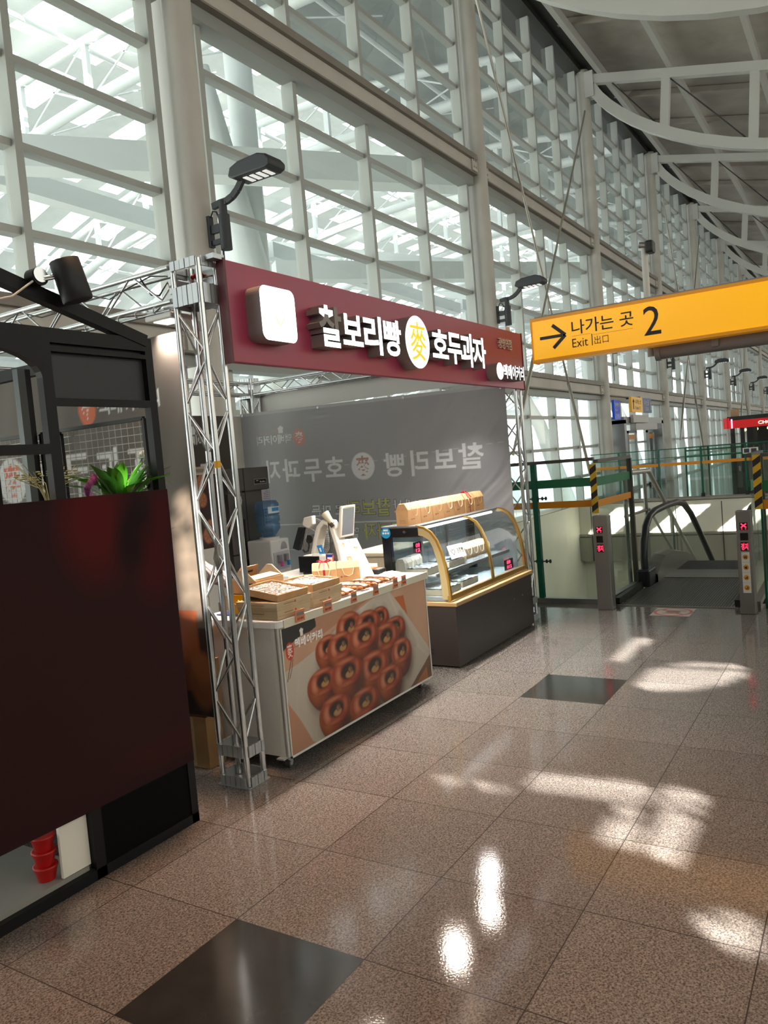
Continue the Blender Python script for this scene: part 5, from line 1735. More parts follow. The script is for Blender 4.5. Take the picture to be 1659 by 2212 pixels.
# goods in the case
M_SIL = mat('silver_film', 'c7ced4', 0.2, 0.7, bump=(45, 0.8))
for k, (x, y, z, w_, d_, lab) in enumerate(((5.60, 3.03, 0.561, 0.30, 0.22, 'film covered pastry box in front at the left end of the display case'),
                                            (5.98, 3.05, 0.561, 0.30, 0.22, 'film covered pastry box in front of the middle of the display case'),
                                            (5.62, 3.18, 0.725, 0.32, 0.24, 'film covered pastry box on the glass shelf at the left of the case'),
                                            (5.99, 3.17, 0.725, 0.30, 0.22, 'film covered pastry box on the glass shelf by the lettered card'))):
    t = thing('pastry_box', lab, 'box', (x, y, z), group='film covered pastry boxes in the display case')
    obj('carton', MB().box(x - w_ / 2, x + w_ / 2, y - d_ / 2, y + d_ / 2, z, z + 0.05), mat('case_carton', 'b9b0a0', 0.6), t, bevel=0.003)
    random.seed(20 + k)
    obj('film', MB().grid(lambda u, v: (x - w_ / 2 + w_ * u, y - d_ / 2 + d_ * v, z + 0.052 + random.uniform(0, 0.010)), 14, 10, False), M_SIL, t)
for k, (x, y, z, lab) in enumerate(((5.52, 3.30, 0.725, 'grey gift box standing at the back left of the glass shelf'), (5.70, 3.325, 0.725, 'grey gift box second from the left at the back of the glass shelf'))):
    gable_box(x, y, z, 0.0, lab, 0.16, 0.09, 0.10, 0.035, group='gift boxes in the display case', m=mat('grey_carton', '9a958c', 0.7), logo=False)
for k in range(4):
    gable_box(6.40 + 0.13 * k, 3.22, 0.725, 0.0, ('first', 'second', 'third', 'fourth')[k] + ' kraft box on the glass shelf behind the right pane of the case', 0.12, 0.16, 0.09, 0.04, group='gift boxes in the display case', m=mat('brown_carton', 'a08463', 0.75), logo=False)
t = thing('name_card', 'white card with brush lettering and a heart inside the display case', 'sign', (6.02, 3.0, 0.79))
A_ = Vector((5.90, 3.06, 0.79))
ux, uz = Vector((1, -0.1, 0)).normalized(), Vector((0.0, 0.35, 0.94)).normalized()
nn = ux.cross(uz).normalized()
obj('card', MB().prism([A_, A_ + ux * 0.24, A_ + ux * 0.24 + uz * 0.12, A_ + uz * 0.12], -nn * 0.004), M_CARD, t)
obj('lettering', lettering(MB(), '경주빵', A_ + ux * 0.12 + uz * 0.035 + nn * 0.001, ux, uz, 0.105, 0.05, 0.0006, 0.01), M_INK, t)
hp = [A_ + ux * (0.06 + 0.028 * (16 * math.sin(q) ** 3) / 16) + uz * (0.06 + 0.028 * (13 * math.cos(q) - 5 * math.cos(2 * q) - 2 * math.cos(3 * q) - math.cos(4 * q)) / 16) + nn * 0.0015 for q in [6.2832 * k / 26 for k in range(27)]]
obj('heart_outline', MB().tube(hp, 0.002, 5), M_INK, t)
obj('stand', MB().box(5.92, 6.12, 3.065, 3.13, 0.776, 0.79), M_BLKG, t)
# kraft gift boxes on top of the case
for k in range(7):
    x = 5.512 + 0.2075 * k
    rz = 0.0
    lab = ('leftmost kraft gift box in the row on top of the display case', 'second kraft gift box from the left on top of the display case', 'third kraft gift box from the left on top of the display case', 'middle kraft gift box of the row on top of the display case',
           'kraft gift box just left of the ribbon box on the display case', 'kraft gift box tied with a dark red ribbon on top of the display case', 'last kraft gift box at the right end of the row on the case')[k]
    gable_box(x, 3.225, 1.1345, 0.06 if k == 5 else 0.0, lab, 0.204, 0.115, 0.128, 0.05, ribbon=(k == 5), rope=True, group='kraft gift boxes on the display case')
# ================================================================== BACK OF THE STALL
M_STEEL = mat('fridge_steel', '6f6c69', 0.38, 0.55, vary=0.06, vscale=3)
M_GAPB = mat('gap_black', '151515', 0.6)
fr = thing('upright_fridge', 'grey steel upright fridge with a control panel and papers on its door', 'fridge', (6.2, 5.32, 0))
QX = 5.89
obj('cabinet', MB().box(QX + 0.03, QX + 0.70, 5.045, 5.585, 0.03, 1.725), mat('fridge_side', '5f5d5b', 0.4, 0.4), fr)
for (y0, y1) in ((5.05, 5.365), (5.375, 5.58)):
    obj('head_panel', MB().box(QX, QX + 0.03, y0, y1, 1.49, 1.725), M_STEEL, fr, bevel=0.004)
    obj('door', MB().box(QX, QX + 0.03, y0, y1, 0.865, 1.478), M_STEEL, fr, bevel=0.004)
    obj('door', MB().box(QX, QX + 0.03, y0, y1, 0.12, 0.852), M_STEEL, fr, bevel=0.004)
cp = obj('control_panel', MB().box(QX - 0.008, QX, 5.085, 5.255, 1.545, 1.605), mat('panel_rim', '9a9896', 0.4, 0.5), fr)
obj('display', MB().box(QX - 0.011, QX - 0.008, 5.095, 5.245, 1.555, 1.597), M_GAPB, cp)
dg_ = MB()
for k in range(4):
    dg_.box(QX - 0.0125, QX - 0.011, 5.11 + 0.018 * k, 5.122 + 0.018 * k, 1.565, 1.572 + 0.006 * (k % 2))
dg_.box(QX - 0.0125, QX - 0.011, 5.20, 5.225, 1.582, 1.588)
obj('buttons', dg_, M_CARD, cp)
obj('nameplate', MB().box(QX - 0.003, QX, 5.44, 5.50, 1.61, 1.655), M_GAPB, fr)
for (z0, z1) in ((0.90, 1.21), (0.52, 0.80)):
    obj('handle', MB().box(QX - 0.025, QX, 5.425, 5.455, z0, z1), M_GAPB, fr, bevel=0.004)
obj('door_gap', MB().box(QX + 0.004, QX + 0.03, 5.365, 5.375, 0.12, 1.72), M_GAPB, fr)
bd = MB()
pts = []
for k in range(40):
    a = 6.2832 * k / 40
    r = 1 + 0.05 * math.cos(10 * a)
    pts.append((QX - 0.002, 5.462 + 0.042 * r * math.cos(a), 1.40 + 0.062 * r * math.sin(a)))
sk = obj('sticker', MB().prism(pts, (0.002, 0, 0)), M_CARD, fr)
obj('sticker_print', MB().prism([(QX - 0.0035, 5.462 + (y - 5.462) * 0.74, 1.40 + (z - 1.40) * 0.74) for _, y, z in pts], (0.0014, 0, 0)), mat('sticker_blue', '1d8fc9', 0.5), sk)
ln = MB()
for k in range(3):
    ln.box(QX - 0.0045, QX - 0.0035, 5.445, 5.48, 1.383 + 0.018 * k, 1.388 + 0.018 * k)
obj('sticker_line', ln, M_CARD, sk)
for (z0, z1, y0, y1, lab) in ((1.28, 1.485, 5.062, 5.165, 'upper white notice sheet taped on the grey fridge door'), (1.10, 1.268, 5.052, 5.158, 'lower white instruction sheet taped on the grey fridge door')):
    t = thing('notice_sheet', lab, 'paper', (QX - 0.004, (y0 + y1) / 2, z0), group='sheets on the fridge door')
    obj('sheet', MB().box(QX - 0.006, QX - 0.0035, y0, y1, z0, z1), mat('paper_lilac', 'c9c6d2', 0.7), t)
    pm = MB()
    random.seed(int(z0 * 100))
    n = 9 if z0 > 1.2 else 4
    for k in range(n):
        zz = z1 - 0.022 - (z1 - z0 - 0.03) * k / n
        if z0 > 1.2:
            pm.box(QX - 0.0068, QX - 0.006, y0 + 0.012, y1 - random.uniform(0.015, 0.05), zz, zz + 0.004)
        else:
            pm.box(QX - 0.0068, QX - 0.006, y1 - 0.03, y1 - 0.012, zz - 0.014, zz + 0.008)
            pm.box(QX - 0.0068, QX - 0.006, y0 + 0.01, y1 - 0.036, zz, zz + 0.004).box(QX - 0.0068, QX - 0.006, y0 + 0.01, y1 - 0.045, zz - 0.01, zz - 0.006)
    obj('print', pm, mat('print_slate', '57566a', 0.7), t)
def turn(o, cx, cy, nx_, ny_, sy=1.0):
    """swing a thing built facing -x round so that it faces the counter"""
    dx, dy = o.location.x - cx, o.location.y - cy
    o.location.x, o.location.y = nx_ - dy * sy, ny_ + dx
    o.rotation_euler = (0, 0, math.pi / 2)
    o.scale = (1, sy, 1)


for o in list(COL.objects):
    if o.parent is None and (o.name.startswith('notice_sheet') or o.name.startswith('upright_fridge')):
        turn(o, 6.2, 5.32, 6.08, 5.73, 1.2)
# water cooler
M_COOL = mat('cooler_white', 'dfdedb', 0.35)
wx, wy = 6.15, 4.86
wc = thing('water_cooler', 'white water cooler with a blue bottle beside the grey fridge', 'water cooler', (wx, wy, 0))
obj('cabinet', MB().box(wx - 0.13, wx + 0.18, wy - 0.145, wy + 0.145, 0.0, 0.985), M_COOL, wc, bevel=0.015)
obj('front_arch', MB().prism([(wx - 0.132, wy - 0.055 + 0.05 * math.cos(a) - 0.0, 0.88 + 0.075 * math.sin(a)) for a in [math.pi * k / 10 for k in range(11)]] , (0.004, 0, 0)), mat('cooler_grey', '9a9da3', 0.4), wc)
obj('tap_recess', MB().box(wx - 0.135, wx - 0.128, wy - 0.12, wy + 0.12, 0.68, 0.86), mat('cooler_recess', 'b9bac0', 0.5), wc)
for (dy, c, nm) in ((0.05, 'd0529a', 'pink'), (-0.055, '2a8fd0', 'blue')):
    tp = obj('tap', MB().box(wx - 0.17, wx - 0.13, wy + dy - 0.022, wy + dy + 0.022, 0.755, 0.83), mat('tap_grey', '8f9096', 0.4), wc, bevel=0.006)
    obj('tap_lever', MB().box(wx - 0.185, wx - 0.165, wy + dy - 0.012, wy + dy + 0.012, 0.715, 0.765), mat('tap_' + nm, c, 0.4), tp)
obj('bottle_collar', MB().cyl((wx, wy, 0.985), (wx, wy, 1.01), 0.10, 24), M_COOL, wc)
M_BOT = glass('bottle_blue', (0.50, 0.68, 0.85), film=(0.30, (0.20, 0.36, 0.55)))
obj('bottle', MB().lathe([(0.05, 1.0), (0.075, 1.03), (0.118, 1.09), (0.118, 1.14), (0.11, 1.155), (0.122, 1.17), (0.122, 1.215), (0.112, 1.228), (0.122, 1.24), (0.122, 1.34), (0.10, 1.375), (0.04, 1.38)], (wx, wy, 0), 26), M_BOT, wc)
obj('bottle_label', MB().grid(lambda u, v: (wx + 0.124 * math.cos(math.pi * (0.75 + 0.6 * u)), wy + 0.124 * math.sin(math.pi * (0.75 + 0.6 * u)), 1.25 + 0.065 * v), 10, 1), mat('label_white', 'd7e6f0', 0.5), wc)
obj('label_print', MB().grid(lambda u, v: (wx + 0.1255 * math.cos(math.pi * (0.85 + 0.25 * u)), wy + 0.1255 * math.sin(math.pi * (0.85 + 0.25 * u)), 1.27 + 0.035 * v), 8, 1), mat('label_blue', '3a8fd0', 0.5), wc)
turn(wc, wx, wy, 6.075, 5.2)
# fan
fx, fy, fz = 5.92, 4.52, 1.0
fn = thing('stand_fan', 'round white stand fan behind the till', 'fan', (fx, fy, 0))
ax = Matrix(((0.35, 0, -0.94), (0, 1, 0), (0.94, 0, 0.35)))
gr = MB()
Rf = Matrix.Rotation(math.radians(-80), 3, 'Y') @ Matrix.Identity(3)


def fp_(r, a, d):
    return Vector((fx, fy, fz)) + Vector((-d * 0.98 , r * math.cos(a), r * math.sin(a)))


for k in range(60):
    a = 6.2832 * k / 60
    gr.tube([fp_(0.03, a, 0.075), fp_(0.12, a + 0.05, 0.068), fp_(0.18, a + 0.09, 0.03), fp_(0.19, a + 0.1, 0.0)], 0.0018, 4)
for r, d in ((0.19, 0.0), (0.185, 0.02), (0.10, 0.071)):
    gr.tube([fp_(r, 6.2832 * k / 40, d) for k in range(41)], 0.003 if r < 0.19 else 0.006, 6)
for k in range(48):
    a = 6.2832 * k / 48
    gr.tube([fp_(0.05, a, -0.07), fp_(0.15, a, -0.06), fp_(0.19, a, 0.0)], 0.0018, 4)
obj('guard', gr, mat('fan_guard', 'c6c4bf', 0.4), fn)
bl = MB()
for k in range(5):
    a0 = 6.2832 * k / 5
    bl.grid(lambda u, v: tuple(fp_(0.03 + 0.13 * u, a0 + 0.9 * v * (0.6 + 0.4 * u), 0.02 - 0.035 * v)), 6, 5)
obj('blades', bl, mat('fan_blade', 'b9bcc0', 0.3, trans=0.3), fn)
obj('hub', MB().cyl(fp_(0, 0, 0.08), fp_(0, 0, -0.14), 0.04, 18), mat('fan_hub', '3b3b3d', 0.5), fn)
obj('pole', MB().cyl((fx + 0.06, fy, 0.03), (fx + 0.06, fy, fz), 0.014, 12), mat('fan_white', 'dad8d3', 0.4), fn)
obj('foot', MB().lathe([(0.17, 0), (0.17, 0.015), (0.03, 0.04)], (fx + 0.06, fy, 0), 26), mat('fan_white', 'dad8d3', 0.4), fn)

# rear table with till, printer and payment terminal
tb = thing('rear_table', 'plain pale table behind the counter carrying the till', 'table', (5.2, 3.85, 0))
obj('table_top', MB().box(4.82, 5.50, 3.56, 4.18, 0.79, 0.82), M_LAMT, tb)
for (x, y) in ((4.85, 3.59), (5.47, 3.59), (4.85, 4.15), (5.47, 4.15)):
    obj('leg', MB().box(x - 0.02, x + 0.02, y - 0.02, y + 0.02, 0, 0.79), M_LAM, tb)
M_IV = mat('ivory_plastic', 'e6dfd3', 0.35)
tl = thing('payment_stand', 'white arched payment stand with a screen, behind the gift boxes', 'till', (5.2, 3.83, 0.82))
AR = [(3.985, 0.83), (3.955, 0.95), (3.915, 1.08), (3.875, 1.17), (3.825, 1.215), (3.775, 1.205), (3.74, 1.15), (3.715, 1.06), (3.69, 0.94), (3.675, 0.83)]
am = MB()
vs = []
n = len(AR)
for i, (y, z) in enumerate(AR):
    y2, z2 = AR[min(i + 1, n - 1)]
    y1, z1 = AR[max(i - 1, 0)]
    t_ = Vector((0, y2 - y1, z2 - z1)).normalized()
    nn = Vector((0, -t_.z, t_.y)) * (0.022 if i not in (0, n - 1) else 0.026)
    c = Vector((5.2, y, z))
    X_ = Vector((0.06, 0, 0))
    vs += [c - X_ - nn, c + X_ - nn, c + X_ + nn, c - X_ + nn]
am.add(vs, [(k * 4 + q, k * 4 + (q + 1) % 4, k * 4 + 4 + (q + 1) % 4, k * 4 + 4 + q) for k in range(n - 1) for q in range(4)] + [(0, 1, 2, 3), tuple(4 * (n - 1) + q for q in (3, 2, 1, 0))])
obj('arch', am, M_IV, tl, bevel=0.012, seg=3)
obj('base_plate', MB().box(5.10, 5.32, 3.62, 4.06, 0.82, 0.835), M_IV, tl, bevel=0.004)
obj('screen', MB().prism([(5.17, 3.705, 1.075), (5.17, 3.665, 1.335), (5.17, 3.64, 1.335), (5.17, 3.68, 1.075)], (0.20, 0, 0)), M_IV, tl, bevel=0.006)
obj('screen_glass', MB().prism([(5.19, 3.6785, 1.095), (5.19, 3.642, 1.315), (5.19, 3.6395, 1.315), (5.19, 3.676, 1.095)], (0.16, 0, 0)), mat('screen_grey', '6f767e', 0.3), tl)
obj('camera_ball', MB().tube([(5.15, 3.80, 1.285), (5.15, 3.785, 1.265), (5.16, 3.74, 1.20)], [0.038, 0.034, 0.02], 16), mat('ivory_warm', 'd8cbb0', 0.35), tl)
obj('camera_lens', MB().cyl((5.135, 3.745, 1.205), (5.15, 3.73, 1.175), 0.016, 12), mat('lens_brown', '3b2f28', 0.3), tl)
obj('pad', MB().prism([(5.10, 3.895, 1.275), (5.10, 3.985, 1.262), (5.10, 4.005, 1.20), (5.10, 3.945, 1.165), (5.10, 3.895, 1.205)], (0.05, 0, 0)), M_IV, tl, bevel=0.008)
obj('card_terminal', MB().prism([(5.08, 3.975, 1.18), (5.08, 4.035, 1.187), (5.08, 4.115, 1.01), (5.08, 4.05, 0.99)], (0.04, 0, 0)), M_BLKG, tl, bevel=0.006)
obj('terminal_arm', MB().cyl((5.10, 3.955, 1.18), (5.10, 4.01, 1.02), 0.012, 10), mat('chrome', 'c8c8c8', 0.2, 1.0), tl)
obj('cable', MB().tube([(5.1, 4.02, 1.0), (5.1, 4.0, 0.975), (5.1, 3.965, 0.985), (5.1, 3.95, 1.03), (5.1, 3.955, 1.07)], 0.006, 6), M_BLKG, tl)
obj('cable', MB().tube([(5.13, 3.76, 1.21), (5.12, 3.745, 1.08), (5.11, 3.75, 0.98), (5.10, 3.70, 0.90), (5.09, 3.66, 0.84)], 0.004, 6), M_BLKG, tl)
t = thing('receipt_printer', 'white receipt printer box on the rear table', 'printer', (5.07, 3.82, 0.82))
obj('case', MB().box(5.0, 5.09, 3.70, 3.95, 0.8355, 0.962), M_IV, t, bevel=0.01)
obj('paper_slot', MB().box(5.005, 5.012, 3.76, 3.86, 0.963, 0.966), mat('slot_grey', '77777a', 0.5), t)
t = thing('black_monitor', 'small black screen turned to the seller in front of the white printer', 'screen', (4.93, 3.83, 0.82))
obj('panel', MB().box(4.915, 4.94, 3.735, 3.93, 0.835, 0.965), M_BLKG, t, bevel=0.005)
obj('stand', MB().box(4.90, 4.97, 3.78, 3.88, 0.8205, 0.838), M_BLKG, t)
t = thing('blue_tag', 'blue paper tag standing on the white printer', 'card', (5.04, 3.79, 0.966))
obj('card', MB().prism([(5.04, 3.76, 0.967), (5.04, 3.808, 0.967), (5.04, 3.83, 1.035), (5.04, 3.778, 1.042)], (0.004, 0, 0)), mat('tag_blue', '2a86c8', 0.5), t)
obj('print', MB().prism([(5.0385, 3.782, 0.985), (5.0385, 3.797, 0.985), (5.0385, 3.806, 1.015), (5.0385, 3.791, 1.018)], (0.001, 0, 0)), M_CARD, t)
t = thing('promo_card', 'blue and orange promotional card with a white middle on the rear table', 'card', (4.94, 3.63, 0.82))
obj('card', MB().box(4.93, 4.935, 3.59, 3.665, 0.8205, 0.98), mat('promo_blue', '2c3a86', 0.5), t)
obj('white_field', MB().box(4.928, 4.93, 3.603, 3.65, 0.83, 0.955), M_CARD, t)
obj('orange_corner', MB().box(4.9275, 4.93, 3.652, 3.664, 0.84, 0.93).box(4.9275, 4.93, 3.591, 3.602, 0.86, 0.97), mat('device_orange', 'e6621a', 0.45), t)
ln = MB()
for k in range(4):
    ln.box(4.9272, 4.928, 3.612, 3.642, 0.85 + 0.022 * k, 0.856 + 0.022 * k)
obj('print', ln, M_INK, t)
# bags behind the till
random.seed(4)
solo('storage_box', MB().box(6.36, 6.76, 4.42, 4.9, 0, 0.58), mat('crate_cream', 'b9ad97', 0.6), 'pale storage box behind the fan carrying a plastic bag', 'box', bevel=0.008)
for k, (x, y, zb, r, lab) in enumerate(((6.56, 4.66, 0.58, 0.2, 'pale plastic bag bunched beside the water cooler'), (6.62, 4.12, 0.0, 0.2, 'grey plastic bag bunched on the floor under the mirrored banner'))):
    b_ = MB()

    def f(u, v):
        a, p = 6.2832 * u, math.pi * v
        q = r * (0.8 + 0.12 * math.sin(5 * a + 2 * k) * math.sin(p) + 0.08 * math.sin(9 * a + 6 * v))
        return (x + q * math.sin(p) * math.cos(a), y + q * math.sin(p) * math.sin(a), zb + 0.17 * (1 - math.cos(p)) + 0.001)
    b_.grid(f, 24, 16)
    solo('plastic_bag', b_, mat('bag_grey', 'a9a5a0', 0.4, trans=0.2), lab, 'bag', 'plastic bags at the back of the stall')
t = thing('storage_crate', 'pale storage crate on the floor behind the display case', 'crate', (5.9, 3.75, 0))
obj('crate_body', MB().box(5.6, 6.3, 3.50, 3.9, 0.0, 0.86), mat('crate_cream', 'b9ad97', 0.6), t, bevel=0.01)
obj('crate_lid', MB().box(5.585, 6.315, 3.485, 3.915, 0.86, 0.90), mat('crate_cream', 'b9ad97', 0.6), t, bevel=0.01)
# standing board with walnuts
bs = thing('standing_board', 'tall white standing board with a walnut photograph at its top', 'board', (6.08, 5.93, 0))
obj('board', MB().box(5.60, 6.40, 5.93, 5.955, 0.0, 1.70), mat('board_white', 'e6e3dd', 0.5), bs)
obj('top_rim', MB().prism([(5.62, 5.928, 1.70), (6.40, 5.928, 1.70), (6.40, 5.928, 1.745), (6.34, 5.928, 1.765), (5.68, 5.928, 1.765), (5.62, 5.928, 1.745)], (0, 0.027, 0)), mat('rim_cream', 'cfc4b4', 0.5), bs)
obj('handle_hole', MB().box(6.10, 6.30, 5.926, 5.928, 1.712, 1.745), mat('rim_shadow', '9c9084', 0.6), bs)
cv = Canvas(0.78, 0.70, 0.008, '3d2a30')
cv.noise(0.3, 12)
random.seed(31)
for (cx, cz, r) in ((0.60, 0.63, 0.075), (0.54, 0.55, 0.06), (0.585, 0.46, 0.075), (0.44, 0.42, 0.06), (0.42, 0.30, 0.07), (0.66, 0.20, 0.07), (0.62, 0.12, 0.08), (0.5, 0.12, 0.06), (0.2, 0.5, 0.08), (0.25, 0.25, 0.08), (0.72, 0.32, 0.05)):
    cv.ell(cx, cz, r * 0.86, r, '5d3524', 0.2)
    cv.ell(cx - 0.003, cz + 0.004, r * 0.78, r * 0.92, 'c07f5c', 0.3)
    for k in range(7):
        a = k * 0.9
        cv.line([(cx + r * 0.15 * math.cos(a), cz + r * 0.15 * math.sin(a)), (cx + r * 0.6 * math.cos(a + 0.4), cz + r * 0.7 * math.sin(a + 0.4))], 0.007, '6b4230', 0.7)
    cv.ell(cx - r * 0.25, cz + r * 0.3, r * 0.3, r * 0.3, 'bd8767', 1.0, 0.6)
cv.build('walnut_photo', mat('poster_print', None, 0.38, attr=True), (5.61, 5.9285, 0.99), X3, Z3, bs)

bs.location.x -= 0.85
bs.location.y -= 0.58
# ---- the seller, bent over the counter end behind the brown banner
pe = thing('person', 'person in a striped shirt behind the stall counter, forearm on the worktop', 'person', (3.46, 4.02, 0))
J = [(3.44, 4.05, 0.92), (3.46, 4.02, 1.10), (3.50, 3.99, 1.28), (3.52, 3.97, 1.36), (3.54, 3.95, 1.44), (3.56, 3.93, 1.55),     # 0 pelvis .. 5 head
     (3.53, 3.82, 1.31), (3.66, 3.76, 1.06), (3.93, 3.775, 0.925), (3.985, 3.79, 0.885),                                          # 6 shoulder, 7 elbow, 8 wrist, 9 palm
     (3.50, 4.14, 1.31), (3.44, 4.22, 1.06), (3.58, 4.20, 0.93), (3.64, 4.18, 0.90),                                              # 10.. far arm
     (3.46, 3.96, 0.88), (3.50, 3.95, 0.48), (3.42, 3.96, 0.08), (3.54, 3.95, 0.035),                                             # 14 near leg
     (3.42, 4.15, 0.88), (3.46, 4.16, 0.48), (3.39, 4.17, 0.08), (3.51, 4.18, 0.035)]
E_ = [(0, 1), (1, 2), (2, 3), (3, 4), (4, 5), (2, 6), (6, 7), (7, 8), (8, 9), (2, 10), (10, 11), (11, 12), (12, 13), (0, 14), (14, 15), (15, 16), (16, 17), (0, 18), (18, 19), (19, 20), (20, 21)]
Rr = [(0.13, 0.15), (0.12, 0.15), (0.13, 0.17), (0.06, 0.06), (0.05, 0.05), (0.08, 0.10), (0.07, 0.07), (0.05, 0.05), (0.032, 0.034), (0.03, 0.036), (0.07, 0.07), (0.05, 0.05), (0.032, 0.03), (0.03, 0.036), (0.09, 0.09), (0.06, 0.06), (0.042, 0.042), (0.035, 0.035), (0.09, 0.09), (0.06, 0.06), (0.042, 0.042), (0.035, 0.035)]
fing = {9: [], 13: []}
for hb, d0, s0 in ((9, Vector((0.055, 0.01, -0.035)), Vector((-0.15, 0.98, 0.0))), (13, Vector((0.06, -0.01, -0.02)), Vector((0.0, -1, 0)))):
    base = Vector(J[hb])
    for k, (off, ln_) in enumerate(((-0.028, 0.85), (-0.009, 1.0), (0.010, 0.95), (0.028, 0.75))):
        b0 = base + s0 * off + d0 * 0.45
        b1 = b0 + d0 * 0.55 * ln_
        b2 = b1 + Vector((d0.x * 0.25, d0.y * 0.25, -0.02)) * ln_
        i0 = len(J)
        J += [tuple(b0), tuple(b1), tuple(b2)]
        E_ += [(hb, i0), (i0, i0 + 1), (i0 + 1, i0 + 2)]
        Rr += [(0.0095, 0.0095), (0.0085, 0.0085), (0.007, 0.007)]
    b0 = base - s0 * 0.035 - d0 * 0.1
    b1 = b0 - s0 * 0.015 + d0 * 0.5
    i0 = len(J)
    J += [tuple(b0), tuple(b1)]
    E_ += [(hb, i0), (i0, i0 + 1)]
    Rr += [(0.011, 0.011), (0.009, 0.009)]


def skin(name, J, E, Rr, root, m, parent, sub=2):
    L = rootloc(parent)
    me = bpy.data.meshes.new(name)
    me.from_pydata([(x - L.x, y - L.y, z - L.z) for x, y, z in J], E, [])
    o = bpy.data.objects.new(name, me)
    COL.objects.link(o)
    s = o.modifiers.new('skin', 'SKIN')
    sv = me.skin_vertices[0].data
    for i, r in enumerate(Rr):
        sv[i].radius = r
        sv[i].use_root = (i == root)
    b = o.modifiers.new('sub', 'SUBSURF')
    b.levels = b.render_levels = sub
    dg = bpy.context.evaluated_depsgraph_get()
    m2 = bpy.data.meshes.new_from_object(o.evaluated_get(dg))
    bpy.data.objects.remove(o)
    o = bpy.data.objects.new(name, m2)
    COL.objects.link(o)
    for p in m2.polygons:
        p.use_smooth = True
    m2.materials.clear()
    m2.materials.append(m)
    o.parent = parent
    return o


M_SKIN = mat('skin_tone', 'd39b7e', 0.5)
skin('body', J, E_, Rr, 0, M_SKIN, pe)


def stripe_mat():
    m = mat('striped_shirt', 'e2dad6', 0.8)
    nt = m.node_tree
    tc = nt.nodes.new('ShaderNodeTexCoord')
    wv = nt.nodes.new('ShaderNodeTexWave')
    wv.bands_direction = 'DIAGONAL'
    wv.inputs['Scale'].default_value = 22
    wv.inputs['Distortion'].default_value = 0.6
    rp = nt.nodes.new('ShaderNodeValToRGB')
    rp.color_ramp.elements[0].position = 0.25
    rp.color_ramp.elements[0].color = (*lin('8d7f86'), 1)
    rp.color_ramp.elements[1].position = 0.5
    rp.color_ramp.elements[1].color = (*lin('e6deda'), 1)
    nt.links.new(tc.outputs['Object'], wv.inputs['Vector'])
    nt.links.new(wv.outputs[0], rp.inputs[0])
    nt.links.new(rp.outputs[0], nt.nodes['Principled BSDF'].inputs['Base Color'])
    return m


sj = [J[0], J[1], J[2], (3.52, 3.97, 1.345), J[6], J[7], (3.90, 3.765, 0.955), J[10], J[11], (3.56, 4.205, 0.945)]
skin('shirt', sj, [(0, 1), (1, 2), (2, 3), (2, 4), (4, 5), (5, 6), (2, 7), (7, 8), (8, 9)], [(0.145, 0.165), (0.135, 0.165), (0.145, 0.185), (0.075, 0.075), (0.085, 0.085), (0.068, 0.068), (0.056, 0.056), (0.085, 0.085), (0.066, 0.066), (0.05, 0.05)], 0, stripe_mat(), pe)
skin('trousers', [J[0], J[14], J[15], (3.42, 3.96, 0.10), J[18], J[19], (3.39, 4.17, 0.10)], [(0, 1), (1, 2), (2, 3), (0, 4), (4, 5), (5, 6)], [(0.15, 0.17), (0.105, 0.105), (0.078, 0.078), (0.06, 0.06), (0.105, 0.105), (0.078, 0.078), (0.06, 0.06)], 0, mat('dark_trousers', '26262a', 0.8), pe)
H = Vector((3.575, 3.92, 1.575))
obj('hair', MB().ell(H + Vector((-0.02, 0.01, 0.035)), (0.105, 0.10, 0.10), 20, 14), mat('dark_hair', '1b1716', 0.6), pe)
fc = MB().tube([H + Vector((0.085, -0.03, 0.01)), H + Vector((0.125, -0.045, -0.02))], [0.012, 0.016], 10)
obj('nose', fc, M_SKIN, pe)
for s in (-1, 1):
    obj('eye', MB().ell(H + Vector((0.083, -0.03 + 0.032 * s, 0.015)), (0.010, 0.014, 0.008), 10, 8), mat('eye_dark', '201816', 0.3), pe)
    obj('ear', MB().ell(H + Vector((0.0, -0.0 + 0.09 * s, -0.01)), (0.018, 0.012, 0.03), 10, 8), M_SKIN, pe)
obj('mouth', MB().tube([H + Vector((0.088, -0.055, -0.055)), H + Vector((0.095, -0.035, -0.058)), H + Vector((0.09, -0.012, -0.055))], 0.005, 6), mat('lip', 'a2544a', 0.5), pe)
t = thing('black_pouch', 'small black pouch under the seller’s hand on the rear shelf', 'bag', (4.03, 3.77, 0.78))
obj('pouch', MB().ell((4.03, 3.77, 0.825), (0.06, 0.075, 0.045), 16, 10), mat('pouch_black', '1a191c', 0.7), t)
obj('shelf_stand', MB().box(3.95, 4.14, 3.66, 3.90, 0.0, 0.782), M_LAM, t)
# ================================================================== ESCALATOR AND BARRIERS
M_SS = mat('stainless', '8b8884', 0.35, 0.75)
M_SSD = mat('stainless_dark', '5d5955', 0.4, 0.7)
M_RBR = mat('rubber_handrail', '15181f', 0.35)
M_BGL = glass('barrier_glass', (0.80, 0.90, 0.86), film=(0.04, (0.3, 0.45, 0.4)))
M_GEDGE = mat('glass_edge_green', '0d5a45', 0.25)
M_GBAND = mat('green_band', '0a6a43', 0.45)
M_OBAND = mat('orange_band', 'd98a0c', 0.45)
M_HY = mat('hazard_yellow', 'd9ab1e', 0.5)
M_HB = mat('hazard_black', '1a1714', 0.5)
M_SCR = mat('screen_black', '08080a', 0.25)
M_RLEDS = mat('red_led_sign', 'ff1022', 0.4, emit=(1.0, 0.03, 0.09), estr=2.0)


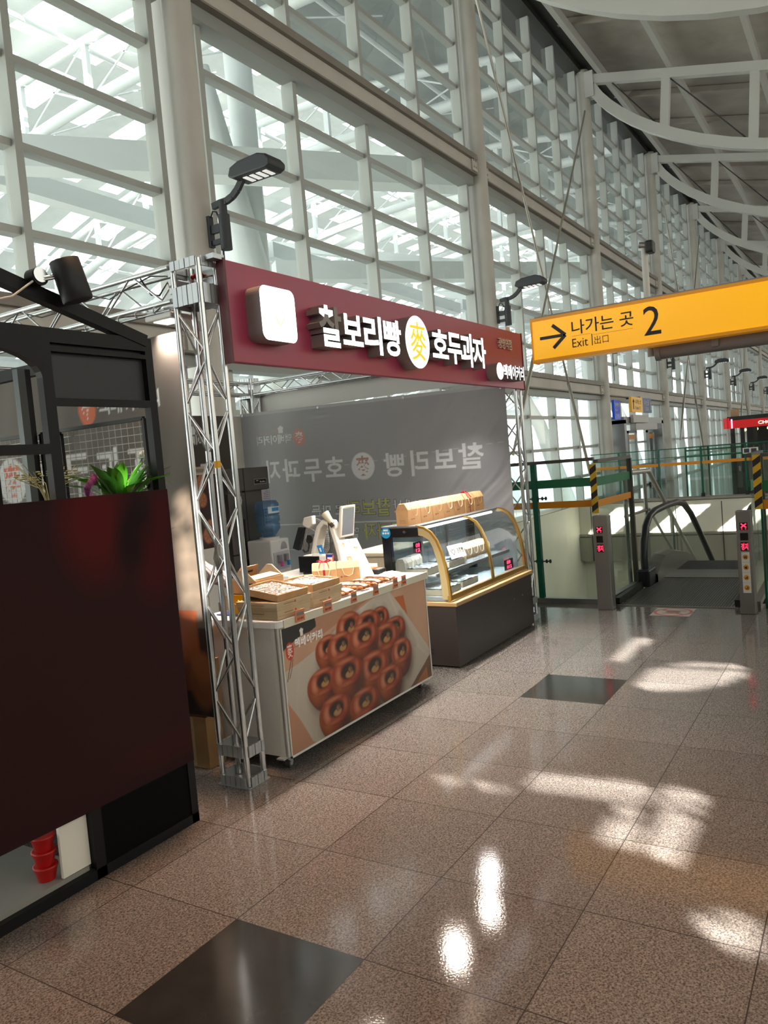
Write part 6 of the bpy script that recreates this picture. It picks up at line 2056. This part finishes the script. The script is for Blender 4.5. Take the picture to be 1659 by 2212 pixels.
def bollard(y0, y1, x, side, picto):
    t = thing('escalator_bollard', 'grey steel bollard with red lit signs ' + side, 'bollard', (x + 0.06, (y0 + y1) / 2, 0), group='steel bollards at the escalator')
    h = 0.948
    obj('body', MB().box(x, x + 0.12, y0, y1, 0, h), M_SS, t, bevel=0.006)
    obj('side_strip', MB().box(x + 0.12, x + 0.16, y0 + 0.01, y1 - 0.005, 0, h - 0.01), M_HB, t)
    ym = y1 - 0.065
    w_ = 0.033
    q = x - 0.002
    for z0, z1, kind in ((0.775, 0.842, 'x'), (0.68, 0.747, ''), (0.585, 0.662, 't')):
        s = obj('screen', MB().box(q, x + 0.001, ym - w_, ym + w_, z0, z1), M_SCR, t)
        if kind == 'x':
            cm = MB()
            for sg_ in (-1, 1):
                cm.bar((q - 0.001, ym - 0.022, 0.815 - 0.018 * sg_), (q - 0.001, ym + 0.022, 0.815 + 0.018 * sg_), 0.002, 0.011, (0, 0.63, 0.78 * 1))
            obj('cross_mark', cm, M_RLEDS, s)
            dm = MB()
            for dy in (-0.016, 0.016):
                dm.prism([(q - 0.001, ym + dy - 0.008, 0.787), (q - 0.001, ym + dy + 0.008, 0.787), (q - 0.001, ym + dy, 0.780)], (-0.001, 0, 0))
            obj('dot_mark', dm, M_RLEDS, s)
        if kind == 't':
            obj('lettering', lettering(MB(), '정지', (q - 0.001, ym + 0.029, 0.592), (0, -1, 0), Z3, 0.058, 0.062, 0.0006, 0.025), M_RLEDS, s)
    if picto:
        for k in range(4):
            z1 = 0.572 - 0.094 * k
            p = obj('pictogram_sheet', MB().box(q, x + 0.001, ym - 0.036, ym + 0.032, z1 - 0.092, z1), mat('sheet_white', 'd3d0cb', 0.5), t)
            obj('pictogram_disc', MB().cyl((q, ym - 0.002, z1 - 0.045), (q - 0.0012, ym - 0.002, z1 - 0.045), 0.024, 20), mat('disc_amber', 'd2922b', 0.5), p)
            fg = MB()
            fg.box(q - 0.002, q - 0.0012, ym - 0.012, ym - 0.004, z1 - 0.06, z1 - 0.034).box(q - 0.002, q - 0.0012, ym + 0.002, ym + 0.009, z1 - 0.06, z1 - 0.036 - 0.004 * k)
            if k in (0, 2):
                fg.box(q - 0.002, q - 0.0012, ym - 0.006, ym + 0.004, z1 - 0.05, z1 - 0.044)
            if k == 1:
                fg.prism([(q - 0.0012, ym - 0.016, z1 - 0.06), (q - 0.0012, ym - 0.006, z1 - 0.06), (q - 0.0012, ym + 0.012, z1 - 0.04), (q - 0.0012, ym + 0.004, z1 - 0.036)], (-0.0008, 0, 0))
            obj('pictogram', fg, M_HB, p)
    return t


bollard(2.25, 2.40, 7.72, 'on the left of the escalator entrance', False)
bollard(0.945, 1.075, 7.70, 'and amber pictograms, right of the escalator', True)


def barrier(name, label, pts, h, bands, posts, toprail=True, foot=True, group='glass barriers round the stair well'):
    """upright glass panes along pts with coloured bands, green edged posts and a steel top rail"""
    t = thing('glass_barrier', label, 'barrier', (pts[0][0], pts[0][1], 0), group=group)
    for (a, b) in zip(pts, pts[1:]):
        A, B = Vector((*a, 0)), Vector((*b, 0))
        d = (B - A).normalized()
        n = Vector((-d.y, d.x, 0)) * 0.006
        obj('pane', MB().add([A + Vector((0, 0, 0.05)), B + Vector((0, 0, 0.05)), B + Vector((0, 0, h)), A + Vector((0, 0, h))], [(0, 1, 2, 3)]), M_BGL, t)
        for (z0, z1, m, nm) in bands:
            obj(nm, MB().prism([A + Vector((0, 0, z0)) - n, B + Vector((0, 0, z0)) - n, B + Vector((0, 0, z1)) - n, A + Vector((0, 0, z1)) - n], n * 2), m, t)
        if toprail:
            obj('top_rail', MB().bar(A + Vector((0, 0, h + 0.015)), B + Vector((0, 0, h + 0.015)), 0.05, 0.035), M_SSD, t)
        if foot:
            obj('foot_rail', MB().bar(A + Vector((0, 0, 0.025)), B + Vector((0, 0, 0.025)), 0.07, 0.05), M_SS, t)
    for (x, y, w_, m) in posts:
        obj('post', MB().box(x - w_ / 2, x + w_ / 2, y - w_ / 2, y + w_ / 2, 0, h), m, t)
    return t


GB = [(1.235, 1.325, M_GBAND, 'green_stripe'), (1.02, 1.09, M_OBAND, 'orange_stripe')]
b1 = barrier('a', 'glass barrier with green and orange stripes between the display case and the left bollard', [(8.04, 6.8), (8.04, 2.44)], 1.50, GB, [(8.04, 3.10, 0.055, M_GEDGE)])
for z in (1.13, 0.45):
    f_ = MB().cyl((8.03, 3.20, z), (8.03, 2.97, z), 0.007, 8)
    for dy in (0.06, 0.0, -0.05, -0.09):
        f_.ell((8.03, 3.07 + dy, z), (0.018, 0.014, 0.022), 10, 8)
    obj('glass_clamp', f_, M_HB, b1)
b2 = barrier('b', 'glass barrier along the left side of the escalator landing behind the left bollard', [(8.0, 2.41), (9.10, 2.36)], 1.475, GB, [(9.12, 2.36, 0.05, M_SSD)])


def hazard(x, y, z0, z1, lab):
    t = thing('hazard_tape', lab, 'tape', (x, y, z0), group='hazard tapes on the barrier ends')
    n = 4
    w_ = 0.068
    ym = w_ / 2
    obj('strip', MB().box(x - 0.004, x + 0.004, y - ym, y + ym, z0, z1), M_HY, t)
    h = (z1 - z0) / n
    for k in range(n):
        a = z0 + h * k + h * 0.08
        obj('stripe', MB().prism([(x - 0.004, y - ym, a + 0.05), (x - 0.004, y + ym, a), (x - 0.004, y + ym, a + h * 0.5), (x - 0.004, y - ym, min(z1, a + 0.05 + h * 0.5))], (-0.0015, 0, 0)), M_HB, t)


hazard(7.965, 2.432, 0.955, 1.465, 'yellow and black striped tape on the glass edge above the left bollard')
hazard(7.965, 0.905, 0.935, 1.44, 'yellow and black striped tape on the glass edge above the right bollard')
b3 = barrier('c', 'tinted glass barrier at the right edge, right of the pictogram bollard', [(8.0, 0.87), (8.0, -3.1)], 1.42, [(1.10, 1.2, M_GBAND, 'green_stripe'), (0.93, 1.02, M_OBAND, 'orange_stripe')], [(8.0, 0.885, 0.02, M_GEDGE)])
barrier('d', 'glass barrier along the right side of the escalator landing', [(8.05, 0.98), (9.2, 1.0)], 1.42, [(1.10, 1.2, M_GBAND, 'green_stripe')], [(9.2, 1.0, 0.04, M_SSD)])

# the escalator itself
es = thing('escalator', 'escalator going down from the concourse between the two steel bollards', 'escalator', (9, 1.7, 0))
EY0, EY1 = 1.14, 2.28
M_RIB = mat('ribbed_plate', '68696b', 0.3, 0.6)
lp = MB().box(7.98, 10.25, EY0 + 0.05, EY1 - 0.05, -0.04, 0.006)
obj('landing_plate', lp, M_RIB, es)
gv = MB()
for k in range(42):
    y = EY0 + 0.07 + 0.0245 * k
    gv.box(7.99, 9.55, y, y + 0.012, 0.006, 0.010)
obj('plate_ribs', gv, M_SSD, es)
obj('landing_frame', MB().box(7.94, 7.98, EY0 - 0.0, EY1 + 0.0, -0.02, 0.008), M_SS, es)
obj('comb_plate', MB().box(9.6, 9.95, EY0 + 0.05, EY1 - 0.05, 0.006, 0.016), M_SS, es)
for k in range(9):
    x = 10.25 + 0.4 * k
    z = -0.0 - 0.21 * max(0, k - 1)
    obj('step', MB().box(x, x + 0.41, EY0 + 0.08, EY1 - 0.08, z - 0.24, z - 0.004), M_HB, es)
SLP = math.tan(math.radians(30))
def path(zo, xo=0.0):
    return [(9.09, 0.12), (9.08, 0.33), (9.13, 0.50), (9.23, 0.66), (9.42, 0.765), (9.72, 0.805), (10.3, 0.815), (11.0, 0.80), (11.45, 0.74), (11.9, 0.56), (12.4, 0.27), (13.8, -0.60), (16.0, -1.95)]
HP = path(0)
for side, y in (('left', EY1 - 0.03), ('right', EY0 + 0.03)):
    obj('handrail', MB().tube([(x, y, z + 0.0) for x, z in HP], 0.042, 12), M_RBR, es)
    gl_ = [(x + (0.03 if i < 3 else 0), y, z - 0.03) for i, (x, z) in enumerate(HP)]
    base = [(9.15, 0.0), (9.15, 0.02), (9.2, 0.05), (9.3, 0.1), (9.5, 0.2), (9.75, 0.26), (10.3, 0.24), (11.0, 0.12), (11.45, 0.0), (11.9, -0.22), (12.4, -0.52), (13.8, -1.40), (16.0, -2.75)]
    vs = gl_ + [(x, y, z) for x, z in base]
    n = len(HP)
    obj('balustrade_glass', MB().add(vs, [(i, i + 1, n + i + 1, n + i) for i in range(n - 1)]), M_BGL, es)
    sk_ = MB()
    vs = []
    for (x, z) in base:
        for (dy, dz) in ((-0.09, 0.0), (0.05, 0.03), (0.05, -0.35), (-0.09, -0.35)):
            vs.append((x, y + (dy if side == 'left' else -dy), z + dz))
    sk_.add(vs, [(k * 4 + q, k * 4 + (q + 1) % 4, k * 4 + 4 + (q + 1) % 4, k * 4 + 4 + q) for k in range(3, n - 1) for q in range(4)])
    obj('skirt', sk_, M_SS, es)
    obj('newel_base', MB().box(8.98, 9.32, y - 0.07, y + 0.07, 0.0, 0.20), M_RBR, es, bevel=0.02)
    obj('deck_side', MB().bar((8.0, y + (0.03 if side == 'left' else -0.03), 0.03), (9.0, y + (0.03 if side == 'left' else -0.03), 0.03), 0.05, 0.08), M_HB, es)
# stainless guard rail beside the escalator
t = thing('guard_rail', 'stainless guard rail sloping down beside the left side of the escalator', 'railing', (9.2, 2.45, 0))
obj('rail', MB().tube([(9.15, 2.45, 1.30), (10.35, 2.45, 1.27), (10.42, 2.45, 1.25), (14.0, 2.45, -0.85)], 0.03, 10), mat('bright_stainless', 'c2bfb9', 0.3, 0.6), t)
obj('mid_rail', MB().tube([(9.15, 2.45, 0.80), (10.3, 2.45, 0.78), (14, 2.45, -1.4)], 0.018, 8), M_SS, t)
for x, z in ((9.2, 1.29), (10.15, 1.26), (11.6, 0.55)):
    obj('post', MB().cyl((x, 2.45, z - 2.6 if x > 10.5 else z - 1.7), (x, 2.45, z), 0.024, 10), M_SS, t)
# the no-entry sticker on the floor
cv = Canvas(0.36, 0.36, 0.006, 'b5aca6')
cv.ell(0.18, 0.18, 0.178, 0.178, 'a8434a', 0.03)
cv.ell(0.18, 0.18, 0.15, 0.15, 'b9b2ad', 0.03)
cv.ell(0.18, 0.18, 0.07, 0.05, '6b4a45', 0.2)
cv.line([(0.08, 0.24), (0.28, 0.24)], 0.03, '7d6a66')
cv.line([(0.1, 0.12), (0.26, 0.10)], 0.025, '7d6a66')
cv.line([(0.07, 0.29), (0.29, 0.07)], 0.028, 'a8434a')
t = thing('floor_sticker', 'round red rimmed sticker on the floor in front of the escalator', 'sticker', (7.70, 1.67, 0))
cv.build('sticker_sheet', mat('sticker_print', None, 0.35, attr=True), (7.52, 1.85, 0.0022), (0, -1, 0), X3, t)

# ---- barrier on the far side of the well
far = thing('glass_barrier', 'long green glass barrier on the far side of the stair well with an orange stripe', 'barrier', (22.1, 3, 0), group='glass barriers round the stair well')
FXB = 22.12
obj('pane', MB().add([(FXB, 6.8, 0.1), (FXB, -3.2, 0.1), (FXB, -3.2, 1.38), (FXB, 6.8, 1.38)], [(0, 1, 2, 3)]), M_BGL, far)
obj('top_edge', MB().box(FXB - 0.012, FXB + 0.012, -3.2, 6.8, 1.37, 1.395), M_GEDGE, far)
obj('orange_stripe', MB().box(FXB - 0.014, FXB - 0.004, -3.2, 6.8, 0.93, 1.01), M_OBAND, far)
obj('green_stripe', MB().box(FXB - 0.014, FXB - 0.004, -3.2, 6.8, 1.145, 1.165), M_GBAND, far)
for k in range(9):
    y = 6.0 - 1.08 * k
    obj('post', MB().box(FXB - 0.02, FXB + 0.06, y - 0.022, y + 0.022, 0.0, 1.38), M_GEDGE, far)
    obj('clamp', MB().box(FXB - 0.04, FXB + 0.06, y - 0.04, y + 0.04, 0.0, 0.16), M_HB, far)
struct('floor_kerb', MB().box(21.95, 22.4, -3.2, 7.0, 0.0, 0.06), mat('ledge_grey', '9b978c', 0.5))
b5 = barrier('e', 'distant green glass barrier behind the first one, in front of the glazed wall', [(33, 6.3), (33, 2.9)], 1.25, [(1.10, 1.16, M_GBAND, 'green_stripe'), (0.86, 0.92, M_GBAND, 'green_stripe')], [(33, y, 0.06, M_GEDGE) for y in (6.3, 5.45, 4.6, 3.75, 2.9)], True, False)
# ================================================================== SIGNS, WALL LAMPS, DISTANT STALLS
M_SY = mat('sign_yellow_lit', 'f0ac10', 0.35, emit=lin('f2a90c'), estr=0.55)
M_SYE = mat('sign_yellow_edge', 'cf8a0c', 0.4, emit=lin('cf860a'), estr=0.25)
M_SINK = mat('sign_ink', '1c1710', 0.5)
M_LILAC = mat('gantry_paint', '8f8784', 0.45)
sx = 8.0
es_ = thing('exit_sign', 'long yellow lit exit sign with a black arrow and the number 2', 'sign', (8.1, 1.0, 2.58))
obj('face', MB().box(sx, sx + 0.02, -2.2, 2.985, 2.60, 3.0), M_SY, es_)
obj('frame_edge', MB().box(sx - 0.012, sx + 0.15, -2.2, 2.985, 3.0, 3.03).box(sx - 0.012, sx + 0.15, -2.2, 2.985, 2.57, 2.60), M_SYE, es_)
obj('end_cap', MB().box(sx - 0.012, sx + 0.15, 2.985, 3.0, 2.565, 3.035), M_SYE, es_)
obj('casing', MB().box(sx + 0.02, sx + 0.15, -2.2, 2.985, 2.60, 3.0), M_LILAC, es_)
obj('top_cover', MB().box(sx - 0.015, sx + 0.155, -2.2, 2.95, 3.03, 3.042), M_LILAC, es_)
ar = MB().box(sx - 0.003, sx, 2.64, 2.906, 2.798, 2.830)
for s in (-1, 1):
    ar.bar((sx - 0.0016, 2.632, 2.814), (sx - 0.0016, 2.765, 2.814 + s * 0.118), 0.003, 0.036, Vector((0, s * 0.66, 0.75)))
obj('arrow', ar, M_SINK, es_)
U_ = (0, -1, 0)
obj('lettering', lettering(MB(), '나가는 곳', (sx - 0.0015, 2.562, 2.80), U_, Z3, 0.625, 0.145, 0.0012, 0.008), M_SINK, es_)
obj('lettering', lettering(MB(), 'Exit', (sx - 0.0015, 2.565, 2.67), U_, Z3, 0.163, 0.088, 0.0012, 0.0), M_SINK, es_)
obj('lettering', lettering(MB(), '出口', (sx - 0.0015, 2.335, 2.67), U_, Z3, 0.142, 0.083, 0.0012, -0.004), M_SINK, es_)
obj('divider', MB().box(sx - 0.003, sx, 2.354, 2.362, 2.665, 2.78), M_SINK, es_)
obj('number', lettering(MB(), '2', (sx - 0.0015, 1.843, 2.677), U_, Z3, 0.162, 0.276, 0.0012, 0.0), M_SINK, es_)
obj('thin_line', MB().box(sx - 0.002, sx, 2.37, 2.565, 2.7855, 2.788).box(sx - 0.002, sx, 1.945, 2.345, 2.769, 2.7715), mat('sign_line', '9a6a10', 0.5), es_)
gt = thing('sign_gantry', 'grey round gantry tube carrying the yellow exit sign, camera post on top', 'gantry', (8.3, 1.0, 2.4))
obj('tube', MB().cyl((8.26, 1.76, 2.535), (8.26, -9.45, 2.535), 0.08, 20), M_LILAC, gt)
obj('end_disc', MB().cyl((8.26, 1.80, 2.535), (8.26, 1.75, 2.535), 0.092, 24), M_LILAC, gt)
obj('camera_post', MB().cyl((8.30, 1.86, 2.50), (8.30, 1.86, 3.62), 0.032, 14), M_COLUMN, gt)
obj('hanger', MB().box(8.152, 8.18, 1.2, 1.26, 2.5, 2.98).box(8.152, 8.18, -1.5, -1.44, 2.5, 2.98), M_LILAC, gt)
obj('camera_head', MB().box(8.22, 8.36, 1.76, 1.84, 3.52, 3.64), M_HB, gt, bevel=0.02)
obj('camera_glass', MB().cyl((8.28, 1.82, 3.60), (8.28, 1.90, 3.62), 0.03, 14), M_SS, gt)

# ---- floodlights on the columns
M_ANTH = mat('anthracite', '3c3f43', 0.55)
M_LEDOFF = mat('led_panel', 'e8e6e0', 0.3, emit=(1, 0.98, 0.94), estr=0.5)


def wall_lamp(x):
    t = thing('column_lamp', '', 'lamp', (x, 6.86, 4.45), group='dark lamps on the columns')
    B = lambda mb: mb
    obj('bracket', MB().box(x - 0.02, x + 0.06, 6.83, 6.87, 4.50, 4.88), M_ANTH, t)
    obj('bracket_arm', MB().box(x + 0.0, x + 0.05, 6.64, 6.83, 4.66, 4.76).box(x + 0.0, x + 0.05, 6.64, 6.83, 4.52, 4.58), M_ANTH, t)
    obj('socket', MB().cyl((x + 0.025, 6.62, 4.43), (x + 0.025, 6.62, 4.85), 0.072, 18), M_ANTH, t)
    obj('neck', MB().cyl((x + 0.025, 6.62, 4.85), (x + 0.025, 6.62, 5.02), 0.05, 16), M_ANTH, t)
    ap = [(6.78, 4.985), (6.66, 5.0), (6.55, 5.0), (6.45, 5.03), (6.36, 5.09), (6.29, 5.17), (6.25, 5.22)]
    am = MB()
    for (y0, z0), (y1, z1) in zip(ap, ap[1:]):
        am.bar((x + 0.025, y0, z0), (x + 0.025, y1, z1), 0.05, 0.075, (0, 0, 1))
    obj('curved_arm', am, M_ANTH, t)
    hd = MB()
    prof = [(6.37, 5.20), (6.33, 5.30), (6.20, 5.345), (5.90, 5.36), (5.78, 5.32), (5.72, 5.25), (5.73, 5.19), (5.80, 5.165), (6.30, 5.165)]
    hd.prism([(x - 0.13, y, z) for y, z in prof], (0.31, 0, 0))
    obj('lamp_head', hd, M_ANTH, t, bevel=0.02)
    for k in range(4):
        obj('led_window', MB().box(x - 0.06, x + 0.11, 5.83 + 0.10 * k, 5.89 + 0.10 * k, 5.157, 5.166), M_LEDOFF, t)
    obj('cable_loop', MB().tube([(x + 0.02, 6.83, 4.86), (x + 0.02, 6.79, 4.93), (x + 0.02, 6.73, 4.91), (x + 0.02, 6.70, 4.84)], 0.010, 6), M_HB, t)
    obj('conduit', MB().cyl((x + 0.05, 6.70, 4.44), (x + 0.05, 6.70, 3.6), 0.012, 8), M_ANTH, t)
    return t


first = None
names = ['dark column lamp above the left end of the maroon sign, largest of its row', 'dark column lamp above the right end of the maroon sign', 'dark column lamp hidden partly below the yellow exit sign', 'first dark column lamp right of the gantry end disc',
         'second dark column lamp right of the gantry end disc', 'third dark column lamp right of the gantry end disc', 'fourth dark column lamp right of the gantry end disc', 'fifth dark column lamp right of the gantry end disc', 'sixth dark column lamp right of the gantry end disc']
for k, x in enumerate(XC[1:10]):
    if first is None:
        first = wall_lamp(x)
        first['label'] = names[0]
        continue
    dup(first, (x, 6.86, 4.45), label=names[k])

# ---- entrance in the glazed wall beyond the well
M_BLUE = mat('sign_blue', '1d47a8', 0.4, emit=lin('1c46b0'), estr=0.35)
M_YSG = mat('sign_yellow_small', 'd9a538', 0.45, emit=lin('d9a030'), estr=0.25)
t = thing('hanging_sign', 'blue station sign beside the fourth column of the glazed wall', 'sign', (25.3, 6.85, 2.42), group='small signs over the glass entrance')
obj('panel', MB().box(24.95, 25.62, 6.80, 6.88, 2.42, 3.03), M_BLUE, t)
obj('lettering', lettering(MB(), '엘리베이터', (25.02, 6.797, 2.82), X3, Z3, 0.52, 0.13, 0.002, 0.0), M_CARD, t)
obj('lettering', lettering(MB(), 'Elevator', (25.05, 6.797, 2.68), X3, Z3, 0.3, 0.07, 0.002, 0.0), M_CARD, t)
obj('lettering', lettering(MB(), '타는곳', (25.10, 6.797, 2.48), X3, Z3, 0.38, 0.12, 0.002, 0.01), M_CARD, t)
t = thing('hanging_sign', 'half yellow half blue station sign over the glass entrance', 'sign', (27.6, 6.55, 2.55), group='small signs over the glass entrance')
obj('yellow_panel', MB().box(25.9, 27.35, 6.50, 6.58, 2.63, 3.12), M_YSG, t)
obj('blue_panel', MB().box(27.35, 28.62, 6.50, 6.58, 2.63, 3.12), mat('sign_blue_grey', '3c5c9c', 0.45), t)
obj('arrow', MB().box(26.1, 26.16, 6.49, 6.50, 2.72, 3.0).prism([(26.0, 6.495, 2.95), (26.26, 6.495, 2.95), (26.13, 6.495, 3.06)], (0, -0.005, 0)), M_SINK, t)
obj('lettering', lettering(MB(), '나가는곳', (26.4, 6.497, 2.90), X3, Z3, 0.75, 0.14, 0.002, 0.0), M_SINK, t)
obj('lettering', lettering(MB(), 'Exit 2', (26.4, 6.497, 2.72), X3, Z3, 0.6, 0.1, 0.002, 0.0), M_SINK, t)
obj('lettering', lettering(MB(), '타는곳', (27.5, 6.497, 2.88), X3, Z3, 0.75, 0.17, 0.002, 0.01), M_CARD, t)
obj('lettering', lettering(MB(), '1 2 3', (27.7, 6.497, 2.70), X3, Z3, 0.4, 0.11, 0.002, 0.01), M_CARD, t)
obj('arrow', MB().box(28.42, 28.48, 6.49, 6.50, 2.72, 2.98).prism([(28.34, 6.495, 2.93), (28.56, 6.495, 2.93), (28.45, 6.495, 3.05)], (0, -0.005, 0)), M_CARD, t)
obj('bracket', MB().box(27.2, 27.26, 6.54, 7.0, 3.12, 3.16), M_ANTH, t)
dr = holder('door_1', (28, 7.2, 0))
obj('portal', MB().box(25.8, 26.05, 6.75, 7.35, 0, 2.4).box(31.2, 31.45, 6.75, 7.35, 0, 2.4).box(25.8, 31.45, 6.75, 7.35, 2.28, 2.5), mat('portal_grey', '9a9b9d', 0.4, 0.3), dr)
obj('door_operator', MB().box(27.1, 30.2, 6.7, 6.9, 2.06, 2.28), mat('operator_grey', 'b5b1b0', 0.4), dr)
for (a, b) in ((26.1, 27.2), (27.25, 28.4), (30.0, 31.1)):
    lf = obj('leaf', MB().box(a, a + 0.09, 7.02, 7.08, 0, 2.06).box(b - 0.09, b, 7.02, 7.08, 0, 2.06).box(a, b, 7.02, 7.08, 1.97, 2.06).box(a, b, 7.02, 7.08, 0, 0.12), mat('door_frame', '8c9296', 0.4, 0.4), dr)
    obj('leaf_glass', MB().add([(a, 7.05, 0.1), (b, 7.05, 0.1), (b, 7.05, 2.0), (a, 7.05, 2.0)], [(0, 1, 2, 3)]), M_GLASS, lf)
    obj('orange_sticker', MB().box(a + 0.15, b - 0.15, 7.03, 7.035, 1.75, 1.92), M_OBAND, lf)
solo('wall_speaker_box', MB().box(26.5, 28.6, 6.62, 6.72, 2.30, 2.56), mat('box_white', 'd3cfcd', 0.5), 'pale equipment box under the yellow and blue sign over the entrance', 'box')

# ---- red fronted kiosk far behind
rk = thing('food_kiosk', 'distant dark food kiosk with a red fascia at the right edge', 'kiosk', (25, 2.0, 0))
obj('fascia', MB().box(24.0, 24.2, -2.5, 3.42, 1.80, 2.02), mat('fascia_red', 'c41418', 0.4, emit=lin('c01014'), estr=0.35), rk)
obj('fascia_end', MB().cyl((24.1, 3.42, 1.80), (24.1, 3.42, 2.10), 0.12, 16), mat('fascia_red', 'c41418'), rk)
obj('roof_edge', MB().box(24.0, 27.2, -2.5, 3.42, 2.02, 2.13), M_HB, rk)
obj('pink_light', MB().cyl((23.985, 3.30, 1.80), (23.985, 3.30, 2.06), 0.02, 10), mat('pink_glow', 'ff80e0', 0.4, emit=(1.0, 0.35, 0.9), estr=1.8), rk)
obj('lettering', lettering(MB(), 'CHO', (23.998, 2.63, 1.86), U_, Z3, 0.34, 0.09, 0.004, 0.02), mat('lit_cream', 'fff0d8', 0.4, emit=(1, 0.85, 0.65), estr=1.2), rk)
for y in (3.30, 3.05, 2.72):
    obj('post', MB().box(24.02, 24.14, y - 0.05, y + 0.05, 0, 1.80), M_HB, rk)
obj('counter_front', MB().box(24.1, 24.2, -2.5, 3.25, 0.12, 0.95), mat('kiosk_brown', '6f6258', 0.6), rk)
obj('plinth', MB().box(24.08, 24.2, -2.5, 3.3, 0.0, 0.12), M_HB, rk)
obj('back_wall', MB().box(27.0, 27.2, -2.5, 3.3, 0.0, 2.02), M_HB, rk)
obj('rail_box', MB().box(24.0, 24.1, -2.5, 2.95, 0.95, 1.0), M_SSD, rk)
for k, y in enumerate((3.0, 2.70, 2.41)):
    lb = thing('pendant_bulb', ('left', 'middle', 'right')[k] + ' warm pendant bulb under the red fascia of the distant kiosk', 'lamp', (24.3, y, 1.70), group='pendant bulbs of the red kiosk')
    obj('bulb', MB().ell((24.3, y, 1.735), (0.035, 0.035, 0.04), 12, 8), mat('bulb_glow', 'ffb050', 0.4, emit=(1.0, 0.62, 0.2), estr=4), lb)
    obj('cap', MB().cyl((24.3, y, 1.77), (24.3, y, 2.02), 0.012, 8), M_HB, lb)
for k in range(5):
    y = 2.78 - 0.12 * k
    bt = thing('dark_bottle', ('first', 'second', 'third', 'fourth', 'fifth')[k] + ' dark bottle from the left on the counter of the distant red kiosk', 'bottle', (24.25, y, 1.0), group='bottles on the red kiosk counter')
    obj('glass_body', MB().lathe([(0.035, 0), (0.036, 0.24), (0.012, 0.32), (0.012, 0.38)], (24.25, y, 1.0), 12), mat('bottle_dark', ('23304a', '3a2a22', '22242c')[k % 3], 0.25), bt)
solo('hanging_board', MB().box(24.3, 24.36, 3.14, 3.36, 2.13, 2.34), mat('board_tan', 'b08a68', 0.6), 'small tan board standing on top of the distant red kiosk', 'board')
t = thing('framed_notice', 'small framed notice above the far barrier near the right bollard', 'frame', (14, 1.7, 1.31))
solo_box = MB().box(14.0, 14.03, 1.555, 1.785, 1.31, 1.405)
obj('frame', solo_box, M_LAMPB, t)
obj('picture', MB().box(13.995, 14.0, 1.58, 1.66, 1.325, 1.39).box(13.995, 14.0, 1.69, 1.765, 1.325, 1.39), M_ANTH, t)
obj('stand', MB().box(14.0, 14.03, 1.655, 1.685, -3, 1.31), M_SSD, t)
# ---- lamps of the concourse
lamp('concourse_lamp', 'SPOT', (3.4, 3.0, 9.6), (2.2, 1.7, 0), 2600, (1.0, 0.55, 0.30), 0.3, spot=36, blend=0.9)
